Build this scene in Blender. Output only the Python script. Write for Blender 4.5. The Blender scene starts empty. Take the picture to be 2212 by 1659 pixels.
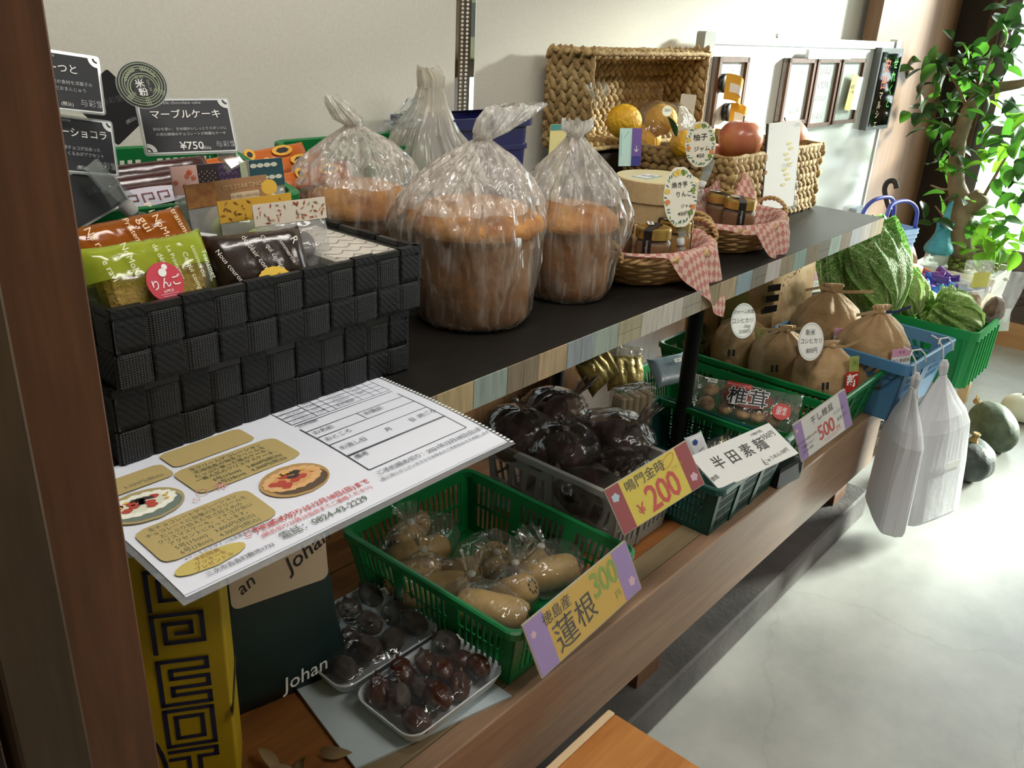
import bpy, math, random
from mathutils import Vector, Matrix, Euler, noise as mnoise
PI = math.pi
random.seed(7)
SC = bpy.context.scene
COL = SC.collection

# ------------------------------------------------------------------ camera
FPX, CX, CY = 1849.44, 1106.0, 829.5
CAM = Vector((0.0, 0.0, 1.42))
VX = Vector((2830 - CX, 130 - CY, FPX)).normalized()
VD = Vector((875 - CX, 5150 - CY, FPX)).normalized()
VZ = -VD
VY = VZ.cross(VX).normalized()
RM = Matrix((VX, VY, VZ))            # camera (right, down, forward) -> world
cam = bpy.data.cameras.new('camera')
cam.sensor_width = 36.0
cam.lens = 36.0 * FPX / 2212.0
cam.clip_start = 0.02
camo = bpy.data.objects.new('camera', cam)
COL.objects.link(camo)
r_, d_, f_ = RM @ Vector((1, 0, 0)), RM @ Vector((0, 1, 0)), RM @ Vector((0, 0, 1))
mw = Matrix((r_, -d_, -f_)).transposed().to_4x4()
mw.translation = CAM
camo.matrix_world = mw
SC.camera = camo

def ray(u, v):
    return RM @ Vector((u - CX, v - CY, FPX))
def PZ(u, v, z):
    d = ray(u, v); return CAM + d * ((z - CAM.z) / d.z)
def PY(u, v, y):
    d = ray(u, v); return CAM + d * ((y - CAM.y) / d.y)
def PXX(u, v, x):
    d = ray(u, v); return CAM + d * ((x - CAM.x) / d.x)

# ------------------------------------------------------------------ light
w = bpy.data.worlds.new('sky'); SC.world = w; w.use_nodes = True
bg = w.node_tree.nodes['Background']
bg.inputs[0].default_value = (0.93, 0.97, 1.0, 1); bg.inputs[1].default_value = 6.5
sun = bpy.data.lights.new('sun', 'SUN'); sun.energy = 27.0; sun.angle = math.radians(11)
sun.color = (1.0, 0.96, 0.88)
suno = bpy.data.objects.new('sun', sun); COL.objects.link(suno)
suno.rotation_euler = Vector((-0.84, 0.44, -0.31)).to_track_quat('-Z', 'Y').to_euler()
SC.view_settings.view_transform = 'Standard'
SC.view_settings.look = 'None'
SC.view_settings.gamma = 1.0
SC.view_settings.use_curve_mapping = False
SC.view_settings.exposure = 0.0
SC.cycles.transparent_max_bounces = 24
SC.cycles.max_bounces = 8
SC.cycles.sample_clamp_indirect = 6.0
SC.cycles.caustics_reflective = False
SC.cycles.caustics_refractive = False

# ------------------------------------------------------------------ helpers
def lin(h):
    if not isinstance(h, str): return tuple(h)
    h = h.lstrip('#'); o = []
    for i in (0, 2, 4):
        c = int(h[i:i + 2], 16) / 255
        o.append(c / 12.92 if c <= .04045 else ((c + .055) / 1.055) ** 2.4)
    return tuple(o)

MATS = {}
def M(name, col, rough=.5, metal=0., var=None, vscale=20., bump=0., bscale=60., stretch=(1, 1, 1),
      spec=.5, alpha=None, transl=0., coat=0., sheen=0., emit=None, trans=0., detail=4):
    """procedural principled material; var = second colour mixed by noise"""
    if name in MATS: return MATS[name]
    m = bpy.data.materials.new(name); m.use_nodes = True; MATS[name] = m
    nt = m.node_tree; N = nt.nodes; L = nt.links
    b = N['Principled BSDF']
    c = lin(col)
    b.inputs['Base Color'].default_value = (*c, 1)
    b.inputs['Roughness'].default_value = rough
    b.inputs['Metallic'].default_value = metal
    b.inputs['Specular IOR Level'].default_value = spec
    if coat: b.inputs['Coat Weight'].default_value = coat; b.inputs['Coat Roughness'].default_value = .12
    if sheen: b.inputs['Sheen Weight'].default_value = sheen
    if trans: b.inputs['Transmission Weight'].default_value = trans
    if emit:
        b.inputs['Emission Color'].default_value = (*lin(emit[0]), 1); b.inputs['Emission Strength'].default_value = emit[1]
    tc = mp = None
    if var is not None or bump:
        tc = N.new('ShaderNodeTexCoord'); mp = N.new('ShaderNodeMapping')
        mp.inputs['Scale'].default_value = stretch
        L.new(tc.outputs['Object'], mp.inputs['Vector'])
    if var is not None:
        n = N.new('ShaderNodeTexNoise'); n.inputs['Scale'].default_value = vscale; n.inputs['Detail'].default_value = detail
        L.new(mp.outputs[0], n.inputs['Vector'])
        r = N.new('ShaderNodeValToRGB')
        r.color_ramp.elements[0].position = .34; r.color_ramp.elements[1].position = .66
        r.color_ramp.elements[0].color = (*c, 1); r.color_ramp.elements[1].color = (*lin(var), 1)
        L.new(n.outputs['Fac'], r.inputs[0]); L.new(r.outputs[0], b.inputs['Base Color'])
    if bump:
        n2 = N.new('ShaderNodeTexNoise'); n2.inputs['Scale'].default_value = bscale; n2.inputs['Detail'].default_value = 3
        L.new(mp.outputs[0], n2.inputs['Vector'])
        bp = N.new('ShaderNodeBump'); bp.inputs['Strength'].default_value = bump; bp.inputs['Distance'].default_value = .01
        L.new(n2.outputs['Fac'], bp.inputs['Height']); L.new(bp.outputs[0], b.inputs['Normal'])
    out = N['Material Output']
    last = b.outputs[0]
    if transl:
        t = N.new('ShaderNodeBsdfTranslucent'); t.inputs[0].default_value = (*c, 1)
        if var is not None: L.new(r.outputs[0], t.inputs[0])
        mx = N.new('ShaderNodeMixShader'); mx.inputs[0].default_value = transl
        L.new(last, mx.inputs[1]); L.new(t.outputs[0], mx.inputs[2]); last = mx.outputs[0]
    if alpha is not None:
        t = N.new('ShaderNodeBsdfTransparent')
        mx = N.new('ShaderNodeMixShader'); mx.inputs[0].default_value = alpha
        L.new(t.outputs[0], mx.inputs[1]); L.new(last, mx.inputs[2]); last = mx.outputs[0]
    L.new(last, out.inputs[0])
    return m

def FILM(name, tint='ffffff', haze=.12, hcol='ffffff', rough=.12, bump=.5, bscale=30., stretch=(1, 1, 1), ior=1.45, split=None, bd=.008, streak=None):
    """thin plastic film: clear, slightly milky, with fresnel gloss and creases"""
    if name in MATS: return MATS[name]
    m = bpy.data.materials.new(name); m.use_nodes = True; MATS[name] = m
    nt = m.node_tree; N = nt.nodes; L = nt.links
    N.remove(N['Principled BSDF']); out = N['Material Output']
    tc = N.new('ShaderNodeTexCoord'); mp = N.new('ShaderNodeMapping'); mp.inputs['Scale'].default_value = stretch
    L.new(tc.outputs['Object'], mp.inputs['Vector'])
    n = N.new('ShaderNodeTexNoise'); n.inputs['Scale'].default_value = bscale; n.inputs['Detail'].default_value = 2
    L.new(mp.outputs[0], n.inputs['Vector'])
    bp = N.new('ShaderNodeBump'); bp.inputs['Strength'].default_value = bump; bp.inputs['Distance'].default_value = bd
    L.new(n.outputs['Fac'], bp.inputs['Height'])
    tr = N.new('ShaderNodeBsdfTransparent'); tr.inputs[0].default_value = (*lin(tint), 1)
    df = N.new('ShaderNodeBsdfDiffuse'); df.inputs[0].default_value = (*lin(hcol), 1)
    tl = N.new('ShaderNodeBsdfTranslucent'); tl.inputs[0].default_value = (*lin(hcol), 1)
    m1 = N.new('ShaderNodeMixShader'); m1.inputs[0].default_value = .35
    L.new(bp.outputs[0], df.inputs['Normal'])
    L.new(df.outputs[0], m1.inputs[1]); L.new(tl.outputs[0], m1.inputs[2])
    m2 = N.new('ShaderNodeMixShader'); m2.inputs[0].default_value = haze
    L.new(tr.outputs[0], m2.inputs[1]); L.new(m1.outputs[0], m2.inputs[2])
    if streak:                     # long streaks where the haze turns whiter
        ms_ = N.new('ShaderNodeMapping'); ms_.inputs['Scale'].default_value = (13, 13, 1.3); L.new(tc.outputs['Object'], ms_.inputs['Vector'])
        ns_ = N.new('ShaderNodeTexNoise'); ns_.inputs['Scale'].default_value = 6.; ns_.inputs['Detail'].default_value = 3; ns_.inputs['Distortion'].default_value = .8
        L.new(ms_.outputs[0], ns_.inputs['Vector']); mh = N.new('ShaderNodeMapRange'); mh.inputs['From Min'].default_value = .45; mh.inputs['From Max'].default_value = .72
        mh.inputs['To Min'].default_value = streak[0]; mh.inputs['To Max'].default_value = streak[1]; L.new(ns_.outputs['Fac'], mh.inputs['Value']); L.new(mh.outputs[0], m2.inputs[0])
    if split is not None:          # printed colour only above local y = split
        sp = N.new('ShaderNodeSeparateXYZ'); L.new(tc.outputs['Object'], sp.inputs[0])
        gt = N.new('ShaderNodeMath'); gt.operation = 'GREATER_THAN'; gt.inputs[1].default_value = split
        L.new(sp.outputs['Y'], gt.inputs[0])
        mh = N.new('ShaderNodeMapRange'); mh.inputs['To Min'].default_value = .05; mh.inputs['To Max'].default_value = haze
        L.new(gt.outputs[0], mh.inputs['Value']); L.new(mh.outputs[0], m2.inputs[0])
        mc_ = N.new('ShaderNodeMix'); mc_.data_type = 'RGBA'; mc_.inputs[6].default_value = (1, 1, 1, 1); mc_.inputs[7].default_value = (*lin(tint), 1)
        L.new(gt.outputs[0], mc_.inputs[0]); L.new(mc_.outputs[2], tr.inputs[0])
    gl = N.new('ShaderNodeBsdfGlossy'); gl.inputs['Roughness'].default_value = rough
    L.new(bp.outputs[0], gl.inputs['Normal'])
    fr = N.new('ShaderNodeFresnel')
    ge = N.new('ShaderNodeNewGeometry'); mr = N.new('ShaderNodeMapRange')      # a film is thin: same reflectance from either side
    mr.inputs['To Min'].default_value = ior; mr.inputs['To Max'].default_value = 1 / ior
    L.new(ge.outputs['Backfacing'], mr.inputs['Value']); L.new(mr.outputs[0], fr.inputs[0])
    L.new(bp.outputs[0], fr.inputs['Normal'])
    m3 = N.new('ShaderNodeMixShader'); L.new(fr.outputs[0], m3.inputs[0])
    L.new(m2.outputs[0], m3.inputs[1]); L.new(gl.outputs[0], m3.inputs[2])
    L.new(m3.outputs[0], out.inputs[0])
    return m

def WOOD(name, c1, c2, axis='X', scale=1.0, rough=.45, contrast=1.0, spec=.4):
    """long wood grain along one axis"""
    if name in MATS: return MATS[name]
    m = bpy.data.materials.new(name); m.use_nodes = True; MATS[name] = m
    nt = m.node_tree; N = nt.nodes; L = nt.links; b = N['Principled BSDF']
    tc = N.new('ShaderNodeTexCoord'); mp = N.new('ShaderNodeMapping')
    s = {'X': (1.2, 14, 14), 'Y': (14, 1.2, 14), 'Z': (14, 14, 1.2)}[axis]
    mp.inputs['Scale'].default_value = [k * scale for k in s]
    L.new(tc.outputs['Object'], mp.inputs['Vector'])
    n = N.new('ShaderNodeTexNoise'); n.inputs['Scale'].default_value = 1.6; n.inputs['Detail'].default_value = 5
    n.inputs['Distortion'].default_value = .6
    L.new(mp.outputs[0], n.inputs['Vector'])
    n2 = N.new('ShaderNodeTexNoise'); n2.inputs['Scale'].default_value = 9; n2.inputs['Detail'].default_value = 3
    L.new(mp.outputs[0], n2.inputs['Vector'])
    mx = N.new('ShaderNodeMix'); mx.data_type = 'FLOAT'; mx.inputs[0].default_value = .35
    L.new(n.outputs['Fac'], mx.inputs[2]); L.new(n2.outputs['Fac'], mx.inputs[3])
    r = N.new('ShaderNodeValToRGB')
    r.color_ramp.elements[0].position = .5 - .2 / contrast; r.color_ramp.elements[1].position = .5 + .2 / contrast
    r.color_ramp.elements[0].color = (*lin(c1), 1); r.color_ramp.elements[1].color = (*lin(c2), 1)
    L.new(mx.outputs[0], r.inputs[0]); L.new(r.outputs[0], b.inputs['Base Color'])
    bp = N.new('ShaderNodeBump'); bp.inputs['Strength'].default_value = .15; bp.inputs['Distance'].default_value = .004
    L.new(mx.outputs[0], bp.inputs['Height']); L.new(bp.outputs[0], b.inputs['Normal'])
    b.inputs['Roughness'].default_value = rough; b.inputs['Specular IOR Level'].default_value = spec
    return m

class MB:
    def __init__(s): s.v = []; s.f = []; s.uv = {}
    def add(s, vs, fs):
        o = len(s.v); s.v += [tuple(a) for a in vs]; s.f += [tuple(o + i for i in f) for f in fs]; return o
    def hexa(s, p):      # 8 points: bottom 4 ccw, top 4 ccw
        s.add(p, [(3, 2, 1, 0), (4, 5, 6, 7), (0, 1, 5, 4), (1, 2, 6, 5), (2, 3, 7, 6), (3, 0, 4, 7)]); return s
    def box(s, x0, x1, y0, y1, z0, z1):
        return s.hexa([(x0, y0, z0), (x1, y0, z0), (x1, y1, z0), (x0, y1, z0), (x0, y0, z1), (x1, y0, z1), (x1, y1, z1), (x0, y1, z1)])
    def rbox(s, x0, x1, y0, y1, z0, z1, r=.004):   # box with chamfered edges
        vs = []
        for zz, i in ((z0, r), (z0 + r, 0), (z1 - r, 0), (z1, r)):
            a, b, c, d = x0 + i, x1 - i, y0 + i, y1 - i
            k = r
            vs.append([(a + k, c, zz), (b - k, c, zz), (b, c + k, zz), (b, d - k, zz), (b - k, d, zz), (a + k, d, zz), (a, d - k, zz), (a, c + k, zz)])
        s.loft(vs, True, True); return s
    def loft(s, rings, cap0=True, cap1=True, closed=True):
        n = len(rings[0]); o = len(s.v)
        for r in rings: s.v += [tuple(p) for p in r]
        for i in range(len(rings) - 1):
            for j in range(n if closed else n - 1):
                a = o + i * n + j; b = o + i * n + (j + 1) % n
                s.f.append((a, b, b + n, a + n))
        if cap0: s.f.append(tuple(o + j for j in range(n - 1, -1, -1)))
        if cap1: s.f.append(tuple(o + (len(rings) - 1) * n + j for j in range(n)))
        return s
    def lathe(s, prof, n=24, c=(0, 0, 0), cap0=True, cap1=True, sx=1., sy=1.):
        return s.loft([[(c[0] + r * sx * math.cos(2 * PI * j / n), c[1] + r * sy * math.sin(2 * PI * j / n), c[2] + z) for j in range(n)] for r, z in prof], cap0, cap1)
    def tube(s, path, r, n=8, cap=True):
        P = [Vector(p) for p in path]; rings = []; up = None
        for i, p in enumerate(P):
            t = (P[min(i + 1, len(P) - 1)] - P[max(i - 1, 0)]).normalized()
            if up is None:
                up = Vector((0, 0, 1)) if abs(t.z) < .9 else Vector((1, 0, 0))
            a = t.cross(up)
            if a.length < 1e-6: a = t.orthogonal()
            a.normalize(); b = a.cross(t).normalized(); up = b
            rr = r[i] if isinstance(r, (list, tuple)) else r
            rings.append([p + (a * math.cos(2 * PI * k / n) + b * math.sin(2 * PI * k / n)) * rr for k in range(n)])
        return s.loft(rings, cap, cap)
    def grid(s, fn, nu, nv, uv=False):
        o = len(s.v)
        for j in range(nv + 1):
            for i in range(nu + 1):
                if uv: s.uv[len(s.v)] = (i / nu, j / nv)
                s.v.append(tuple(fn(i / nu, j / nv)))
        for j in range(nv):
            for i in range(nu):
                a = o + j * (nu + 1) + i
                s.f.append((a, a + 1, a + nu + 2, a + nu + 1))
        return s
    def ell(s, c, r, rot=None, nu=10, nv=6, fn=None):
        c = Vector(c); o = len(s.v); R = rot or Matrix.Identity(3)
        for j in range(nv + 1):
            ph = -PI / 2 + PI * j / nv
            for i in range(nu):
                th = 2 * PI * i / nu
                d = Vector((math.cos(ph) * math.cos(th), math.cos(ph) * math.sin(th), math.sin(ph)))
                k = fn(d) if fn else 1.
                s.v.append(tuple(c + R @ Vector((d.x * r[0] * k, d.y * r[1] * k, d.z * r[2] * k))))
        for j in range(nv):
            for i in range(nu):
                a = o + j * nu + i; b = o + j * nu + (i + 1) % nu
                s.f.append((a, b, b + nu, a + nu))
        return s
    def prism(s, poly, z0, z1):
        n = len(poly)
        return s.loft([[(x, y, z0) for x, y in poly], [(x, y, z1) for x, y in poly]], True, True)
    def xf(s, M_):
        s.v = [tuple(M_ @ Vector(p)) for p in s.v]; return s
    def build(s, name, mat, parent=None, smooth=False, loc=None, rz=0., weld=False):
        me = bpy.data.meshes.new(name); me.from_pydata(s.v, [], s.f)
        if s.uv:
            ul = me.uv_layers.new(name='UVMap')
            for lp in me.loops: ul.data[lp.index].uv = s.uv.get(lp.vertex_index, (0, 0))
        if weld:
            import bmesh
            bm = bmesh.new(); bm.from_mesh(me); bmesh.ops.remove_doubles(bm, verts=bm.verts, dist=1e-5)
            bmesh.ops.recalc_face_normals(bm, faces=bm.faces); bm.to_mesh(me); bm.free()
        if smooth:
            me.polygons.foreach_set('use_smooth', [True] * len(me.polygons))
        me.materials.append(mat)
        o = bpy.data.objects.new(name, me); COL.objects.link(o)
        if parent: o.parent = parent
        if loc is not None: o.location = loc
        if rz: o.rotation_euler = (0, 0, rz)
        return o

def tag(o, label=None, cat=None, group=None, kind=None):
    if label: o['label'] = label
    if cat: o['category'] = cat
    if group: o['group'] = group
    if kind: o['kind'] = kind
    return o
def T(name, label, cat, loc=(0, 0, 0), rz=0., group=None, rot=None):
    o = bpy.data.objects.new(name, None); COL.objects.link(o); o.empty_display_size = .05
    o.location = loc; o.rotation_euler = rot if rot is not None else (0, 0, rz)
    return tag(o, label, cat, group)
def part(src, parent, loc=None, rot=None, scale=None):
    c = src.copy(); COL.objects.link(c); c.parent = parent
    if loc is not None: c.location = loc
    if rot is not None: c.rotation_euler = rot
    if scale is not None: c.scale = scale
    return c
def copy_tree(o, parent=None):
    c = o.copy(); COL.objects.link(c); c.parent = parent
    for ch in list(o.children): copy_tree(ch, c)
    return c
def curve(pts, k=6):
    P = [Vector(p) for p in pts]; P = [P[0] * 2 - P[1]] + P + [P[-1] * 2 - P[-2]]; out = []
    for i in range(1, len(P) - 2):
        a, b, c, d = P[i - 1:i + 3]
        for q in range(k):
            t = q / k; out.append(.5 * ((2 * b) + (c - a) * t + (2 * a - 5 * b + 4 * c - d) * t * t + (3 * b - a - 3 * c + d) * t ** 3))
    return out + [P[-2]]
def nz(p, s=1., seed=0.):
    return mnoise.noise(Vector((p[0] * s + seed * 7.3, p[1] * s - seed * 3.1, p[2] * s + seed * 1.7)))

# ---- flat cards: local x right, y up, z towards the reader
def frame(yaw, pit, rol):
    ex = Vector((math.cos(yaw), math.sin(yaw), 0)); n0 = Vector((math.sin(yaw), -math.cos(yaw), 0))
    ey = Vector((0, 0, 1)) * math.cos(pit) - n0 * math.sin(pit)
    e1 = ex * math.cos(rol) + ey * math.sin(rol); e2 = -ex * math.sin(rol) + ey * math.cos(rol)
    return Matrix((e1, e2, e1.cross(e2))).transposed()
def C3(name, label, cat, c, yaw=0., pit=0., rol=0., group=None):
    o = bpy.data.objects.new(name, None); COL.objects.link(o); o.empty_display_size = .05
    m = frame(yaw, pit, rol).to_4x4(); m.translation = Vector(c); o.matrix_world = m
    return tag(o, label, cat, group)
def sheet(parent, name, w, h, mat, t=.002, x=0., y=0., z=0., r=0., rot=0.):
    """thin plate in the card plane, top face at z"""
    mb = MB()
    if r > 0:
        pts = []
        for cx_, cy_, a0 in ((w / 2 - r, h / 2 - r, 0), (-w / 2 + r, h / 2 - r, 90), (-w / 2 + r, -h / 2 + r, 180), (w / 2 - r, -h / 2 + r, 270)):
            for k in range(5):
                a = math.radians(a0 + k * 22.5); pts.append((cx_ + r * math.cos(a), cy_ + r * math.sin(a)))
        mb.prism(pts, -t, 0)
    else:
        mb.box(-w / 2, w / 2, -h / 2, h / 2, -t, 0)
    o = mb.build(name, mat, parent)
    o.location = (x, y, z); o.rotation_euler = (0, 0, rot)
    return o
def disc(parent, name, rx, ry, mat, t=.001, x=0., y=0., z=0., n=32, fn=None):
    pts = []
    for k in range(n):
        a = 2 * PI * k / n; q = fn(a) if fn else 1.
        pts.append((rx * q * math.cos(a), ry * q * math.sin(a)))
    o = MB().prism(pts, -t, 0).build(name, mat, parent); o.location = (x, y, z); return o
TXT = {}
def text(parent, s, x, y, size, mat, z=.0006, rot=0., align='CENTER', bold=0., sx=1., shear=0., space=1., line=1., name='lettering'):
    key = (s, bold, align, shear, space, line)
    if key not in TXT:
        cu = bpy.data.curves.new('lettering', 'FONT'); cu.body = s; cu.size = 1.; cu.align_x = align; cu.align_y = 'CENTER'
        cu.offset = bold; cu.shear = shear; cu.space_character = space; cu.space_line = line
        cu.resolution_u = 2; cu.fill_mode = 'FRONT'
        ob = bpy.data.objects.new('tmp', cu); COL.objects.link(ob)
        dg = bpy.context.evaluated_depsgraph_get()
        me = bpy.data.meshes.new_from_object(ob.evaluated_get(dg)); bpy.data.objects.remove(ob)
        me.materials.clear(); me.materials.append(None); TXT[key] = me
    me = TXT[key]
    o = bpy.data.objects.new(name, me); COL.objects.link(o); o.parent = parent
    o.location = (x, y, z); o.rotation_euler = (0, 0, rot); o.scale = (size * sx, size, size)
    o.material_slots[0].link = 'OBJECT'; o.material_slots[0].material = mat
    return o
def strokes(parent, name, lines, wd, mat, z=.0005, t=.0004):
    """polylines drawn as thin flat bands in the card plane"""
    mb = MB()
    for ln in lines:
        for (a, b) in zip(ln[:-1], ln[1:]):
            a = Vector((*a, 0)); b = Vector((*b, 0)); d = b - a
            if d.length < 1e-6: continue
            d.normalize(); n = Vector((-d.y, d.x, 0)) * wd / 2; a = a - d * wd / 2; b = b + d * wd / 2
            mb.add([a + n * -1, b - n, b + n, a + n], [(0, 1, 2, 3)])
    o = mb.build(name, mat, parent); o.location = (0, 0, z); return o
# ================================================================== setting
def floor_mat():
    m = bpy.data.materials.new('concrete'); m.use_nodes = True
    nt = m.node_tree; N = nt.nodes; L = nt.links; b = N['Principled BSDF']
    tc = N.new('ShaderNodeTexCoord')
    n = N.new('ShaderNodeTexNoise'); n.inputs['Scale'].default_value = 2.6; n.inputs['Detail'].default_value = 7; n.inputs['Roughness'].default_value = .62
    L.new(tc.outputs['Object'], n.inputs['Vector'])
    r = N.new('ShaderNodeValToRGB'); r.color_ramp.elements[0].position = .33; r.color_ramp.elements[1].position = .68
    r.color_ramp.elements[0].color = (*lin('a0a29e'), 1); r.color_ramp.elements[1].color = (*lin('c4c5c0'), 1)
    L.new(n.outputs['Fac'], r.inputs[0])
    v = N.new('ShaderNodeTexVoronoi'); v.feature = 'DISTANCE_TO_EDGE'; v.inputs['Scale'].default_value = 1.35
    nd = N.new('ShaderNodeTexNoise'); nd.inputs['Scale'].default_value = 5.; nd.inputs['Detail'].default_value = 6
    L.new(tc.outputs['Object'], nd.inputs['Vector'])
    vm = N.new('ShaderNodeMix'); vm.data_type = 'VECTOR'; vm.inputs[0].default_value = .16
    L.new(tc.outputs['Object'], vm.inputs[4]); L.new(nd.outputs['Color'], vm.inputs[5]); L.new(vm.outputs[1], v.inputs['Vector'])
    cr = N.new('ShaderNodeValToRGB'); cr.color_ramp.elements[0].position = .0; cr.color_ramp.elements[1].position = .006
    cr.color_ramp.elements[0].color = (.88, .88, .87, 1); cr.color_ramp.elements[1].color = (1, 1, 1, 1)
    L.new(v.outputs['Distance'], cr.inputs[0])
    mu = N.new('ShaderNodeMix'); mu.data_type = 'RGBA'; mu.blend_type = 'MULTIPLY'; mu.inputs[0].default_value = .8
    L.new(r.outputs[0], mu.inputs[6]); L.new(cr.outputs[0], mu.inputs[7]); L.new(mu.outputs[2], b.inputs['Base Color'])
    b.inputs['Roughness'].default_value = .38
    return m
def struct(o): o['kind'] = 'structure'; return o
MFLOOR = floor_mat()
MWALL = M('plaster', 'cfcabd', .8, var='c6c0b2', vscale=6, bump=.05)
MCEIL = M('ceiling_board', 'd8d2c4', .85, var='cdc6b6', vscale=4)
WPOST = WOOD('post_wood', '472913', '74492a', 'Z', 1.2, .5)
WPOST2 = WOOD('old_post_wood', '3a2b1a', '56412a', 'Z', 1.0, .55)
WPANEL = WOOD('panel_wood', '5f402a', '8d6a4a', 'Z', .7, .38, .8)
WDARK = WOOD('dark_frame_wood', '17110d', '2a2019', 'Z', 1.0, .4)
WBROWN = WOOD('brown_frame_wood', '3c2a1c', '58412d', 'Z', 1.0, .45)
WBEAM = WOOD('beam_wood', '84644e', 'a98a70', 'X', .9, .45, .9)
WTOP = WOOD('bench_top_wood', '75644a', '8e7c5e', 'X', 1.0, .5)
WRED = WOOD('bench_board_wood', '6b3f20', '95602f', 'X', 1.0, .45)
WSTOOL = WOOD('stool_wood', 'a8672f', 'cf9150', 'X', .8, .4)
WPALE = WOOD('pale_wood', 'd3b48a', 'e3cba6', 'X', 1.0, .5)
WLEG = WOOD('bench_leg_wood', '5b3d29', '7d5a41', 'Z', 1.0, .5)

struct(MB().box(-1.6, 6.4, -2.8, 3.2, -.06, 0).build('floor', MFLOOR))
struct(MB().box(-1.6, 5.0, -2.8, 1.6, 2.7, 2.76).build('ceiling', MCEIL))
struct(MB().box(-1.66, -1.6, -2.8, 1.6, 0, 2.7).build('wall_left', MWALL))
struct(MB().box(-1.6, 4.9, -2.86, -2.8, 0, 2.7).build('wall_front', MWALL))
# back wall below and above the window, and its ends
wb = struct(MB().box(-1.6, 4.9, 1.47, 1.56, 0, .8).build('wall_back', WPANEL))
MB().box(-1.6, 4.9, 1.47, 1.56, 2.35, 2.7).build('wall_head', MWALL, wb)
MB().box(3.9, 4.9, 1.47, 1.56, .8, 2.35).build('wall_end', WPANEL, wb)
MB().box(-1.6, -.9, 1.47, 1.56, .8, 2.35).build('wall_end', WPANEL, wb)
# window behind the blinds, seen only through the gap between them
MGLASS = FILM('window_glass', 'f4faf8', .03, 'ffffff', .02, 0.0, 5)
w1 = struct(MB().box(-.9, 3.9, 1.49, 1.54, .8, .86).build('window_1', WBROWN))
MB().box(-.9, 3.9, 1.49, 1.54, 2.29, 2.35).build('window_head', WBROWN, w1)
MB().box(-.9, 3.9, 1.485, 1.535, 1.285, 1.325).build('window_rail', WBROWN, w1)
for x in (-.9, .3, 1.512, 2.7, 3.86):
    MB().box(x, x + .04, 1.48, 1.535, .86, 2.29).build('window_stile', WBROWN, w1)
for i, (a, b) in enumerate(((-.86, .3), (.34, 1.512), (1.552, 2.7), (2.74, 3.86))):
    for z0, z1 in ((.86, 1.285), (1.325, 2.29)):
        MB().box(a, b, 1.508, 1.512, z0, z1).build('window_pane', MGLASS, w1)
nb = MB().box(.6, 3.4, 1.95, 2.03, 1.275, 2.8).build('neighbour_wall', M('neighbour_plaster', 'b3aa8c', .9, var='a89f82', vscale=3))
struct(nb)
MB().box(2.045, 2.25, 1.94, 1.95, 1.36, 1.455).build('neighbour_window', M('neighbour_dark', '1c1a18', .3), nb)

# right wall: corner panel, dark posts, big window with low carved dado
struct(MB().box(3.775, 4.93, 1.34, 1.40, 0, 2.7).build('trim_4', WPANEL))
wr = struct(MB().box(4.82, 4.93, 1.20, 1.34, 0, 2.7).build('wall_right', WDARK))
MB().box(4.80, 4.93, 1.145, 1.20, 0, 2.7).build('jamb', WBROWN, wr)
MB().box(4.84, 4.93, -2.8, 1.145, 2.32, 2.7).build('lintel', WDARK, wr)
MB().box(4.84, 4.93, -2.8, -1.05, 0, 2.32).build('sun_stop_pier', MWALL, wr)  # unseen pier added to stop sun reaching the near floor
w2 = struct(MB().box(4.76, 4.92, -1.05, 1.145, .40, .49).build('window_2', WOOD('sill_wood', '4a382a', '6b533e', 'Y', 1., .4)))
MB().box(4.80, 4.90, -1.05, 1.145, .13, .40).build('dado_panel', WOOD('carved_wood', '3a302a', '544840', 'Y', 1., .45), w2)
MB().box(4.79, 4.92, -1.05, 1.145, 0, .13).build('base_board', WOOD('base_wood', 'a67a52', 'c0966c', 'Y', 1., .5), w2)
MALU = M('grey_aluminium', '6d6f70', .4, .6)
for y in (1.115, .36, -.40, -1.02):
    MB().box(4.85, 4.89, y - .03, y + .03, .49, 2.32).build('window_stile', MALU, w2)
for y0, y1 in ((.39, 1.085), (-.37, .33), (-.99, -.43)):
    MB().box(4.85, 4.89, y0, y1, 1.0, 1.05).build('window_rail', MALU, w2)
    for z0, z1 in ((.49, 1.0), (1.05, 2.32)):
        MB().box(4.868, 4.872, y0, y1, z0, z1).build('window_pane', MGLASS, w2)
for k, yc in enumerate((.62, .78, .94)):
    for sg in (1, -1):
        pts = []
        for q in range(26):
            a = q * .48; rr = .052 * (1 - q / 30)
            pts.append((4.798, yc + sg * (.038 + rr * math.cos(a) * .9), .265 + rr * math.sin(a) * 1.25))
        MB().tube(pts, .006, 6).build('carved_scroll', MATS['carved_wood'], w2, True)

# left foreground post: broad dark board and narrower red-brown board behind it
p1 = struct(MB().rbox(.118, .1605, .50, .54, .0, 2.6, .002).build('trim_1', WPOST2))
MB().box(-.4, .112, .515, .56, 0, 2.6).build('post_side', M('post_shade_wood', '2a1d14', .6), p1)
p2 = struct(MB().rbox(.14, .2268, .552, .62, .0, 2.6, .0015).build('trim_2', WPOST))

# concrete kerb below the bench
struct(MB().rbox(-1.0, 2.58, .655, 1.44, 0, .095, .006).build('trim_3', M('kerb_concrete', '4e4b4a', .8, var='6a6563', vscale=7, bump=.2, bscale=80)))

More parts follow.
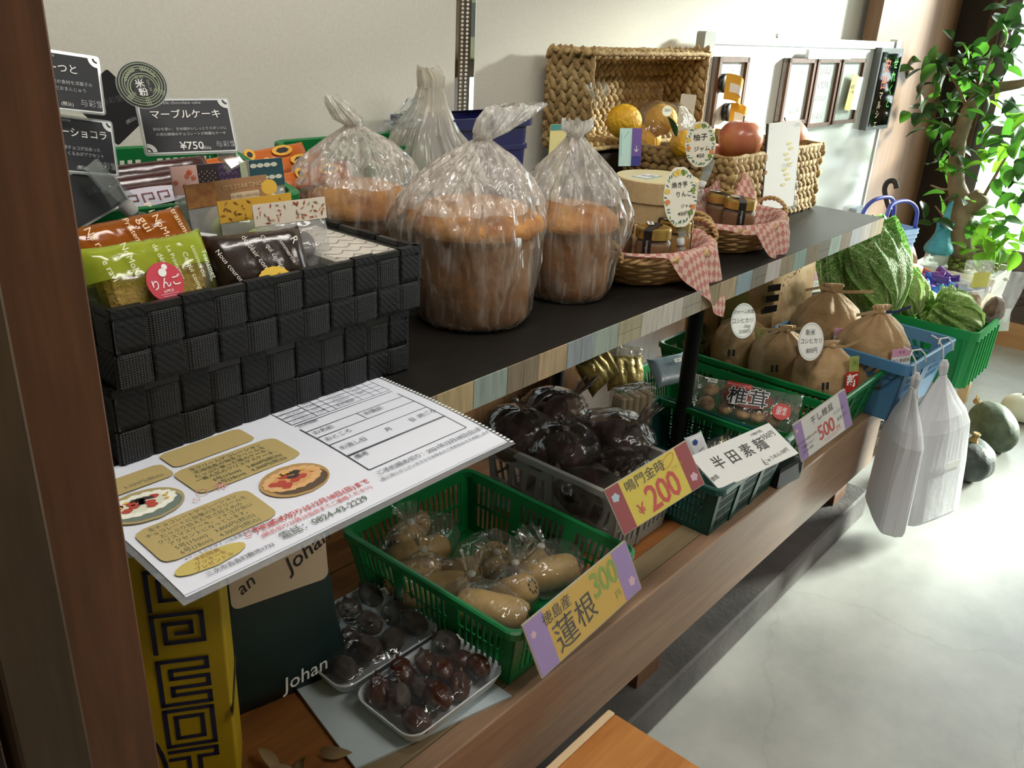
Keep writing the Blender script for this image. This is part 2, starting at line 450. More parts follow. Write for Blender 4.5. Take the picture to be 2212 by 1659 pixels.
# two unseen ceiling lamps; the farther one is added as camera-side fill
for i, (x, y, lb, e) in enumerate(((.7, .48, 'white fluorescent ceiling lamp above the near end of the display', 17.), (1.7, -.95, 'unseen ceiling lamp added further out as camera-side fill', 21.))):
    t = T('ceiling_lamp', lb, 'lamp', (x, y, 2.69))
    MB().box(-.63, .63, -.09, .09, -.05, .0).build('housing', M('lamp_white', 'e8e8e4', .4), t)
    for dy in (-.045, .045):
        MB().tube([(-.6, dy, -.068), (.6, dy, -.068)], .016, 10).build('tube_lamp', M('lamp_tube', 'ffffff', .3, emit=('fff6ea', 6.)), t)
    la = bpy.data.lights.new('lamp_light', 'AREA'); la.shape = 'RECTANGLE'; la.size = 1.2; la.size_y = .2; la.energy = e; la.color = (1, .955, .9)
    lo = bpy.data.objects.new('lamp_light', la); COL.objects.link(lo); lo.parent = t; lo.location = (0, 0, -.1)

# ------------------------------------------------------------------ roller blinds
MBLIND = M('blind_fabric', 'e2ded4', .85, var='dcd8cd', vscale=160, bump=.06, bscale=400, transl=.12)
MBEAD = M('bead_plastic', 'cfc9ba', .4)
def blind(x0, x1, label, cx_, chain_len):
    t = T('roller_blind', label, 'blind', (x0, 1.43, 2.33), group='white roller blinds over the back window')
    wd = x1 - x0
    MB().box(0, wd, -.001, .001, -1.42, -.03).build('fabric', MBLIND, t)
    MB().tube([(0, 0, 0), (wd, 0, 0)], .025, 14).build('roller', MBLIND, t)
    MB().rbox(0, wd, -.008, .008, -1.445, -1.42, .003).build('bottom_bar', M('blind_bar', 'd9d6cf', .5), t)
    mb = MB(); sp = .0085
    for dx in (0, .016):
        for k in range(int(chain_len / sp)):
            zz = -.03 - k * sp
            mb.ell((cx_ + dx + .004 * math.sin(k * .02), -.006, zz), (.0032, .0032, .0032), None, 6, 4)
    tag(mb.build('bead_chain', MBEAD, t, True), kind='stuff')
    return t
sb = T('roller_blind', 'unseen roller blind added to keep sun off the shelf edge', 'blind', (4.78, -.72, 2.30), 0)  # unseen blind, added to block sun from shelf front and rice bags
MB().box(-.001, .001, -.31, .31, -1.12, 0).build('fabric', MBLIND, sb); MB().tube([(0, -.31, 0), (0, .31, 0)], .022, 12).build('roller', MBLIND, sb); MB().rbox(-.007, .007, -.31, .31, -1.14, -1.12, .003).build('bottom_bar', M('blind_bar', 'd9d6cf', .5), sb)
blind(-.85, 1.450, 'white roller blind on the left, behind the black cards and bread', 2.312, 1.14)
blind(1.514, 3.925, 'white roller blind on the right, behind the wicker basket and whiteboard', 2.425, 1.05)
# ================================================================== bench, shelf, stool
bench = T('display_bench', 'long brown wooden bench carrying the vegetable baskets', 'bench', (0, 0, 0))
MB().rbox(-.9, 2.505, .650, .688, .226, .42, .003).build('front_beam', WBEAM, bench)
MB().box(-.9, 2.505, .688, .735, .395, .4195).build('front_plank', WTOP, bench)
for i, (y0, y1) in enumerate(((.737, .93), (.932, 1.13), (1.132, 1.33))):
    MB().box(-.9, 2.505, y0, y1, .392, .4175).build('top_plank', WRED, bench)
for x in (.05, 1.31, 2.395):
    MB().box(x, x + .09, .70, .79, .095, .392).build('leg', WLEG, bench)
    MB().box(x, x + .09, 1.2, 1.28, .095, .392).build('leg', WLEG, bench)
MB().box(-.9, 2.505, 1.28, 1.31, .16, .392).build('back_rail', WLEG, bench)

# small stool in the foreground
st = T('wooden_stool', 'orange-brown wooden stool top at the bottom edge, in front of the bench', 'stool', (.77, .45, 0))
MB().rbox(-.25, .262, -.15, .136, .268, .30, .003).build('seat', WSTOOL, st)
MB().rbox(-.25, .262, .136, .150, .266, .301, .002).build('seat_edge', WPALE, st)
disc(st, 'knot', .013, .010, M('wood_knot', '4a2712', .5), .0006, .135, .045, .3006)
for sx in (-.2, .2):
    for sy in (-.11, .10):
        MB().box(sx - .02, sx + .02, sy - .02, sy + .02, 0, .268).build('leg', WSTOOL, st)

# black shelf with a patchwork edge
sh = T('display_shelf', 'long black shelf board with a patchwork plank edge above the bench', 'shelf', (0, 0, 0))
SHROT = .0165
def shy(x): return .7345 + .0165 * (x - .0) + .004
MSHELF = M('black_shelf', '0f0e0c', .5, var='191612', vscale=18, stretch=(1, 12, 12), bump=.12, bscale=30, spec=.3)
SX0, SX1, SBK = -.6, 2.535, 1.40
mb = MB(); mb.hexa([(SX0, shy(SX0), .905), (SX1, shy(SX1), .905), (SX1, SBK, .905), (SX0, SBK, .905),
                    (SX0, shy(SX0), .95), (SX1, shy(SX1), .95), (SX1, SBK, .95), (SX0, SBK, .95)])
mb.build('shelf_board', MSHELF, sh)
tc_ = ['b9a57c', '9aa9a2', '8b7c66', 'b8a07c', '9aa3aa', 'a5b4a9', 'b1a98b', 'c8c3b8', 'cbc6bc', 'a59e8f', '988868', 'b39e7b', '8ea3ab', '7d7465', 'c4bcb5', '998a6c', '93ab9f', '8d7c60', '8a8475', 'b0c4b6', '9a8b74', 'bfc2c6', 'cbc3bd', 'b8a991']
seam = {2: 'v', 4: 'v', 6: 'h', 7: 'v', 8: 'v', 9: 'h', 13: 'h', 15: 'v', 18: 'h', 23: 'v'}
x = .7385 - .0735 * 17
k = -17
while x < SX1 - .01:
    xa, xb = x + .0006, min(x + .0735, SX1) - .0006
    c = tc_[k] if 0 <= k < len(tc_) else tc_[(k * 7 + 3) % len(tc_)]
    pts = []
    def slab(a, b, z0, z1, nm='edge_panel'):
        p = 0.0022 + .0006 * ((k * 37) % 5) / 5
        m_ = MB().hexa([(a, shy(a) - p, z0), (b, shy(b) - p, z0), (b, shy(b), z0), (a, shy(a), z0), (a, shy(a) - p, z1), (b, shy(b) - p, z1), (b, shy(b), z1), (a, shy(a), z1)])
        dark = tuple(q * .72 for q in lin(c))
        m_.build(nm, M('edge_' + c, c, .6, var=dark, vscale=14, stretch=(1.5, 1, 14) if seam.get(k) == 'h' else (10, 1, 1.2), detail=6), sh)
    sm = seam.get(k)
    if sm == 'h': slab(xa, xb, .9055, .9265); slab(xa, xb, .9275, .9495)
    elif sm == 'v': h = xa + (xb - xa) * .52; slab(xa, h - .0005, .9055, .9495); slab(h + .0005, xb, .9055, .9495)
    else: slab(xa, xb, .9055, .9495)
    x += .0735; k += 1
MBLACKMET = M('black_metal', '141414', .45, .3, bump=.05)
for (lx, ly) in ((1.785, .93), (1.785, 1.33), (-.3, .90), (-.3, 1.33)):
    lg = MB().lathe([(.021, .4175), (.021, .44), (.0195, .442), (.0195, .87), (.030, .872), (.034, .905)], 20, (lx, ly, 0)).build('leg', MBLACKMET, sh, True)
for z0 in (.55, .485):
    MB().lathe([(.006, 0), (.006, .006), (.003, .008)], 10).xf(Matrix.Translation((1.785 + .012, .93 - .018, z0)) @ Matrix.Rotation(PI / 2, 4, 'X')).build('bolt', M('chrome', 'c8c8c8', .2, 1.), sh, True)
# ================================================================== black woven baskets
def strap_mat(name, horiz):
    m = bpy.data.materials.new(name); m.use_nodes = True
    nt = m.node_tree; N = nt.nodes; L = nt.links; b = N['Principled BSDF']
    tc = N.new('ShaderNodeTexCoord')
    w1_ = N.new('ShaderNodeTexWave'); w1_.inputs['Scale'].default_value = 95 if horiz else 130; w1_.bands_direction = 'X' if horiz else 'Z'
    w1_.inputs['Distortion'].default_value = 1.2 if horiz else 2.2; w1_.inputs['Detail Scale'].default_value = 60.
    w2_ = N.new('ShaderNodeTexWave'); w2_.inputs['Scale'].default_value = 120 if horiz else 70; w2_.bands_direction = 'Z' if horiz else 'DIAGONAL'
    w2_.inputs['Distortion'].default_value = 1.
    for q in (w1_, w2_): L.new(tc.outputs['Object'], q.inputs['Vector'])
    mu = N.new('ShaderNodeMath'); mu.operation = 'MULTIPLY'
    L.new(w1_.outputs['Fac'], mu.inputs[0]); L.new(w2_.outputs['Fac'], mu.inputs[1])
    r = N.new('ShaderNodeValToRGB'); r.color_ramp.elements[0].position = .18; r.color_ramp.elements[1].position = .62
    r.color_ramp.elements[0].color = (*lin('050506'), 1); r.color_ramp.elements[1].color = (*lin('46484a' if horiz else '131416'), 1)
    L.new(mu.outputs[0], r.inputs[0]); L.new(r.outputs[0], b.inputs['Base Color'])
    bp = N.new('ShaderNodeBump'); bp.inputs['Strength'].default_value = .5; bp.inputs['Distance'].default_value = .002
    L.new(mu.outputs[0], bp.inputs['Height']); L.new(bp.outputs[0], b.inputs['Normal'])
    b.inputs['Roughness'].default_value = .5; b.inputs['Specular IOR Level'].default_value = .3
    return m
MSH, MSV = strap_mat('strap_across', True), strap_mat('strap_up', False)
MBLK = M('black_plastic', '0c0d0e', .4)
def woven_box(label, loc, w, d, h, nx, ny, rows, rz=0.):
    t = T('woven_basket', label, 'basket', loc, rz, 'stacked black woven baskets')
    A, th, rim = .0026, .0018, .009
    hb = h - rim
    MB().box(-w / 2 + .004, w / 2 - .004, -d / 2 + .004, d / 2 - .004, 0, .004).build('base', MBLK, t)
    for side in range(4):
        Ln, n = ((w, nx), (d, ny))[side % 2]
        D = (d, w)[side % 2]
        Rz = Matrix.Rotation(side * PI / 2, 4, 'Z')
        def P(s_, t_, o_): return Rz @ Vector((-Ln / 2 + s_ * Ln, -D / 2 - o_ + .004, t_ * hb))
        def strip(centre, half, along, off, nm, mat):
            rings = []
            for q in along:
                o = off(q)
                ps = []
                for (ww, oo) in ((-1, -th), (1, -th), (1.0, th * .3), (.86, th), (-.86, th), (-1., th * .3)):
                    ps.append(P(q, centre + ww * half, o + oo) if nm == 'h' else P(centre + ww * half, q, o + oo))
                rings.append(ps)
            MB().loft(rings).build('strap', mat, t, False)
        for j in range(rows):
            sg = 1 if j % 2 == 0 else -1
            al = [i / (n * 6) for i in range(n * 6 + 1)]
            strip((j + .5) / rows, .475 / rows, al, lambda q: A * sg * max(-1, min(1, 1.8 * math.sin(PI * q * n))), 'h', MSH)
        for i in range(n):
            sg = -1 if i % 2 == 0 else 1
            al = [q / (rows * 6) for q in range(rows * 6 + 1)]
            strip((i + .5) / n, .455 / n, al, lambda q: A * sg * max(-1, min(1, 1.8 * math.sin(PI * q * rows))), 'v', MSV)
            if (i + (rows - 1)) % 2 == 1:       # straps folded over the rim
                c = (i + .5) / n; hw = .455 / n
                a, b_, c_, d__ = P(c - hw, 1, .0045), P(c + hw, 1, .0045), P(c + hw, 1, -.0065), P(c - hw, 1, -.0065)
                up = Vector((0, 0, rim))
                MB().hexa([a, b_, c_, d__, a + up, b_ + up, c_ + up, d__ + up]).build('rim_fold', MSV, t)
        a, b_, c_, d__ = P(0, 1, .003), P(1, 1, .003), P(1, 1, -.005), P(0, 1, -.005)
        up = Vector((0, 0, rim * .85))
        MB().hexa([a, b_, c_, d__, a + up, b_ + up, c_ + up, d__ + up]).build('rim', MBLK, t)
        a, b_, c_, d__ = P(.012, 0, -.006), P(.988, 0, -.006), P(.988, 0, -.0075), P(.012, 0, -.0075)
        up = Vector((0, 0, hb))
        MB().hexa([a, b_, c_, d__, a + up, b_ + up, c_ + up, d__ + up]).build('liner', MBLK, t)
    return t
woven_box('black woven strap basket at the bottom of the stack, resting on the shelf', (.5625, .962, .951), .421, .245, .090, 11, 6, 2)
woven_box('black woven strap basket on top of the stack, filled with wrapped cakes', (.571, .954, 1.0425), .432, .247, .088, 11, 6, 2, .012)

# ================================================================== wrapped sweets in the top basket
def pillow(L_, H_, Tk, fin=.12, seed=1, nx=18, nn=18, wr=.12):
    """pillow packet along x, crimped fins at both ends, lying in local xz, thickness y"""
    rings = []
    for i in range(nx + 1):
        u = -1 + 2 * i / nx
        e = max(0., (1 - abs(u)) / (2 * fin)); k = min(1., e) ** .6
        hh = H_ / 2 * (1.0 - .10 * k)
        ring = []
        for j in range(nn):
            a = 2 * PI * j / nn
            ca, sa = math.cos(a), math.sin(a)
            y = math.copysign(abs(ca) ** .8, ca) * max(.0008, Tk / 2 * k); z = math.copysign(abs(sa) ** .8, sa) * hh
            q = 1 + wr * nz((u * 3, ca * 1.5, sa * 1.5), 1.7, seed)
            ring.append((u * L_ / 2, y * q, z * (1 + .04 * nz((u * 9, 0, sa), 1, seed))))
        rings.append(ring)
    return MB().loft(rings)
MWHITE = M('white_print', 'f2f2f0', .5); MBLKP = M('black_print', '16161a', .5)
def printed_pack(name, label, cat, c, L_, H_, Tk, filmmat, inner, yaw, pit, rol, group=None, seed=1, words=None, wmat=None, wsz=.012):
    t = C3(name, label, cat, c, yaw, pit, rol, group)
    p = pillow(L_, H_, Tk, .13, seed); p.xf(Matrix.Rotation(PI / 2, 4, 'X') @ Matrix.Identity(4)); 
    p.xf(Matrix.Scale(-1, 4, (0, 0, 1))) if False else None
    p.build('wrapper', filmmat, t, True)
    if inner is not None:
        q = MB().rbox(-L_ * .37, L_ * .37, -H_ * .36, H_ * .36, -Tk * .33, Tk * .30, .006)
        q.build('cake', inner, t)
    for (s_, x_, y_, sz, ro) in (words or []):
        text(t, s_, x_, y_, sz * .82, wmat or MWHITE, Tk * .5 + .0035, ro)
    return t
SPONGE = M('sponge_cake', '8a6a2e', .85, var='a88a44', vscale=260, bump=.4, bscale=300)
FGREEN = FILM('green_film', 'e6f2a0', .55, 'cbe24a', .10, .35, 24, split=.004)
FORANGE = FILM('orange_film', 'e8b070', .5, 'c97a24', .10, .35, 24)
FBROWN = M('brown_foil_film', '2c1f19', .22, bump=.25, bscale=26, spec=.7)
FCLEAR = FILM('clear_film', 'f6f8f8', .06, 'ffffff', .08, .7, 34)
FMILK = FILM('milky_pouch_film', 'fafafa', .24, 'f6f8fa', .12, 1., 26)

g = printed_pack('apple_cake_pack', 'green-banded clear pack of sponge cake with a red apple sticker', 'cake pack', PY(325, 600, .885), .155, .092, .045,
                 FGREEN, SPONGE, .10, .42, -.02, 'wrapped cakes in the black basket', 3,
                 [('Ce qui compte', .036, -.008, .0105, -1.45), ('commercie', .047, .005, .010, -1.5), ('de désir', .004, .018, .0105, -1.35), ('NoMoN', -.030, .020, .013, -1.4), ('e ravi', -.055, .012, .013, -1.35), ('Transmet', .058, .0, .0105, -1.48), ('Le Printemps', .019, .008, .009, -1.42)], M('faint_print', 'e9f0cf', .4))
disc(g, 'sticker', .0215, .0215, M('red_sticker', 'c8243f', .45), .0008, -.0005, -.010, .0268, 36)
text(g, 'りんご', -.0005, -.012, .0125, MWHITE, .0275, .06, bold=.008)
text(g, 'APPLE', -.0005, -.0205, .0045, MWHITE, .0275, .06)
for k in range(3): sheet(g, 'fine_print', .022 - .004 * k, .0009, M('pink_print', 'e48a98', .5), .0002, .0, -.0235 - .0022 * k, .0274)
ap = disc(g, 'apple_print', .0048, .0045, MWHITE, .0003, -.001, .0, .0275, 18); disc(g, 'apple_print', .0034, .0032, MWHITE, .0003, .003, .0055, .0275, 14)
o_ = printed_pack('orange_cake_pack', 'orange printed film cake pack behind the green apple pack', 'cake pack', PY(275, 523, .945), .165, .060, .036,
                  FORANGE, M('golden_cake', 'b0701f', .8, var='8d5413', vscale=90), .08, .62, .05, 'wrapped cakes in the black basket', 5,
                  [('P i NoMoN', .035, .004, .015, -1.45), ('Ne ravi', -.045, .0, .015, -1.4), ('transmet', .06, .0, .013, -1.5), ('Printemps', .0, .0, .012, -1.45), ('gui', .018, .008, .02, -1.4)], M('cream_print', 'f0d9b4', .5))
b_ = printed_pack('brown_cake_pack', 'dark brown printed cake pack with a yellow scalloped sticker', 'cake pack', PY(560, 568, .905), .122, .085, .042,
                  FBROWN, None, -.25, .50, .02, 'wrapped cakes in the black basket', 8,
                  [('Ce qui compte', .012, .004, .0105, -1.2), ('de désir comm', -.008, .004, .0115, -1.15), ('Nous courons', -.043, -.006, .0105, -1.1), ('commercie', .030, .006, .0095, -1.2), ('R', .042, .018, .017, -1.2)], M('white_pack_print', 'e9e4df', .5))
disc(b_, 'sticker', .020, .015, M('yellow_sticker', 'f0c53a', .5), .0008, .006, -.027, .0262, 48, lambda a: 1 + .03 * math.cos(16 * a))
text(b_, 'チーズ', .006, -.024, .006, MBLKP, .0268, .1)

def pouch(label, c, w_, h_, yaw, tapemat, content, seed, rol=0., pit=.12, decor=None, hdr=.018):
    t = C3('sweet_pouch', label, 'sweet pouch', c, yaw, pit, rol, 'white pouches with paper headers')
    # c = centre of header
    def fn(sg):
        def f(u, v):
            x_ = (u - .5) * w_; y_ = -hdr / 2 - v * h_
            bul = math.sin(PI * min(1, v * 1.0)) ** .7 * math.sin(PI * u) ** .6 * .016
            return (x_ + .003 * nz((u * 4, v * 4, 0), 1, seed), y_, sg * bul + .004 * nz((u * 5, v * 5, sg), 1.3, seed) * min(1, v * 6))
        return f
    mb = MB(); mb.grid(fn(1), 14, 14); mb.grid(fn(-1), 14, 14); mb.build('film', FMILK, t, True)
    sheet(t, 'header', w_ + .001, hdr, tapemat, .002, 0, 0, .001)
    if content:
        MB().ell((0, -h_ * .52, 0), (w_ * .30, h_ * .26, .011), None, 16, 8).build('sweet', content, t, True)
    if decor: decor(t, w_, hdr)
    return t
def leafdecor(cols, nleaf, seed):
    def f(t, w_, hd):
        rr = random.Random(seed)
        mbs = {c: MB() for c in cols}
        for k in range(nleaf):
            c = rr.choice(cols); x_ = rr.uniform(-w_ * .47, w_ * .47); y_ = rr.uniform(-hd * .4, hd * .4); a = rr.uniform(0, PI); l_ = rr.uniform(.0022, .0045); ww = l_ * .3
            ca, sa = math.cos(a), math.sin(a)
            pts = [(l_, 0), (0, ww), (-l_, 0), (0, -ww)]
            mbs[c].add([(x_ + p * ca - q * sa, y_ + p * sa + q * ca, 0) for p, q in pts], [(0, 1, 2, 3)])
        for c in cols:
            if mbs[c].v: mbs[c].build('printed_leaves', M('print_' + c, c, .5), t).location = (0, 0, .0016)
    return f
pouch('white pouch whose header has red autumn leaf print, nearest the rim', PY(627, 457, .935), .0985, .090, -.20, M('tape_cream', 'e6dccb', .6), M('cocoa_cookie', '5a4c47', .8, var='463a36', vscale=60), 11, .03, .12, leafdecor(['b5523c', 'c98a6a', '8d7a5a', '9b3b30'], 46, 3), .0275)
pouch('white pouch whose header is yellow with brown forest print', PY(553, 449, .97), .098, .095, -.20, M('tape_yellow', 'd6a83a', .6), M('green_mochi', 'a9bd6a', .8, var='8aa552', vscale=40), 13, .04, .12, leafdecor(['6d4520', '8a5a28', 'a0702e'], 26, 4), .0275)
def startdecor(t, w_, hd):
    sheet(t, 'header_patch', w_ * .36, hd * .96, M('tape_autumn', '9a6238', .6, var='c08a50', vscale=90), .0004, -w_ * .32, 0, .0016)
    sheet(t, 'header_ribbon', w_ * .36, hd * .34, M('tape_ribbon', 'd8c7a8', .6), .0004, w_ * .20, -hd * .26, .0016)
    text(t, "IT'S STARTING", w_ * .19, hd * .16, .0082, M('tape_letters', 'd9bd97', .6), .0018)
    text(t, 'TO FEEL LIKE FALL', w_ * .20, -hd * .26, .0052, M('tape_letters2', '9a7850', .6), .0022)
    disc(t, 'header_sun', .011, .010, M('tape_sun', 'e8bd48', .6), .0004, w_ * .52, -hd * .05, .0012, 24)
pouch('white pouch whose brown header reads like a falling autumn note', PY(492, 414, 1.0), .108, .095, -.18, M('tape_brown', 'a87f58', .6), M('green_mochi2', '9fb56a', .8, var='bccb8c', vscale=40), 15, .06, .12, startdecor, .030)
def washidecor(t, w_, hd):
    cs = ['d9b3a8', '2b1f22', '3c2c48', 'a9bd97', '1d4a55']; ws = [.22, .18, .20, .06, .34]; x0 = -w_ / 2
    for c, q in zip(cs, ws):
        sheet(t, 'washi_tape', w_ * q, hd, M('washi_' + c, c, .6), .0005, x0 + w_ * q / 2, 0, .0018)
        x0 += w_ * q
    rr = random.Random(5)
    fl = MB()
    for k in range(7):
        x_, y_ = -w_ * .5 + w_ * (.02 + .17 * rr.random()), rr.uniform(-hd * .38, hd * .3)
        for p in range(6): a = p * PI / 3; fl.add([(x_, y_, 0), (x_ + .0035 * math.cos(a), y_ + .0035 * math.sin(a), 0), (x_ + .0035 * math.cos(a + .6), y_ + .0035 * math.sin(a + .6), 0)], [(0, 1, 2)])
    fl.build('printed_flowers', M('print_coral', 'd5603f', .6), t).location = (0, 0, .0022)
    dots = MB()
    for i in range(7):
        for j in range(4): dots.box(-w_ * .27 + i * .0035, -w_ * .27 + i * .0035 + .001, -hd * .36 + j * .006 + (i % 2) * .003, -hd * .36 + j * .006 + (i % 2) * .003 + .0014, 0, .0002)
    for i in range(5): dots.add([(w_ * (.115 + .012 * i), -hd * .5, 0), (w_ * (.12 + .012 * i), -hd * .5, 0), (w_ * (.135 + .012 * i), hd * .5, 0), (w_ * (.13 + .012 * i), hd * .5, 0)], [(0, 1, 2, 3)])
    dots.build('printed_dots', M('print_pale', 'c9bda8', .6), t).location = (0, 0, .0022)
    strokes(t, 'printed_zigzag', [[(-w_ * .09 + q * .003, hd * (-.35 + .23 * r) + (.0018 if q % 2 else -.0018)) for q in range(9)] for r in range(4)], .0011, M('print_violet', '6d5a86', .6), .0022)
    cl = MB()
    for k in range(9): cl.add([(w_ * (.19 + .032 * k) + .0045 * math.cos(a) * 1.1, hd * (.28 if k % 2 else -.18) + .0030 * math.sin(a), 0) for a in [q * PI / 5 for q in range(10)]], [tuple(range(10))])
    cl.build('printed_clouds', M('print_cloud', 'cfd3c0', .6), t).location = (0, 0, .0022)
pouch('white pouch whose header mixes coral, black, violet and teal tapes', PY(496, 380, 1.045), .152, .12, -.20, M('tape_base', 'd8cfc6', .6), M('cream_sweet', 'd9c7a2', .8), 17, .03, .12, washidecor, .036)
pouch('crumpled white pouch at the back left, beside the card clip', PY(300, 478, .995), .105, .08, .25, M('tape_none', 'dcdedd', .5), M('tan_cookie', 'b98a52', .8, var='9c6f3e', vscale=50), 19, .12, .3, None, .004)
pouch('low white pouch between the orange pack and the brown header', PY(385, 500, .985), .09, .07, -.35, M('tape_none', 'dcdedd', .5), M('tan_cookie', 'b98a52', .8), 21, -.2, .5, None, .004)
pouch('plain white pouch lying in front of the yellow header pouch', PY(430, 545, .955), .08, .06, -.1, M('tape_none', 'dcdedd', .5), M('tan_cookie', 'b98a52', .8), 23, .1, .5, None, .004)

# marble cake
mc = T('marble_cake', 'flat white cake with grey feather swirls at the right end of the black basket', 'cake', (.728, .944, 1.049), -.0)
MB().rbox(-.049, .049, -.105, .105, .0, .071, .004).build('sponge', M('white_cake', 'e6e0d2', .6), mc)
mb = MB()
for r in range(9):
    y0 = -.098 + r * .024
    for (a, b) in ((0, 1),):
        pts = []
        for q in range(25):
            u = q / 24; x_ = -.046 + u * .092
            ph = (u * 3) % 1
            pts.append((x_, y0 + .013 * (abs(2 * ph - 1) ** 1.6), 0))
        for p, q2 in zip(pts[:-1], pts[1:]):
            p, q2 = Vector(p), Vector(q2); dd = (q2 - p).normalized(); n_ = Vector((-dd.y, dd.x, 0)) * .0009
            mb.add([p - n_, q2 - n_, q2 + n_, p + n_], [(0, 1, 2, 3)])
mb.build('feather_swirl', M('grey_chocolate', '8d877d', .6), mc).location = (0, 0, .0716)
disc(mc, 'label', .017, .013, M('cream_label', 'e3cf9f', .6), .0004, -.024, .062, .0722, 26)
for k in range(3): sheet(mc, 'label_print', .018 - .003 * abs(k - 1), .0012, M('label_ink', '9b8558', .6), .0002, -.024, .066 - .004 * k, .0726)
MB().rbox(-.051, .051, -.108, .108, .0015, .0735, .004).build('film', FILM('cake_film', 'f8f8f8', .03, 'ffffff', .06, .3, 20), mc)

# ================================================================== name cards
MSLATE = M('slate_print', '2d2f34', .5, spec=.3); MLAM = M('white_laminate', 'dfe3e2', .25, coat=.4); MCARDW = M('card_white_ink', 'e6e6e2', .5)
MGREYI = M('card_grey_ink', 'b0b2b4', .5)
def name_card(label, c, yaw, pit, rol, lines, w_=.110, h_=.071):
    t = C3('price_card', label, 'price card', c, yaw, pit, rol, 'black laminated cake cards')
    sheet(t, 'laminate', w_, h_, FILM('laminate_film', 'ffffff', .35, 'e8eeee', .05, 0., 10), .0006, 0, 0, 0, .004)
    sheet(t, 'white_border', w_ * .955, h_ * .94, MLAM, .0002, 0, 0, .0004, .002)
    sheet(t, 'print', w_ * .925, h_ * .89, MSLATE, .0002, 0, 0, .0008, .001)
    for sx, sy in ((1, 1), (-1, -1)):
        for rq, mq, zq in ((.0105, MLAM, .0011), (.0055, MSLATE, .0014), (.0035, MLAM, .0016)):
            pts = [(0, 0)] + [(-sx * rq * math.cos(q * PI / 16), -sy * rq * math.sin(q * PI / 16)) for q in range(9)]
            if sx * sy < 0: pts.reverse()
            MB().prism(pts, -.0002, 0).build('corner_ornament', mq, t).location = (sx * w_ * .462, sy * h_ * .445, zq)
    for (s_, x_, y_, sz, m_, bo) in lines: text(t, s_, x_ * w_, y_ * h_, sz, m_, .0016, 0, bold=bo)
    return t
ml = name_card('black card for marble cake priced 750 yen, with round rice emblem', (.557, 1.0, 1.280), -.333, .50, .01,
    [('Marble chocolate cake', -.06, .40, .0058, MGREYI, 0), ('マーブルケーキ', 0, .19, .0118, MCARDW, .012), ('卵白を使い、きめ細かいしっとりスポンジに', .02, -.06, .0043, MGREYI, .004),
     ('大理石模様のチョコレートが綺麗なケーキ', .02, -.15, .0043, MGREYI, .004), ('¥750', .0, -.36, .0135, MCARDW, .012), ('(税込)', .145, -.40, .0045, MCARDW, 0), ('与彩堂', .37, -.35, .0085, MGREYI, -.004)])
em = C3('emblem', None, None, PY(307, 183, .985), -.30, .45, .15); 
em.parent = ml; em.matrix_parent_inverse = ml.matrix_world.inverted(); em['label'] = 'round black and pale green rice flour emblem'
ER = .0262
disc(em, 'emblem_film', ER * 1.05, ER * 1.05, FILM('laminate_film', 'ffffff', .3, 'e8eeee', .05, 0., 10), .0006, 0, 0, 0, 48)
disc(em, 'emblem_disc', ER, ER, M('emblem_black', '15171a', .4), .0004, 0, 0, .0006, 48)
mb = MB(); 
def arc(mb, r, wd, a0, a1, cx_=0, cy_=0, n=40):
    for k in range(n):
        a, b = math.radians(a0 + (a1 - a0) * k / n), math.radians(a0 + (a1 - a0) * (k + 1) / n)
        mb.add([(cx_ + (r - wd / 2) * math.cos(a), cy_ + (r - wd / 2) * math.sin(a), 0), (cx_ + (r + wd / 2) * math.cos(a), cy_ + (r + wd / 2) * math.sin(a), 0),
                (cx_ + (r + wd / 2) * math.cos(b), cy_ + (r + wd / 2) * math.sin(b), 0), (cx_ + (r - wd / 2) * math.cos(b), cy_ + (r - wd / 2) * math.sin(b), 0)], [(0, 1, 2, 3)])
for q in (.92, .80, .70): arc(mb, ER * q, ER * .035, 0, 360)
for q in (.60, .52): arc(mb, ER * q, ER * .035, 215, 325, 0, 0)
for q in (.62, .52): arc(mb, ER * q, ER * .04, -20, 200, 0, -ER * .14)
for sg in (-1, 1):
    for k in range(6):
        for dd in (-1, 1):
            cx_, cy_ = sg * ER * (.10 + .085 * k), ER * (.63 - .035 * k * k * .35)
            a = math.radians((20 if sg > 0 else 160) + dd * 38 - sg * k * 4); l_ = ER * .085
            mb.add([(cx_ + l_ * 2 * math.cos(a), cy_ + l_ * 2 * math.sin(a), 0), (cx_ + l_ * math.cos(a + .5), cy_ + l_ * math.sin(a + .5), 0), (cx_, cy_, 0), (cx_ + l_ * math.cos(a - .5), cy_ + l_ * math.sin(a - .5), 0)], [(0, 1, 2, 3)])
for a in (215, 325, 270):
    aa = math.radians(a)
    for q in (-.09, 0, .09):
        x_, y_ = math.cos(aa + q), math.sin(aa + q)
        mb.add([(x_ * ER * .42, y_ * ER * .42, .0001), (x_ * ER * .95, y_ * ER * .95, .0001), (math.cos(aa + q + .04) * ER * .95, math.sin(aa + q + .04) * ER * .95, .0001), (math.cos(aa + q + .04) * ER * .42, math.sin(aa + q + .04) * ER * .42, .0001)], [(0, 1, 2, 3)])
mb.build('emblem_rings', M('emblem_green', '9aa889', .5), em).location = (0, 0, .0011)
disc(em, 'emblem_centre', ER * .42, ER * .42, M('emblem_black', '15171a', .4), .0002, 0, -ER * .14, .0014, 30)
text(em, '米', -ER * .1, ER * .02, .0100, MCARDW, .0017, bold=.02); text(em, '粉', -ER * .06, -ER * .36, .0100, MCARDW, .0017, bold=.02)
text(em, '使用', -ER * .05, ER * .30, .0048, MATS['emblem_green'], .0017); text(em, 'ひ\nろ\nし\nま', ER * .26, -ER * .1, .0042, MATS['emblem_green'], .0017, line=.8)

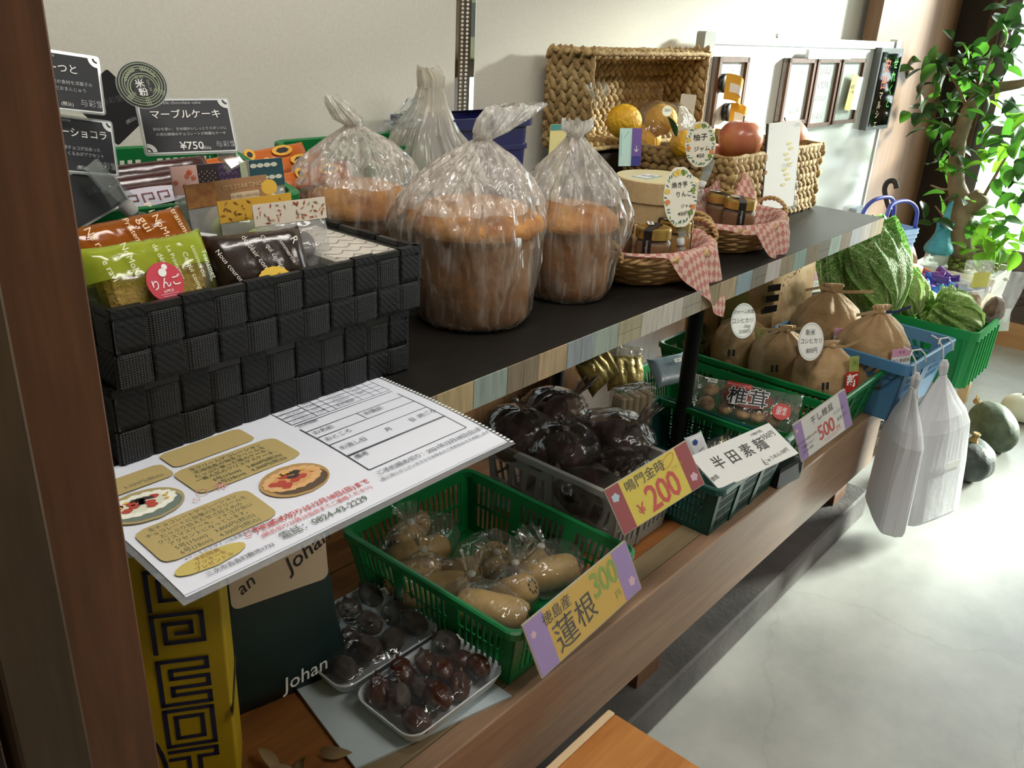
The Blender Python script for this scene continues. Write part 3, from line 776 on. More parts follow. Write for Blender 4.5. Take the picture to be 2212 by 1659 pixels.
name_card('black laminated card ending in tsuto, upper one beside the post', (.452, 1.1, 1.326), .035, .30, -.15,
    [('manju', -.06, .41, .0060, MGREYI, 0), ('はーつと', .02, .20, .0120, MCARDW, .012), ('三次の食材を洋菓子の', .14, -.02, .0052, MGREYI, .004), ('技で包んだおまんじゅう', .04, -.13, .0052, MGREYI, .004), ('(税込)', .08, -.38, .0055, MCARDW, 0), ('与彩堂', .35, -.34, .0095, MGREYI, -.004)], .108, .070)
name_card('black laminated card ending in chocolat, lower one beside the post', (.459, 1.095, 1.2525), .15, .30, -.19,
    [('brownie', -.10, .41, .0060, MGREYI, 0), ('ガトーショコラ', .02, .20, .0120, MCARDW, .012), ('濃厚チョコが出会った', .06, -.06, .0052, MGREYI, .004), ('くるみがアクセント', .12, -.16, .0052, MGREYI, .004), ('(税込)', .06, -.39, .0055, MCARDW, 0), ('与彩堂', .35, -.33, .0095, MGREYI, -.004)], .108, .070)
tk = C3('price_card', 'plain black card turned aside behind the upper left card', 'price card', PY(243, 232, 1.16), -.5, .3, .75, 'black laminated cake cards')
sheet(tk, 'laminate', .064, .074, M('dark_card', '191a1d', .4), .0008, 0, 0, 0, .003); text(tk, '与彩堂', .006, .006, .009, M('card_dim_ink', '55575a', .5), .0006, -.5); text(tk, '(税込)', .004, -.026, .0055, MGREYI, .0006, -.2)
tk = C3('price_card', 'black card low behind the post, under the chocolat card', 'price card', PY(190, 420, 1.08), .25, .35, .25, 'black laminated cake cards')
sheet(tk, 'laminate', .10, .062, FILM('laminate_film', 'ffffff', .3, 'e8eeee', .05, 0., 10), .0006, 0, 0, 0, .003); sheet(tk, 'print', .094, .056, M('dark_card', '191a1d', .4), .0004, 0, 0, .0006); text(tk, '与彩堂', .012, .0, .009, M('card_dim_ink', '55575a', .5), .0012)

# clear plastic clips
MACRY = FILM('acrylic', 'eef3f3', .12, 'ffffff', .04, 0.1, 40, ior=1.5)
def clip(label, c, yaw, pit, rol, s=1., knob=False):
    t = C3('card_clip', label, 'clip', c, yaw, pit, rol, 'clear plastic card clips')
    MB().rbox(-.009 * s, .009 * s, .0, .026 * s, .001, .0035, .001).build('jaw', MACRY, t)
    MB().rbox(-.009 * s, .009 * s, .0, .026 * s, -.0035, -.001, .001).build('jaw', MACRY, t)
    MB().hexa([(-.008 * s, -.018 * s, .009 * s), (.008 * s, -.018 * s, .009 * s), (.008 * s, .0, .0035), (-.008 * s, .0, .0035), (-.008 * s, -.018 * s, .011 * s), (.008 * s, -.018 * s, .011 * s), (.008 * s, 0, .006), (-.008 * s, 0, .006)]).build('grip', MACRY, t)
    MB().hexa([(-.008 * s, -.018 * s, -.011 * s), (.008 * s, -.018 * s, -.011 * s), (.008 * s, .0, -.006), (-.008 * s, .0, -.006), (-.008 * s, -.018 * s, -.009 * s), (.008 * s, -.018 * s, -.009 * s), (.008 * s, 0, -.0035), (-.008 * s, 0, -.0035)]).build('grip', MACRY, t)
    MB().tube([(-.010 * s, -.002, 0), (.010 * s, -.002, 0)], .0035 * s, 10).build('hinge', MACRY, t, True)
    if knob:
        MB().lathe([(.006 * s, 0), (.0075 * s, .002), (.0075 * s, .012 * s), (.006 * s, .014 * s)], 14).xf(Matrix.Translation((0, -.020 * s, 0)) @ Matrix.Rotation(PI / 2, 4, 'X')).build('knob', M('white_knob', 'e4e6e6', .4), t, True)
        MB().lathe([(.005 * s, 0), (.010 * s, .006 * s), (.011 * s, .024 * s), (.008 * s, .030 * s)], 14).xf(Matrix.Translation((0, -.034 * s, 0)) @ Matrix.Rotation(PI / 2, 4, 'X')).build('clamp', MACRY, t, True)
    return t
clip('clear plastic clip gripping the marble cake card', PY(487, 330, .985), -.3, .4, .45, 1.15)
clip('clear clip with a white knob under the chocolat card', PY(236, 402, 1.06), .1, .3, .5, 1.25, True)
# ================================================================== slotted plastic baskets
MGRN = M('green_plastic', '12783c', .38, spec=.5, var='106e37', vscale=8)
MTEAL = M('teal_plastic', '0c4a43', .4, var='0a423c', vscale=8)
MGRN2 = M('bright_green_plastic', '1b8a45', .4)
MBLUE = M('blue_plastic', '4f83ad', .38, var='4a7ca6', vscale=8)
MWHP = M('frosted_white_plastic', 'b9b6b0', .4, transl=.35)
def crate(name, label, loc, w, d, h, mat, group=None, rz=0., taper=.9, win=(3, 3), bars=(7, 7), rows=2, rot=None, lip=.012, slant=0., bot=.16, top=.86, side_mats=None, colw=.10):
    t = T(name, label, 'basket', loc, rz, group, rot)
    th = .003
    def ringpt(sx, sy, tt):
        k = taper + (1 - taper) * tt
        return Vector((sx * w / 2 * k, sy * d / 2 * k, tt * h))
    cor = [(-1, -1), (1, -1), (1, 1), (-1, 1)]
    kb = taper
    mb = MB(); mb.box(-w / 2 * kb, w / 2 * kb, -d / 2 * kb, d / 2 * kb, 0, .004); mb.build('base', mat, t)
    for sd in range(4):
        a, b = cor[sd], cor[(sd + 1) % 4]
        def P(s_, t_, o_):
            p = ringpt(a[0], a[1], t_).lerp(ringpt(b[0], b[1], t_), s_)
            n_ = Vector((a[0] + b[0], a[1] + b[1], 0)).normalized()
            return p + n_ * o_
        mb = MB()
        def bar(s0, s1, t0, t1, o0=-th, o1=0., sl=0.):
            mb.hexa([P(s0, t0, o1), P(s1, t0, o1), P(s1, t0, o0), P(s0, t0, o0), P(s0 + sl, t1, o1), P(s1 + sl, t1, o1), P(s1 + sl, t1, o0), P(s0 + sl, t1, o0)])
        nw = win[sd % 2]; nb = bars[sd % 2]
        bar(0, 1, 0, bot); bar(0, 1, top, 1)
        cw = colw / nw * 2 if nw > 1 else colw
        for i in range(nw + 1):
            s0 = max(0, i / nw - cw / 2); s1 = min(1, i / nw + cw / 2)
            if i in (0, nw): s0, s1 = (0, cw * .8) if i == 0 else (1 - cw * .8, 1)
            bar(s0, s1, bot, top, -th, .0015 if 0 < i < nw else 0)
            if 0 < i < nw: bar(s0, s1, 0, 1.0, 0, .003)
        for i in range(nw):
            s0 = i / nw + cw / 2; s1 = (i + 1) / nw - cw / 2
            for k in range(1, nb):
                sc_ = s0 + (s1 - s0) * k / nb; bw = (s1 - s0) / nb * .36
                bar(sc_ - bw / 2, sc_ + bw / 2, bot, top, -th, 0, slant)
            for r in range(1, rows):
                tt = bot + (top - bot) * r / rows
                bar(s0 - .01, s1 + .01, tt - .018, tt + .018)
        mb.build('side_panel', mat, t)
    # rim with outward lip
    mb = MB(); R = .022
    def rr(k, z, o):
        pts = []; W_, D_ = w / 2 * k + o, d / 2 * k + o
        for sx, sy, a0 in ((1, -1, -90), (1, 1, 0), (-1, 1, 90), (-1, -1, 180)):
            for q in range(5):
                aa = math.radians(a0 + q * 22.5)
                pts.append((sx * (W_ - R) + R * math.cos(aa), sy * (D_ - R) + R * math.sin(aa), z))
        return pts
    mb.loft([rr(1, h - lip, .0005), rr(1, h - lip, .008), rr(1, h, .008), rr(1, h + .002, .004), rr(1, h, -.003), rr(1, h - lip, -.003)], False, False)
    mb.build('rim', mat, t, False)
    return t
crate('slotted_basket', 'green slotted basket of wrapped snacks behind the black basket', (.598, 1.235, 1.062), .36, .27, .125, MGRN, 'green slotted baskets', 0, .93, (3, 2), (8, 8), 2, (.13, 0, -.16))
crate('slotted_basket', 'green basket mostly hidden behind the leftmost bread bag', (1.09, 1.345, 1.06), .30, .10, .125, MGRN, 'green slotted baskets', 0, .93, (2, 2), (7, 7), 2, (.1, 0, .0))
# two upturned trays that carry those baskets
for x_, lb in ((.635, 'dark wooden riser under the green snack basket on the shelf'), (1.22, 'dark wooden riser on the shelf behind the bread bags')):
    t = T('wooden_riser', lb, 'riser', (x_, 1.285, .951))
    MB().rbox(-.17, .17, -.10, .11, .085, .10, .002).build('top', WDARK, t)
    for sx in (-.15, .15): MB().box(sx - .01, sx + .01, -.09, .10, 0, .085).build('side', WDARK, t)

MAROON = M('maroon_foil', '3d1418', .2, bump=.2, bscale=16, spec=.7); ORANGE = M('orange_foil', 'c2631f', .24, bump=.15, bscale=16, spec=.6)
MSNK = M('snack_yellow', 'e9b23c', .4)
for i, (u, v, y, c, rol, L_, lb) in enumerate((
        (330, 372, 1.20, 'm', .04, .17, 'glossy maroon snack pack, uppermost in the green basket'),
        (330, 398, 1.17, 'm', .06, .19, 'glossy maroon snack pack, middle one in the green basket'),
        (300, 425, 1.14, 'm', .05, .19, 'maroon snack pack with pale printed panel, lowest in the green basket'),
        (530, 350, 1.27, 'o', .09, .24, 'orange snack pack, highest one at the back of the green basket'),
        (570, 368, 1.24, 'o', .07, .24, 'orange snack pack in the middle of the green basket'),
        (640, 390, 1.20, 'o', .09, .22, 'orange snack pack, lowest in the green basket'))):
    t = C3('snack_pack', lb, 'snack pack', PY(u, v, y), -.05, .55, rol, 'snack packs in the green basket')
    p = pillow(L_, .034, .020, .1, 30 + i); p.xf(Matrix.Rotation(PI / 2, 4, 'X')); p.build('wrapper', MAROON if c == 'm' else ORANGE, t, True)
    if c == 'o':
        disc(t, 'print_spot', .020, .009, MSNK, .0004, L_ * .28, .004, .0135, 20); disc(t, 'print_house', .013, .005, MBLKP, .0004, L_ * .28, .004, .0141, 6)
        disc(t, 'print_spot', .010, .010, MSNK, .0004, L_ * .02, .006, .0135, 18); disc(t, 'print_dot', .005, .005, MBLKP, .0004, L_ * .02, .006, .0141, 14)
    elif i == 2:
        disc(t, 'print_panel', L_ * .36, .013, M('pale_lilac', 'c9c4d2', .4), .0004, .005, -.006, .0135, 26)
        strokes(t, 'print_key', [[(-.045 + q * .022, -.013), (-.045 + q * .022, -.002), (-.031 + q * .022, -.002), (-.031 + q * .022, -.010), (-.038 + q * .022, -.010)] for q in range(5)], .002, M('maroon_ink', '6d2a35', .5), .0142)
# ================================================================== bread in plastic bags
FBREAD = FILM('bread_bag_film', 'fbf7f0', .17, 'f6f0e6', .15, 1., 15, (1.8, 1.8, .5), 1.55, None, .03, (.10, .48))
FGATH = FILM('gathered_bag_film', 'f8f6f2', .40, 'fdfbf7', .15, 1., 17, (2., 2., .5), 1.55, None, .03, (.36, .70))
FBREAD2 = FILM('cloudy_bag_film', 'f2efe6', .52, 'efe9dc', .2, .8, 16, (1.6, 1.6, .6))
def bread_mat():
    m = bpy.data.materials.new('bread_crust'); m.use_nodes = True
    nt = m.node_tree; N = nt.nodes; L = nt.links; b = N['Principled BSDF']
    tc = N.new('ShaderNodeTexCoord'); n = N.new('ShaderNodeTexNoise'); n.inputs['Scale'].default_value = 14; n.inputs['Detail'].default_value = 5
    L.new(tc.outputs['Object'], n.inputs['Vector'])
    r = N.new('ShaderNodeValToRGB'); e = r.color_ramp.elements
    e[0].position = .25; e[0].color = (*lin('70451f'), 1); e[1].position = .75; e[1].color = (*lin('b27f4c'), 1)
    L.new(n.outputs['Fac'], r.inputs[0]); L.new(r.outputs[0], b.inputs['Base Color']); b.inputs['Roughness'].default_value = .7
    n2 = N.new('ShaderNodeTexNoise'); n2.inputs['Scale'].default_value = 60; L.new(tc.outputs['Object'], n2.inputs['Vector'])
    bp = N.new('ShaderNodeBump'); bp.inputs['Strength'].default_value = .4; bp.inputs['Distance'].default_value = .006
    L.new(n2.outputs['Fac'], bp.inputs['Height']); L.new(bp.outputs[0], b.inputs['Normal'])
    return m
MBREAD = bread_mat(); MBTOP = M('bread_top', '965a26', .7, var='cf9a5a', vscale=18, bump=.4, bscale=50)
def fold(th, seed, k=1.):
    rr = random.Random(seed); s_ = 0.
    for q, f in ((1., 7), (.8, 11), (.6, 17), (.5, 25), (.38, 39), (.28, 57)):
        s_ += q * math.sin(f * th + rr.uniform(0, 6.28) + k * rr.uniform(-2, 2))
    return s_ / 2.4
def bagloft(rings, seed, n=160, sharp=1.):
    """rings: (cx, cy, z, rx, ry, fold amplitude, noise amplitude)"""
    out = []; zz = 0
    for i, (cx_, cy_, z, rx, ry, am, na) in enumerate(rings):
        ring = []
        for j in range(n):
            th = 2 * PI * j / n
            q = 1 + am * fold(th, seed, i * .06) + na * .22 * nz((math.cos(th) * 7, math.sin(th) * 7, z * 22), 1.6, seed + 4) + na * nz((math.cos(th) * 2.2, math.sin(th) * 2.2, z * 16), 1.6, seed)
            ring.append((cx_ + rx * q * math.cos(th), cy_ + ry * q * math.sin(th), z + na * .06 * nz((math.cos(th) * 3, math.sin(th) * 3, z * 9), 1, seed + 3)))
        out.append(ring)
    return out
def dense(rings, k=3):
    out = []
    for a, b in zip(rings[:-1], rings[1:]):
        for q in range(k):
            u = q / k; out.append(tuple(x + (y - x) * u for x, y in zip(a, b)))
    out.append(rings[-1]); return out
def bread(label, loc, rl, hl, rings, seed, film, tail, wide=1.12):
    t = T('bagged_bread', label, 'bread', loc, 0, 'loaves of bread in tied plastic bags')
    if hl:
        prof = [(rl * .90, .004), (rl * .96, .012), (rl * .97, hl * .45), (rl * .99, hl * .70), (rl * 1.0, hl * .73), (rl * wide, hl * .78), (rl * (wide + .04), hl * .83), (rl * (wide - .02), hl * .90), (rl * .85, hl * .975), (rl * .5, hl * 1.02), (.004, hl * 1.03)]
        mb = MB(); n = 40; rg = []
        for r, z in prof:
            rg.append([(r * (1 + .035 * nz((math.cos(2 * PI * j / n) * 2, math.sin(2 * PI * j / n) * 2, z * 14), 1, seed)) * math.cos(2 * PI * j / n), r * (1 + .035 * nz((math.cos(2 * PI * j / n) * 2, math.sin(2 * PI * j / n) * 2, z * 14), 1, seed + 9)) * math.sin(2 * PI * j / n), z) for j in range(n)])
        mb.loft(rg[:6], True, False); mb.build('loaf', MBREAD, t, True)
        MB().loft(rg[5:], False, True).build('loaf_top', MBTOP, t, True)
    rl_ = bagloft(dense(rings, 4), seed); cut = int(len(rl_) * .60)
    MB().loft(rl_[:cut + 1], True, False).build('bag', film, t, True)
    g_ = FGATH if film is FBREAD else film
    MB().loft(rl_[cut:], False, False).build('bag_gather', g_, t, True)
    MB().loft(bagloft(dense(tail, 3), seed + 5), False, False).build('bag_tail', g_, t, True)
    k = tail[0]
    MB().ell((k[0], k[1], k[2] + .002), (.016, .015, .013), None, 14, 8, lambda d: 1 + .25 * nz(d, 3, seed)).build('knot', FILM('knot_film', 'f4f2ee', .7, 'f2f0ec', .2, .9, 60), t, True)
    return t
bread('large bagged bread loaf in the centre, its bag flaring up to the right', (1.012, .943, .951), .097, .195,
      [(0, 0, .001, .088, .088, .0, .02), (0, 0, .02, .101, .101, .01, .03), (-.004, 0, .07, .108, .107, .02, .05), (-.012, .005, .13, .124, .118, .03, .07), (-.012, .01, .165, .128, .12, .05, .08), (-.006, .01, .20, .116, .108, .08, .09), (0, .008, .235, .086, .082, .13, .07), (.006, .004, .265, .05, .05, .2, .05), (.010, 0, .29, .014, .014, .15, .02)], 3, FBREAD,
      [(.010, 0, .29, .012, .012, .1, 0), (.022, -.004, .302, .030, .020, .25, .05), (.052, -.008, .322, .055, .022, .2, .1), (.078, -.01, .338, .064, .018, .15, .1), (.092, -.012, .342, .060, .012, .1, .1)])
bread('bagged bread loaf at the right end, beside the round wooden box', (1.245, .925, .951), .080, .165,
      [(0, 0, .001, .074, .074, .0, .02), (0, 0, .02, .084, .084, .01, .03), (.004, 0, .07, .09, .09, .02, .05), (.012, 0, .115, .105, .10, .03, .07), (.016, .002, .15, .108, .10, .05, .08), (.014, .004, .19, .094, .088, .09, .09), (.006, .004, .225, .066, .064, .15, .07), (0, 0, .26, .032, .032, .22, .04), (-.004, 0, .285, .013, .013, .15, .02)], 14, FBREAD,
      [(-.004, 0, .285, .011, .011, .1, 0), (-.004, 0, .295, .026, .020, .3, .1), (.0, .0, .310, .034, .020, .3, .15)], 1.07)
bread('bagged bread loaf on the left, behind the black basket corner', (.952, 1.165, .951), .090, .195,
      [(0, 0, .001, .085, .085, .0, .02), (0, 0, .04, .097, .097, .01, .03), (0, 0, .10, .105, .105, .02, .05), (0, 0, .15, .124, .118, .03, .07), (0, .005, .195, .12, .112, .06, .08), (0, .005, .235, .092, .088, .12, .08), (0, 0, .268, .05, .05, .2, .05), (-.006, 0, .29, .015, .015, .15, .02)], 23, FBREAD,
      [(-.006, 0, .29, .012, .012, .1, 0), (-.016, .0, .302, .024, .016, .25, .05), (-.035, .005, .325, .020, .012, .2, .1), (-.045, .008, .338, .012, .006, .2, .1)])
bread('cloudy white bag of bread standing at the back, its neck tall and narrow', (1.262, 1.30, 1.06), .08, 0,
      [(0, 0, .001, .09, .08, .02, .03), (0, 0, .04, .12, .09, .04, .06), (-.01, 0, .09, .11, .08, .07, .08), (-.02, 0, .14, .07, .055, .14, .08), (-.012, 0, .19, .036, .03, .2, .06), (-.010, 0, .225, .026, .022, .2, .05)], 31, FBREAD2,
      [(-.010, 0, .225, .026, .022, .18, 0), (-.010, 0, .245, .028, .022, .2, .1), (-.018, 0, .262, .022, .012, .2, .1)])
cb = T('crumpled_bag', 'crumpled clear cellophane corner sticking up behind the left bread', 'plastic bag', PY(868, 268, 1.24))
def cf(u, v):
    return ((u - .5) * .10 * (1 - .75 * v) + v * .045, .012 * nz((u * 4, v * 4, 1), 1.5, 2), v * .060 - .012 + .012 * nz((u * 5, v * 5, 0), 1.5, 8))
MB().grid(cf, 12, 10).build('film', FILM('crisp_film', 'eef2f2', .10, 'ffffff', .06, 1., 40), cb, True)
MB().grid(lambda u, v: (cf(u, v)[0] * .9 - .004, cf(v, u)[1] + .012, cf(u, v)[2] * .95), 12, 10).build('film', MATS['crisp_film'], cb, True)

# navy bin behind the bread
nbn = T('storage_bin', 'navy blue plastic bin half hidden behind the large bread', 'bin', (1.385, 1.335, .951), -.03)
MNAVY = M('navy_plastic', '141650', .35)
def rrect(W_, D_, R, z):
    pts = []
    for sx, sy, a0 in ((1, -1, -90), (1, 1, 0), (-1, 1, 90), (-1, -1, 180)):
        for q in range(5):
            aa = math.radians(a0 + q * 22.5); pts.append((sx * (W_ - R) + R * math.cos(aa), sy * (D_ - R) + R * math.sin(aa), z))
    return pts
MB().loft([rrect(.14, .055, .02, 0), rrect(.15, .06, .02, .255), rrect(.147, .057, .02, .255), rrect(.137, .052, .02, .004)], True, True).build('body', MNAVY, nbn)
MB().loft([rrect(.150, .060, .02, .25), rrect(.158, .068, .02, .25), rrect(.158, .068, .02, .272), rrect(.150, .060, .02, .272)], False, False).build('rim', MNAVY, nbn)
MB().loft([rrect(.148, .058, .02, .20), rrect(.152, .062, .02, .20), rrect(.152, .062, .02, .21), rrect(.148, .058, .02, .21)], False, False).build('rib', MNAVY, nbn)

# ================================================================== seagrass baskets
MSEA = M('seagrass', 'b59a68', .75, var='8a6c40', vscale=26, bump=.5, bscale=120, stretch=(1, 1, 1))
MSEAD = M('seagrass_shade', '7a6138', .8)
def braid_mesh(length, wd, seed):
    """one plaited rope along x made of slanted leaf-like strands"""
    mb = MB(); rr = random.Random(seed); step = .026; n = max(2, int(length / step)); step = length / n
    for k in range(n):
        for sg in (-1, 1):
            c = (-length / 2 + (k + .5 + (.25 if sg > 0 else -.25)) * step, -.001 + rr.uniform(-.001, .001), sg * wd * .22)
            R = Euler((rr.uniform(-.25, .25), -sg * (.55 + rr.uniform(-.12, .12)) , rr.uniform(-.15, .15))).to_matrix()
            mb.ell(c, (step * .74, .0075 + rr.uniform(0, .002), wd * .29), R, 8, 5)
    return mb
def seagrass(name, label, loc, w, d, h, rows, rot=(0, 0, 0), seed=1):
    t = T(name, label, 'basket', loc, 0, 'square seagrass baskets', rot)
    wd = h / rows
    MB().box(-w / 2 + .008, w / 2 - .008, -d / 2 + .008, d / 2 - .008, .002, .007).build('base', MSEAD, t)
    for sd in range(4):
        Ln = (w, d)[sd % 2]; D = (d, w)[sd % 2]
        src = [braid_mesh(Ln - .006, wd, seed + sd * 3 + q).build('braid', MSEA, t, True) for q in range(2)]
        for r in range(rows):
            o = src[r] if r < 2 else part(src[r % 2], t)
            o.matrix_local = Matrix.Rotation(sd * PI / 2, 4, 'Z') @ Matrix.Translation((0 if r % 4 < 2 else .008, -D / 2 + .008, (r + .5) * wd))
        Rz = Matrix.Rotation(sd * PI / 2, 4, 'Z')
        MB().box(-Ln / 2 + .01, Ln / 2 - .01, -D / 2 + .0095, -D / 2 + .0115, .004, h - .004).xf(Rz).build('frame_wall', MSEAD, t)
        # twisted rim cord
        pts = [(-Ln / 2 + Ln * q / 20, -D / 2 + .008 + .0015 * math.sin(q * 2.2), h + .002 + .0015 * math.cos(q * 2.2)) for q in range(21)]
        MB().tube(pts, .006, 8).xf(Rz).build('rim_cord', MSEA, t, True)
        # inside of the plait
        inn = part(src[0], t); inn.name = 'braid'; inn.matrix_local = Rz @ Matrix.Translation((0, -D / 2 + .014, wd * .5)) @ Matrix.Rotation(PI, 4, 'Z')
        for r in range(1, rows):
            i2 = part(src[r % 2], t); i2.matrix_local = Rz @ Matrix.Translation((0, -D / 2 + .014, (r + .5) * wd)) @ Matrix.Rotation(PI, 4, 'Z')
    for q in range(int(d / .032)):       # plaits across the base, seen when the basket lies on its side
        b = braid_mesh(w - .01, .032, seed + 40 + q).build('braid', MSEA, t, True); b.matrix_local = Matrix.Translation((0, -d / 2 + .02 + q * .032, .008)) @ Matrix.Rotation(PI / 2, 4, 'X')
    return t
# low basket with apples and yuzu
seagrass('seagrass_basket', 'low seagrass basket holding apples and bagged yuzu on the shelf', (2.215, 1.15, .952), .55, .36, .178, 5, (0, 0, -.01), 2)
# basket laid on its side, mouth to the room
up_ = seagrass('seagrass_basket', 'seagrass basket tipped on its side above the yuzu, mouth facing out', (2.005, 1.395, 1.243), .555, .235, .135, 4, (PI / 2, 0, .0), 5)
seagrass_stand = T('wooden_riser', 'wooden riser behind the low basket carrying the tipped seagrass basket', 'riser', (1.85, 1.33, .951))
MB().rbox(-.08, .07, -.06, .06, 0, .165, .002).build('block', WDARK, seagrass_stand)

# yuzu in a clear bag
YC = [(1348, 262, 1.205, .043), (1428, 258, 1.215, .042), (1478, 312, 1.12, .037), (1395, 300, 1.25, .040)]
yz = T('yuzu_bag', 'clear bag of three yellow yuzu with a leaf and price sticker', 'fruit bag', tuple(PY(1400, 310, 1.18)))
MYUZU = M('yuzu_peel', 'd9a013', .5, var='e4b52a', vscale=24, bump=.55, bscale=110)
base = Vector(yz.location)
for k, (u, v, y, r) in enumerate(YC):
    MB().ell((0, 0, 0), (r, r, r * .93), None, 24, 16, lambda d: 1 + .03 * nz(d, 3, k)).build('yuzu', MYUZU, yz, True).location = PY(u, v, y) - base
cc = sum((PY(u, v, y) for u, v, y, r in YC), Vector()) / 4 - base
MB().ell(cc + Vector((.01, -.01, 0)), (.128, .075, .074), None, 40, 24, lambda d: 1 + .10 * nz(d, 2.2, 5) + .03 * nz(d, 7, 2)).build('bag', FILM('yuzu_film', 'f6f4ee', .05, 'ffffff', .06, .8, 30), yz, True)
MB().loft(bagloft(dense([(0, 0, 0, .008, .008, .1, 0), (0, 0, .02, .014, .012, .3, .1), (-.006, 0, .05, .030, .018, .35, .2)]), 7), False, False).build('bag_neck', MATS['yuzu_film'], yz, True).location = PY(1292, 230, 1.22) - base
stk = C3('sticker', None, None, PY(1441, 240, 1.165), -.3, .35, .3); stk.parent = yz; stk.matrix_parent_inverse = Matrix.Translation(-base); stk['label'] = 'white oval price sticker'
disc(stk, 'sticker_paper', .0165, .0125, M('sticker_white', 'f0efea', .5), .0006, 0, 0, 0, 26); text(stk, '250', .0, .002, .010, MBLKP, .0008, -.3); text(stk, '円', .010, -.002, .007, MBLKP, .0008, -.3)
def leaf_mesh(L_, W_, curl=.15):
    mb = MB()
    def f(u, v):
        x_ = v * L_; hw = W_ / 2 * (math.sin(PI * v ** .85) ** .8) if 0 < v < 1 else 0
        return ((u - .5) * 2 * hw, x_, -curl * L_ * (v - .3) ** 2 + abs(u - .5) * .25 * W_ * math.sin(PI * v))
    return mb.grid(f, 4, 8, True)
lf = leaf_mesh(.055, .026).build('leaf', M('yuzu_leaf', '2f5a26', .45), yz, True); lf.location = PY(1462, 296, 1.10) - base; lf.rotation_euler = (1.2, .3, 1.1)

# apples
def apple(label, c, r, seed, lean=(0, 0)):
    t = T('apple', label, 'apple', c, seed, 'red apples in the low seagrass basket', (lean[0], lean[1], seed))
    prof = []
    for k in range(19):
        a = -PI / 2 + PI * k / 18
        rr_ = r * math.cos(a) * (1 + .07 * math.sin(a)); z = r * .92 * math.sin(a)
        dip = math.exp(-(rr_ / (r * .28)) ** 2)
        z -= (.20 * r * dip if a > 0 else -.10 * r * dip)
        prof.append((max(rr_, .0004), z))
    m = MATS.get('apple_skin')
    if not m:
        m = M('apple_skin', 'a84a3e', .33, var='c98a62', vscale=9, stretch=(1, 1, .25), coat=.25)
    MB().lathe(prof, 30).build('flesh', m, t, True)
    MB().tube([(0, 0, r * .66), (.002, 0, r * .85), (.005, 0, r * 1.02)], [.0022, .0018, .0024], 7).build('stem', M('apple_stem', '4a3018', .7), t, True)
    return t
apple('red apple with its stem up, left one on the seagrass basket', PY(1600, 302, 1.06), .0575, .4)
apple('red apple behind the tall white card on the seagrass basket', PY(1700, 300, 1.09), .060, 1.7, (.1, .25))
apple('red apple deep in the seagrass basket, only its top showing', PY(1552, 345, 1.14), .048, 2.6)

# pamphlet and yellow box behind
pm = C3('pamphlet', 'mint and violet pamphlet standing behind the round wooden box', 'pamphlet', PY(1362, 318, 1.13), -.35, .12, -.02)
sheet(pm, 'paper', .062, .085, M('mint_paper', 'bfe0da', .5), .003, 0, 0, 0); sheet(pm, 'violet_panel', .028, .085, M('violet_paper', '6a4f9a', .5), .0004, .017, 0, .0005)
sheet(pm, 'indigo_panel', .024, .022, M('indigo_paper', '2f2c86', .5), .0004, .018, -.031, .0009)
text(pm, '↓', .016, -.005, .020, MWHITE, .0012); strokes(pm, 'print_lines', [[(-.027, .03), (-.027, -.02)], [(-.02, .02), (-.006, .036)]], .0014, M('mint_ink', '7fb6b0', .5), .0006)
yb = C3('card', 'pale yellow card peeking out behind the right bread bag', 'card', PY(1207, 305, 1.15), -.2, .0, 0)
sheet(yb, 'stand', .03, .20, M('card_back', 'c9c2a8', .6), .003, 0, -.115, -.003)
sheet(yb, 'paper', .05, .07, M('pale_yellow_paper', 'eadf9a', .6), .002); sheet(yb, 'teal_stripe', .05, .012, M('teal_paper', '4f9a96', .6), .0004, 0, .029, .0006)

pc = C3('paper_card', 'cream paper card standing at the right inside the tipped basket', 'card', PY(1482, 248, 1.22), -.55, .05, -.06)
sheet(pc, 'paper', .046, .105, M('cream_card', 'd8d4c6', .6), .0015, 0, 0, 0, .004)

# ================================================================== round wooden boxes
MBENT = WOOD('bentwood', 'c9a878', 'dcc39a', 'X', 1.6, .5)
MLID = M('lid_cream', 'e2d8b0', .45, var='dcd1a6', vscale=6)
wbx = PZ(1432, 385, 1.135)
wbc = tuple(PZ(1420, 383, 1.125))[:2]
def bentbox(label, z0, r, h, lab=False):
    t = T('wooden_box', label, 'wooden box', (wbc[0], wbc[1], z0), .3, 'round bentwood boxes stacked on the shelf')
    MB().lathe([(r * .955, 0), (r * .96, .001), (r * .96, h * .56)], 40).build('body', MBENT, t)
    MB().lathe([(r * .955, h * .50), (r, h * .50), (r, h - .0015), (r - .0015, h)], 40).build('lid_side', MBENT, t)
    MB().lathe([(r - .002, h - .001), (r - .0025, h + .0006)], 40).build('lid', MLID, t)
    if lab:
        sheet(t, 'label_border', .060, .040, M('turquoise_paper', '6fb3bd', .5), .0004, -.018, .018, h + .0012, 0, -.25)
        sheet(t, 'label', .054, .034, M('label_white', 'eef0ee', .5), .0004, -.018, .018, h + .0017, 0, -.25)
        text(t, '安田', -.018, .024, .010, MBLKP, h + .0020, -.25); 
        for k in range(3): sheet(t, 'label_print', .030 - .006 * k, .0012, MBLKP, .0002, -.016 - .001 * k, .014 - .005 * k, h + .0021, 0, -.25)
    return t
bentbox('round bentwood box at the bottom of its stack, beside the jam basket', .951, .088, .088)
bentbox('round bentwood box on top, with a turquoise-edged label on its lid', 1.0405, .088, .086, True)

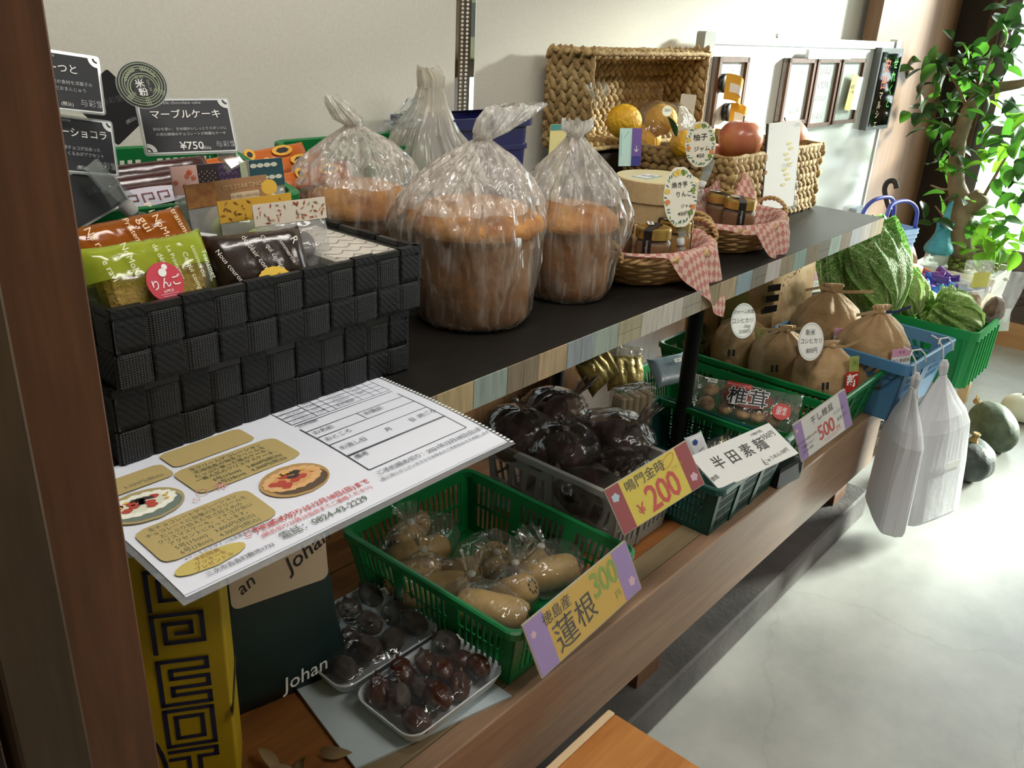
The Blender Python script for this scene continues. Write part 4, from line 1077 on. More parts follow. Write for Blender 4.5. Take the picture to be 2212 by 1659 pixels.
# ================================================================== jam baskets, cloths and jars
MGOLD = M('gold_lid', 'bfa058', .28, .85); MJAM1 = M('apple_jam', 'b98a3a', .4, var='a87428', vscale=40); MJAM2 = M('brown_jam', '7d5426', .4, var='6a4420', vscale=40)
MJARG = FILM('jar_glass', 'f2efe2', .05, 'ffffff', .03, .05, 10, ior=1.5)
def jar(label, c, r, h, jam, rz, strap=True):
    t = T('jam_jar', label, 'jar', c, rz, 'jam jars in the cloth-lined baskets')
    MB().lathe([(r * .86, .002), (r * .92, .006), (r * .92, h * .62), (r * .80, h * .72)], 28).build('jam', jam, t, True)
    MB().lathe([(r * .9, 0), (r, .006), (r, h * .62), (r * .96, h * .70), (r * .84, h * .76), (r * .84, h * .80)], 32, (0, 0, 0), True, False).build('glass', MJARG, t, True)
    MB().lathe([(r * .90, h * .76), (r * .945, h * .77), (r * .945, h * .95), (r * .92, h * .985), (r * .80, h * 1.0), (r * .76, h * .985), (.0005, h * .985)], 36, (0, 0, 0), True, False).build('lid', MGOLD, t, False)
    if strap:
        mb = MB(); wv = .0085
        rings = []
        for x_, z in ((-r * 1.012, h * .35), (-r * 1.012, h * .70), (-r * .965, h * .78), (-r * .965, h * .96), (-r * .9, h * 1.004), (0, h * 1.004), (r * .9, h * 1.004), (r * .965, h * .96), (r * .965, h * .78), (r * 1.012, h * .70), (r * 1.012, h * .35)):
            rings.append([(x_, -wv, z), (x_, wv, z)])
        mb.loft(rings, False, False, False); mb.build('seal_strap', M('black_strap', '17171a', .4), t)
        sheet(t, 'lid_label', .026, .012, M('label_white', 'eef0ee', .5), .0004, .012, .012, h + .0026, 0, .4); sheet(t, 'lid_label_print', .018, .005, M('label_grey', '7a7a80', .5), .0002, .012, .012, h + .0029, 0, .4)
        s_ = T('strap_text', None, None, (-r * 1.014, 0, h * .52)); s_.parent = t; s_.rotation_euler = (PI / 2, 0, -PI / 2)
        text(s_, 'Une confiture', 0, 0, .008, M('strap_ink', 'cfcac0', .5), .0006, PI / 2, shear=.3)
    return t
MWICK = M('willow', 'b8925e', .6, var='957045', vscale=30, bump=.2, bscale=90)
MWICKL = M('pale_willow', 'c9a878', .55, var='b08b58', vscale=30)
def jam_basket(label, loc, rx, ry, h, rz, seed):
    t = T('wicker_basket', label, 'basket', loc, rz, 'small wicker baskets lined with pink cloth')
    MB().lathe([(.70, 0), (.72, .004)], 30, (0, 0, 0), True, True, rx, ry).build('base', MWICK, t)
    nr = 8; ns = 22
    for k in range(nr):
        z = .006 + (h - .010) * k / (nr - 1); s_ = .72 + .28 * (k / (nr - 1)) ** .8
        pts = []
        for q in range(ns * 4 + 1):
            a = 2 * PI * q / (ns * 4); o = .0028 * math.sin(a * ns / 2 * 1.0 * 2 / 2 + k * PI)
            pts.append(((rx * s_ + o) * math.cos(a), (ry * s_ + o) * math.sin(a), z))
        MB().tube(pts, .0052, 6, False).build('weave_band', MWICK, t, True)
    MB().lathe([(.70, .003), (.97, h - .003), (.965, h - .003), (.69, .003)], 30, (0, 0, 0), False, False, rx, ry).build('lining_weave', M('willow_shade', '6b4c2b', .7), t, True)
    for s2 in range(2):
        pts = []
        for q in range(121):
            a = 2 * PI * q / 120; w_ = a * 16 + s2 * PI
            pts.append(((rx + .004 * math.cos(w_)) * math.cos(a), (ry + .004 * math.cos(w_)) * math.sin(a), h + .004 * math.sin(w_)))
        MB().tube(pts, .0042, 6, False).build('rim_rope', MWICKL, t, True)
    for sd in (-1, 1):
        for s2 in range(2):
            pts = []
            for q in range(41):
                a = PI * q / 40; w_ = q * .9 + s2 * PI
                pts.append((sd * (rx + .004) + .003 * math.cos(w_), -.042 * math.cos(a), h + .034 * math.sin(a) + .003 * math.sin(w_)))
            MB().tube(pts, .0035, 6).build('handle', MWICKL, t, True)
    return t
def cloth_mat():
    m = bpy.data.materials.new('pink_check_cloth'); m.use_nodes = True
    nt = m.node_tree; N = nt.nodes; L = nt.links; b = N['Principled BSDF']
    tc = N.new('ShaderNodeTexCoord')
    ck = N.new('ShaderNodeTexChecker'); ck.inputs['Scale'].default_value = 26
    ck.inputs[1].default_value = (*lin('cc8a84'), 1); ck.inputs[2].default_value = (*lin('e3c9b8'), 1)
    L.new(tc.outputs['UV'], ck.inputs[0])
    ck2 = N.new('ShaderNodeTexChecker'); ck2.inputs['Scale'].default_value = 104
    ck2.inputs[1].default_value = (1, 1, 1, 1); ck2.inputs[2].default_value = (.90, .84, .82, 1)
    L.new(tc.outputs['UV'], ck2.inputs[0])
    mu = N.new('ShaderNodeMix'); mu.data_type = 'RGBA'; mu.blend_type = 'MULTIPLY'; mu.inputs[0].default_value = 1
    L.new(ck.outputs[0], mu.inputs[6]); L.new(ck2.outputs[0], mu.inputs[7]); L.new(mu.outputs[2], b.inputs['Base Color'])
    b.inputs['Roughness'].default_value = .9
    tl = N.new('ShaderNodeBsdfTranslucent'); L.new(mu.outputs[2], tl.inputs[0])
    mx = N.new('ShaderNodeMixShader'); mx.inputs[0].default_value = .22
    L.new(b.outputs[0], mx.inputs[1]); L.new(tl.outputs[0], mx.inputs[2]); L.new(mx.outputs[0], N['Material Output'].inputs[0])
    return m
MCLOTH = cloth_mat()
def napkin(label, loc, rx, ry, h, keys, seed):
    """napkin pressed into an oval basket; keys: (angle deg, length past the rim, 1 stands / 0 hangs)"""
    t = T('napkin', label, 'napkin', loc, 0, 'pink checked napkins in the jam baskets')
    rin = .72; ks = sorted(keys); ks = [(ks[-1][0] - 360,) + ks[-1][1:]] + ks + [(ks[0][0] + 360,) + ks[0][1:]]
    def key(d):
        for p, q in zip(ks[:-1], ks[1:]):
            if p[0] <= d <= q[0]:
                k = (d - p[0]) / (q[0] - p[0]); k2 = k * k * (3 - 2 * k)
                return p[1] + (q[1] - p[1]) * k, p[2] + (q[2] - p[2]) * k2
        return 0, 0
    def f(u, v):
        th = 2 * PI * u; dg_ = math.degrees(th) % 360
        L_, s_ = key(dg_)
        rr_ = 1 / math.sqrt((math.cos(th) / rx) ** 2 + (math.sin(th) / ry) ** 2)
        fl = rr_ * rin; wall = math.hypot(rr_ - fl, h); rho = v * (fl + wall + L_)
        wob = .005 * math.sin(7 * th + seed) + .003 * math.sin(13 * th + seed * 2)
        if rho < fl: r, z = rho, .006
        elif rho < fl + wall:
            k = (rho - fl) / wall; r, z = fl + (rr_ - fl) * k - .006, .006 + h * k
        else:
            e = rho - fl - wall; k = min(1, e / .02)
            hx, hz = .012 * k + e * .30, -max(0, e - .010) * .93
            r = rr_ + (hx * (1 - s_) + (e * .30 - .006 * (1 - k)) * s_) + wob * k; z = h + .008 + hz * (1 - s_) + e * .94 * s_ + wob * k * .6
        return (r * math.cos(th), r * math.sin(th), z)
    mb = MB(); o = 0; nu, nv = 90, 26
    for j in range(nv + 1):
        for i in range(nu + 1):
            th = 2 * PI * i / nu; L_, s_ = key(math.degrees(th) % 360)
            rr_ = 1 / math.sqrt((math.cos(th) / rx) ** 2 + (math.sin(th) / ry) ** 2)
            rho = (j / nv) * (rr_ * rin + math.hypot(rr_ * (1 - rin), h) + L_)
            a_ = th + .75
            mb.uv[len(mb.v)] = (.5 + rho * math.cos(a_) / .36, .5 + rho * math.sin(a_) / .36); mb.v.append(f(i / nu, j / nv))
    for j in range(nv):
        for i in range(nu):
            a = j * (nu + 1) + i; mb.f.append((a, a + 1, a + nu + 2, a + nu + 1))
    mb.build('cloth', MCLOTH, t, True)
    return t
J1 = (1.490, .890, .951); J2 = (1.868, .905, .951)
jam_basket('wicker basket with napkin nearest the bread, its jam priced 450 yen', J1, .160, .096, .058, -.06, 1)
jam_basket('wicker basket with napkin nearer the shelf end, below the tall white card', J2, .160, .096, .058, -.06, 2)
napkin('pink checked napkin hanging over the shelf edge from the nearer basket', (J1[0], J1[1], J1[2] + .003), .150, .088, .060,
       [(0, .02, .0), (22, .045, 1), (45, .075, 1), (70, .06, 1), (110, .03, .8), (150, .02, .4), (190, .02, .3), (225, .02, .1), (243, .07, 0), (270, .115, 0), (296, .165, 0), (312, .10, 0), (335, .05, 0)], 1.2)
napkin('pink checked napkin draped from the farther jam basket', (J2[0], J2[1], J2[2] + .003), .150, .088, .060,
       [(0, .02, .2), (20, .075, 1), (38, .105, 1), (60, .06, 1), (100, .035, .9), (140, .04, .8), (170, .05, .7), (200, .03, .2), (228, .03, .0), (245, .085, 0), (262, .10, 0), (280, .085, 0), (305, .05, 0), (335, .03, 0)], 3.4)
jar('jam jar with a black strap lettered in script, front left of the nearer basket', (1.450, .872, .966), .037, .092, MJAM2, .25)
jar('jam jar of yellow apple jam beside the price card clip', (1.543, .880, .966), .036, .092, MJAM1, 2.2)
jar('jam jar at the back left of the nearer basket', (1.432, .945, .966), .035, .090, MJAM2, .5)
jar('jam jar standing in the farther napkin basket', (1.868, .900, .968), .039, .092, MJAM2, .6)
jar('jam jar half hidden behind the one in the farther basket', (1.895, .965, .968), .036, .092, MJAM2, 1.0)

# price cards of the jams
MIVORY = M('ivory_card', 'e9e6d6', .6)
def floral(label, c, yaw, pit, rol, w_, h_, lines, seed):
    t = C3('jam_card', label, 'price card', c, yaw, pit, rol, 'scalloped fruit-wreath price cards')
    disc(t, 'paper', w_ / 2, h_ / 2, MIVORY, .0012, 0, 0, 0, 72, lambda a: 1 + .028 * abs(math.cos(5 * a)) - .02 * math.cos(2 * a) ** 2)
    rr = random.Random(seed)
    cols = {'leaf_print': ('3f6f66', []), 'green_print': ('7f9a4a', []), 'orange_print': ('d98a52', []), 'lemon_print': ('e0c25a', [])}
    for k in range(40):
        a = 2 * PI * k / 40 + rr.uniform(-.05, .05); q = rr.uniform(.80, .93)
        cols[('leaf_print', 'green_print', 'leaf_print')[k % 3]][1].append((q * w_ / 2 * math.cos(a), q * h_ / 2 * math.sin(a), w_ * .055, w_ * .020, a + rr.uniform(-.9, .9)))
    for k, (a, nm) in enumerate(((95, 'lemon_print'), (75, 'green_print'), (165, 'lemon_print'), (190, 'orange_print'), (15, 'green_print'), (-25, 'orange_print'), (-40, 'green_print'), (110, 'lemon_print'))):
        a = math.radians(a); cols[nm][1].append((.80 * w_ / 2 * math.cos(a), .82 * h_ / 2 * math.sin(a), w_ * .085, w_ * .070, a))
    for nm, (c_, L_) in cols.items():
        mb = MB()
        for (x_, y_, l_, ww, a) in L_:
            mb.add([(x_ + l_ * math.cos(q) * math.cos(a) - ww * math.sin(q) * math.sin(a), y_ + l_ * math.cos(q) * math.sin(a) + ww * math.sin(q) * math.cos(a), 0) for q in [p * PI / 5 for p in range(10)]], [tuple(range(10))])
        fp = tag(mb.build('fruit_print', M(nm, c_, .6), t), kind='stuff'); fp.location = (0, 0, .0003 if nm.startswith(('leaf', 'green')) else .0006)
    for (s_, x_, y_, sz) in lines: text(t, s_, x_ * w_, y_ * h_, sz, MBLKP, .0010, .04, bold=.006)
    return t
floral('scalloped fruit-wreath card reading roasted sweet potato apple jam 450 yen', (1.516, .86, 1.109), -.538, .20, .045, .074, .118,
       [('焼き芋', -.02, .20, .0120), ('りんご', .10, .045, .0125), ('ジャム', .18, -.15, .0085), ('450円', .08, -.275, .0100)], 4)
clip('clear clip with a white knob holding the 450 yen jam card', (1.524, .858, 1.050), -.5, .12, .12, 1.15, True)
floral('narrow fruit-wreath card seen edge-on by the apples', PY(1513, 312, .98), -1.02, .10, .12, .068, .10, [('柚子', 0, .15, .016), ('ジャム', .05, -.1, .012), ('450', .0, -.25, .012)], 9)
clip('clear clip with a white knob below the narrow jam card', PY(1527, 370, .965), -.9, .1, -.25, 1.1, True)
tw = C3('display_card', 'tall white card standing before the right-hand apple', 'card', (2.186, .955, 1.099), -.274, .05, .06)
sheet(tw, 'paper', .122, .222, M('bright_card', 'f4f4f2', .5), .004)
sheet(tw, 'edge', .004, .222, M('card_edge_dark', '2b2b2e', .5), .006, -.063, 0, .0)
for k in range(9):
    a = -.9 + k * .22; disc(tw, 'leaf_print', .010, .004, M('pale_leaf_print', 'd8dcb4' if k % 2 else 'e8dca0', .6), .0003, .022 + .010 * math.sin(k * 2.1), .055 - k * .013, .0004 + k * .00002, 10)
text(tw, 'りんご', .022, .0, .014, M('pale_ink', 'b9bcb4', .6), .0012); text(tw, '○○', .047, .100, .012, MGREYI, .0008); text(tw, '・', -.052, .096, .012, MGREYI, .0008)
clip('clear clip with a white knob at the foot of the tall white card', PY(1714, 392, .945), -.4, .05, .1, 1.15, True)
# ================================================================== flyer in a clear sleeve, sticking out under the baskets
fl = T('flyer_sleeve', 'white Christmas cake order flyer in a clear sleeve, hanging over the shelf edge', 'flyer', (.5025, .775, .9515), .0)
FW, FD = .425, .292        # paper: width along x, depth along -y (front edge overhangs)
FX, FYB = .0, .072         # local centre x, local back edge y
EDGE = -.028               # local y of the shelf front edge
def fz(y_, x_=0.):
    e = max(0., EDGE - y_); return -.30 * e * e - .020 * e + .0012 * math.sin(x_ * 9)
def fsheet(w_, d0, d1, dz, mat, name, nx=12, ny=24, yaw=0.):
    mb = MB()
    mb.grid(lambda u, v: ((u - .5) * w_, d0 + (d1 - d0) * v, fz(d0 + (d1 - d0) * v, (u - .5) * w_) + dz), nx, ny)
    mb.grid(lambda u, v: ((u - .5) * w_, d0 + (d1 - d0) * v, fz(d0 + (d1 - d0) * v, (u - .5) * w_) + dz - .0006), nx, ny)
    return mb.build(name, mat, fl, True)
MPAPER = M('flyer_paper', 'dfe3ee', .55); MFGRID = M('flyer_grid_ink', '4a4e58', .6); MFTAN = M('flyer_tan', 'b3a06a', .6); MFRED = M('flyer_red', 'c23a36', .6); MFINK = M('flyer_green_ink', '4a5a48', .6); MFTINT = M('flyer_tint', 'c9d6d6', .6)
fsheet(FW * 1.03, -.182, FYB, .0, FILM('flyer_sleeve_film', 'f6f8fa', .22, 'cfd6de', .08, .02, 6), 'sleeve')
fsheet(FW, -.172, FYB, .0010, MPAPER, 'paper')
fsheet(FW, -.1745, FYB, .0004, M('flyer_paper2', 'd2d6df', .55), 'back_paper')
mb = MB()
for k in range(42): yk = -.178 + k * .006; mb.box(FW * .506, FW * .516, yk, yk + .003, fz(yk) + .0014, fz(yk) + .002)
mb.build('perforated_strip', M('perforation', 'eef2f4', .4), fl)
def YP(y_): return -.172 + (y_ + .200) * .895
def fprint(name, polys, mat, dz=.0022):
    """flat print that follows the droop of the paper; polys in local x, y"""
    mb = MB()
    for poly in polys:
        poly = [(x_, YP(y_)) for x_, y_ in poly]
        ys = [q[1] for q in poly]; y0, y1 = min(ys), max(ys); n = max(4, int((y1 - y0) / .003)); prev = None
        for i in range(n + 1):          # convex outline sliced into thin strips so that it bends with the sheet
            yy = y0 + (y1 - y0) * min(max(i / n, .0005), .9995); xs = []
            for (a, b), (c, d) in zip(poly, poly[1:] + poly[:1]):
                if (b - yy) * (d - yy) <= 0 and abs(b - d) > 1e-9: xs.append(a + (c - a) * (yy - b) / (d - b))
            if len(xs) < 2: continue
            cur = (min(xs), max(xs), yy)
            if prev:
                mb.add([(prev[0], prev[2], fz(prev[2]) + dz), (prev[1], prev[2], fz(prev[2]) + dz), (cur[1], yy, fz(yy) + dz), (cur[0], yy, fz(yy) + dz)], [(0, 1, 2, 3)])
            prev = cur
    return tag(mb.build(name, mat, fl), kind='stuff')
def band(a, b, wd):
    a, b = Vector(a), Vector(b); d = (b - a).normalized(); n = Vector((-d.y, d.x)) * wd / 2
    k = max(1, int((b - a).length / .02)); out = []
    for i in range(k):
        p, q = a.lerp(b, i / k), a.lerp(b, (i + 1) / k); out.append([tuple(p - n), tuple(q - n), tuple(q + n), tuple(p + n)])
    return out
def ftext(s, x_, y_, size, mat, rot=0., align='CENTER', bold=0., sx=1.):
    y_ = YP(y_)
    sl = (fz(y_ + .004) - fz(y_ - .004)) / .008
    o = text(fl, s, x_, y_, size, mat, fz(y_, x_) + .0030, 0, align, bold, sx); o.rotation_euler = (math.atan(sl), 0, rot); return o
# order form (right half)
L0, L1 = .040, .196
B = []
for y_ in (-.098, -.062, -.036, -.012, .012): B += band((L0, y_), (L1, y_), .0016)
for y_, a in ((-.142, L0), (-.100, L0)): B += band((L0, y_), (L1, y_), .0018)
B += band((L0, -.142), (L0, -.0), .0018); B += band((L1, -.142), (L1, -.0), .0018); B += band((.118, -.012), (.118, -.034), .0014)
for y_ in (.018, .030, .042, .054, .066): B += band((L0, y_), (L1, y_), .0012)
for x_ in (L0, .078, .096, .108, .150, .170, .182, L1): B += band((x_, .018), (x_, .066), .0011)
fprint('form_lines', B, MFGRID)
fprint('form_tint', [[(.108 + q * .022, .0185), (.130 + q * .022, .0185), (.130 + q * .022, .0295), (.108 + q * .022, .0295)] for q in range(4)], MFTINT, .0018)
for s_, y_ in (('お名前', -.024), ('おところ', -.049), ('お渡し日　　　月　　　日', -.080), ('備考', -.110)):
    ftext(s_, L0 + .004, y_, .0098, MFGRID, 0, 'LEFT')
ftext('時ごろ', .182, -.080, .0098, MFGRID); ftext('お電話', .136, -.024, .0098, MFGRID)
ftext('合計個数', .056, .006, .0072, MFGRID); ftext('合計金額', .126, .024, .0072, MFGRID)
for k, (a, b) in enumerate((('クリスマス\nロール(約17cm)', '3,300'), ('生クリームデコ\n7号(21cm)', '4,800'), ('生クリームデコ\n6号(18cm)', '4,300'), ('5号(15cm)', '3,800'))):
    ftext(a, .059, .024 + k * .012, .0043, MFGRID); ftext(b, .087, .024 + k * .012, .0055, MFGRID)
for k, (a, b) in enumerate((('', ''), ('生チョコデコ\n7号(21cm)', '4,800'), ('生チョコデコ\n6号(18cm)', '4,300'), ('5号(15cm)', '3,800'))):
    if a: ftext(a, .129, .024 + k * .012, .0043, MFGRID); ftext(b, .160, .024 + k * .012, .0055, MFGRID)
ftext('ご予約締め切り：2021年12月18日(日)まで', .128, -.158, .0095, MFGRID); ftext('数に限りがございますのでお早めのご予約をおすすめ致します。', .126, -.171, .0062, MFGRID)
# cake side (left half)
def rrpoly(x0, x1, y0, y1, r):
    pts = []
    for cx_, cy_, a0 in ((x1 - r, y1 - r, 0), (x0 + r, y1 - r, 90), (x0 + r, y0 + r, 180), (x1 - r, y0 + r, 270)):
        for k in range(5): a = math.radians(a0 + k * 22.5); pts.append((cx_ + r * math.cos(a), cy_ + r * math.sin(a)))
    return pts
def ell2(cx_, cy_, rx, ry, n=28): return [(cx_ + rx * math.cos(2 * PI * k / n), cy_ + ry * math.sin(2 * PI * k / n)) for k in range(n)]
fprint('tan_panels', [rrpoly(-.122, .006, -.060, .008, .012), rrpoly(-.205, -.082, -.150, -.080, .012), rrpoly(-.208, -.118, .002, .040, .008), rrpoly(-.112, -.010, .016, .060, .008)], MFTAN, .0017)
fprint('gift_badge', [ell2(-.170, -.170, .036, .013)], M('flyer_badge', 'c2b060', .6), .0017)
for k, s_ in enumerate(('生クリームデコレーション', '北海道産の純生クリームを', 'たっぷり使った苺のケーキ。', '一番人気のクリスマスケーキ。')): ftext(s_, -.060, -.002 - k * .0095, .0074, MFINK)
ftext('5号(15cm)　3,800円(税込)', -.055, -.042, .0076, MFINK); ftext('6号(18cm)　4,300円(税込)', -.055, -.052, .0076, MFINK)
for k, s_ in enumerate(('生チョコレートデコレーション', 'チョコレートに自慢の生クリームを', 'たっぷり加えた甘さ控えめの', 'クリスマスケーキ。イチゴが良い', 'アクセントになっています。')): ftext(s_, -.144, -.088 - k * .0088, .0068, MFINK)
ftext('5号(15cm)　3,800円(税込)', -.144, -.133, .0076, MFINK); ftext('6号(18cm)　4,300円(税込)', -.144, -.143, .0076, MFINK)
ftext('約17cm　3,300円(税込)', -.165, .012, .0074, MFINK)
ftext('※ケーキのデザインは変更する場合がございます。', -.130, -.1555, .0052, MFGRID)
ftext('ご予約締め切りは12月18日(日)まで', -.052, -.160, .0100, MFRED, 0, 'CENTER', .01); ftext('(締め切り以降は当店までご連絡ください)', -.048, -.172, .0074, MFRED)
ftext('電話：0824-43-2229', -.050, -.186, .0125, MFINK); ftext('三次市吉舎町敷地1733', -.150, -.190, .0072, MFGRID)
for k, s_ in enumerate(('予約特典', 'クッキーを', 'プレゼント☆')): ftext(s_, -.170, -.163 - k * .007, .0066, M('flyer_brown', '7d4a38', .6))
for (cx_, cy_, cream, base_) in ((-.172, -.038, 'd9dcc6', '6d7a72'), (-.033, -.102, 'cf9a62', '5b4a3a')):
    rx, ry = .040, .034
    fprint('cake_photo', [ell2(cx_, cy_, rx, ry, 36)], M('cake_bg_' + cream, 'a89a6a' if cream[0] == 'd' else 'b08f5a', .6), .0019)
    fprint('cake_side', [ell2(cx_ + .002, cy_ - .007, rx * .84, ry * .68)], M('cake_side_' + cream, base_, .6), .0021)
    fprint('cake_top', [ell2(cx_ - .001, cy_ + .003, rx * .86, ry * .66)], M('cake_cream_' + cream, cream, .6), .0023)
    rr = random.Random(int(cx_ * 1000)); pol = {}
    for k in range(16): a = 2 * PI * k / 16; pol.setdefault('cream', []).append(ell2(cx_ - .001 + rx * .74 * math.cos(a), cy_ + .003 + ry * .56 * math.sin(a), .0062, .0048, 12))
    for k in range(9): a = rr.uniform(0, 6.28); q = rr.uniform(.1, .52); pol.setdefault('berry', []).append(ell2(cx_ - .004 + rx * q * math.cos(a), cy_ + .005 + ry * q * math.sin(a), .0060, .0052, 8))
    for k in range(8): pol.setdefault('dark', []).append(ell2(cx_ + .002 + rr.uniform(-.009, .009), cy_ + .011 + rr.uniform(-.007, .006), .0040, .0034, 8))
    for k in range(5): a = rr.uniform(0, 6.28); pol.setdefault('star', []).append(ell2(cx_ + rx * .6 * math.cos(a), cy_ + .002 + ry * .45 * math.sin(a), .0028, .0026, 5))
    fprint('cream_piping', pol['cream'], M('cake_pipe_' + cream, 'eef0e2' if cream[0] == 'd' else 'd8ac78', .6), .0025)
    fprint('strawberries', pol['berry'], M('cake_berry', 'b2483c', .6), .0027); fprint('chocolate', pol['dark'], M('cake_dark', '3c3434', .6), .0029); fprint('star_sprinkles', pol['star'], M('cake_star', 'dfb04e', .6), .0031)
fprint('bubbles', sum([band((-.118 + .006 * math.cos(a), -.056 + .006 * math.sin(a)), (-.118 + .006 * math.cos(a + .4), -.056 + .006 * math.sin(a + .4)), .001) for a in [q * .4 for q in range(16)]], []) + sum([band((-.130 + .0035 * math.cos(a), -.066 + .0035 * math.sin(a)), (-.130 + .0035 * math.cos(a + .5), -.066 + .0035 * math.sin(a + .5)), .0008) for a in [q * .5 for q in range(13)]], []), M('flyer_pink', 'd59a92', .6))
fprint('star_print', sum([band((-.098, -.058), (-.098 + .009 * math.cos(a), -.058 + .009 * math.sin(a)), .0012) for a in [q * PI / 4 for q in range(8)]], []), MATS['flyer_pink'])

# ================================================================== paper bags at the near end of the bench
MYBAG = M('yellow_bag', 'b89a10', .5, var='ad900e', vscale=6); MNAVYI = M('bag_navy_ink', '1b2140', .5)
yb_ = T('paper_bag', 'yellow paper carrier bag with navy maze pattern at the near end of the bench', 'paper bag', (.379, .916, .4195), -.6)
hw, hd, hh = .105, .045, .40
mb = MB(); mb.loft([rrect(hw, hd, .004, 0), rrect(hw, hd, .004, .2), rrect(hw * 1.0, hd * .85, .004, hh)], True, False); mb.build('bag_body', MYBAG, yb_)
def bagface(parent, loc, rot):
    s_ = T('bag_print', None, None, loc); s_.parent = parent; s_.rotation_euler = rot; return s_
bf = bagface(yb_, (0, -hd - .0006, 0), (PI / 2, 0, 0))
def spiral(x0, y0, w_, h_, st, n=3):
    p = [(x0, y0), (x0, y0 + h_), (x0 + w_, y0 + h_), (x0 + w_, y0 + st), (x0 + st, y0 + st), (x0 + st, y0 + h_ - st), (x0 + w_ - st, y0 + h_ - st), (x0 + w_ - st, y0 + 2 * st), (x0 + 2 * st, y0 + 2 * st)]
    return p
ls = []
x0 = .022
for k, y0 in enumerate((.315, .250)): ls.append(spiral(x0, y0, .058, .056, .0135))
ls.append([(x0, .235), (x0, .165), (x0 + .058, .165), (x0 + .058, .180), (x0 + .014, .180), (x0 + .014, .192), (x0 + .058, .192), (x0 + .058, .207), (x0 + .014, .207), (x0 + .014, .220), (x0 + .058, .220), (x0 + .058, .235), (x0, .235)])
ls.append([(x0, .155), (x0, .095), (x0 + .058, .095), (x0 + .058, .155), (x0, .155)]); ls.append([(x0 + .013, .143), (x0 + .013, .108), (x0 + .045, .108), (x0 + .045, .143), (x0 + .013, .143)])
ls.append([(x0, .085), (x0 + .058, .085), (x0 + .058, .072), (x0 + .036, .072), (x0 + .036, .035), (x0 + .058, .035)]); ls.append([(x0, .072), (x0 + .022, .072), (x0 + .022, .035), (x0, .035)])
ls.append(spiral(-.09, .22, .07, .075, .018)); ls.append([(-.06 + .075 * math.cos(a), .05 + .11 * math.sin(a)) for a in [q * PI / 2 / 10 for q in range(11)]])
strokes(bf, 'maze_print', ls, .0058, MNAVYI, .0004)
sf = bagface(yb_, (hw + .0006, 0, 0), (PI / 2, 0, PI / 2)); strokes(sf, 'side_print', [[(-hd, .142), (hd, .146)]], .016, M('bag_olive_ink', '4a421c', .5), .0004)
MB().hexa([(-hw, -hd + .01, hh - .01), (hw * .9, -hd + .01, hh - .01), (hw * .9, -hd + .012, hh - .01), (-hw, -hd + .012, hh - .01), (-hw, -hd + .01, hh + .05), (hw * .9, -hd + .01, hh + .045), (hw * .9, -hd + .012, hh + .045), (-hw, -hd + .012, hh + .05)]).build('torn_paper', M('torn_kraft', '8a6a4c', .8, var='7a5a3e', vscale=12), yb_)

gb = T('bread_bag', 'dark green paper bag with cream lettered label, leaning beside the yellow bag', 'paper bag', (.600, .965, .4195), -.22)
MGBAG = M('dark_green_paper', '0f2a28', .45, bump=.3, bscale=14)
rings = []
for z, wx, wy, oy in ((0, .098, .045, 0), (.03, .105, .05, 0), (.12, .090, .048, .0), (.25, .080, .040, .005), (.34, .078, .020, .010)):
    rings.append([(x_ * 1.0, y_ + oy, z) for x_, y_, _ in rrect(wx, wy, .012, 0)])
MB().loft(rings).build('bag_body', MGBAG, gb, True)
ts = bagface(gb, (.0, -.0435, .235), (PI / 2 - .09, 0, 0)); 
sheet(ts, 'label', .150, .10, M('cream_bag_label', 'cbb79c', .6), .001, .0, .012, .0024, .012)
text(ts, 'Johan', .045, .020, .036, MBLKP, .0032, .5, shear=.25, bold=.006); text(ts, 'an', -.052, -.004, .030, MBLKP, .0032, .5, shear=.25)
strokes(ts, 'label_rule', [[(-.055, .030), (.01, .045)]], .003, MBLKP, .0032)
ts = bagface(gb, (.030, -.0535, .030), (PI / 2 - .1, 0, 0)); text(ts, 'Johan', -.004, .006, .034, MWHITE, .0030, .16, shear=.25, bold=.006)
t = T('dry_leaves', 'few curled dry leaves on the bench below the green bag', 'leaves', (.52, .80, .4225))
for k in range(4):
    o = leaf_mesh(.05, .018, .5).build('dry_leaf', M('dry_leaf', '8a7452', .8), t, True); o.location = (-.03 + .02 * k, -.01 * (k % 2), .004); o.rotation_euler = (.4, .3 * k, k * 1.3)
# ================================================================== produce on the bench
BZ = .4195
crate('slotted_basket', 'green slotted basket of bagged lotus root, nearest on the bench', (.993, .868, BZ), .325, .415, .128, MGRN, 'green slotted baskets', 0, .88, (2, 3), (9, 8), 2)
crate('slotted_basket', 'teal slotted basket with noodle sign, beside the black tape dispenser', (1.628, .825, BZ), .330, .345, .128, MTEAL, 'slotted baskets on the bench', 0, .88, (3, 2), (13, 13), 4, None, .012, .0, .10, .90)
crate('slotted_basket', 'green slotted basket of dried mushrooms behind the teal basket', (1.925, .905, BZ), .290, .480, .128, MGRN, 'green slotted baskets', 0, .88, (2, 3), (9, 8), 3)
crate('slotted_basket', 'green slotted basket of small rice bags, behind the 500 yen sign', (2.245, .915, BZ), .330, .545, .150, MGRN, 'green slotted baskets', 0, .88, (3, 3), (8, 8), 3)
crate('white_basket', 'frosted white basket with slanted slots full of sweet potatoes', (1.350, .925, BZ), .225, .350, .165, MWHP, None, 0, .90, (2, 2), (5, 4), 2, None, .014, .06, .14, .74, None, .06)

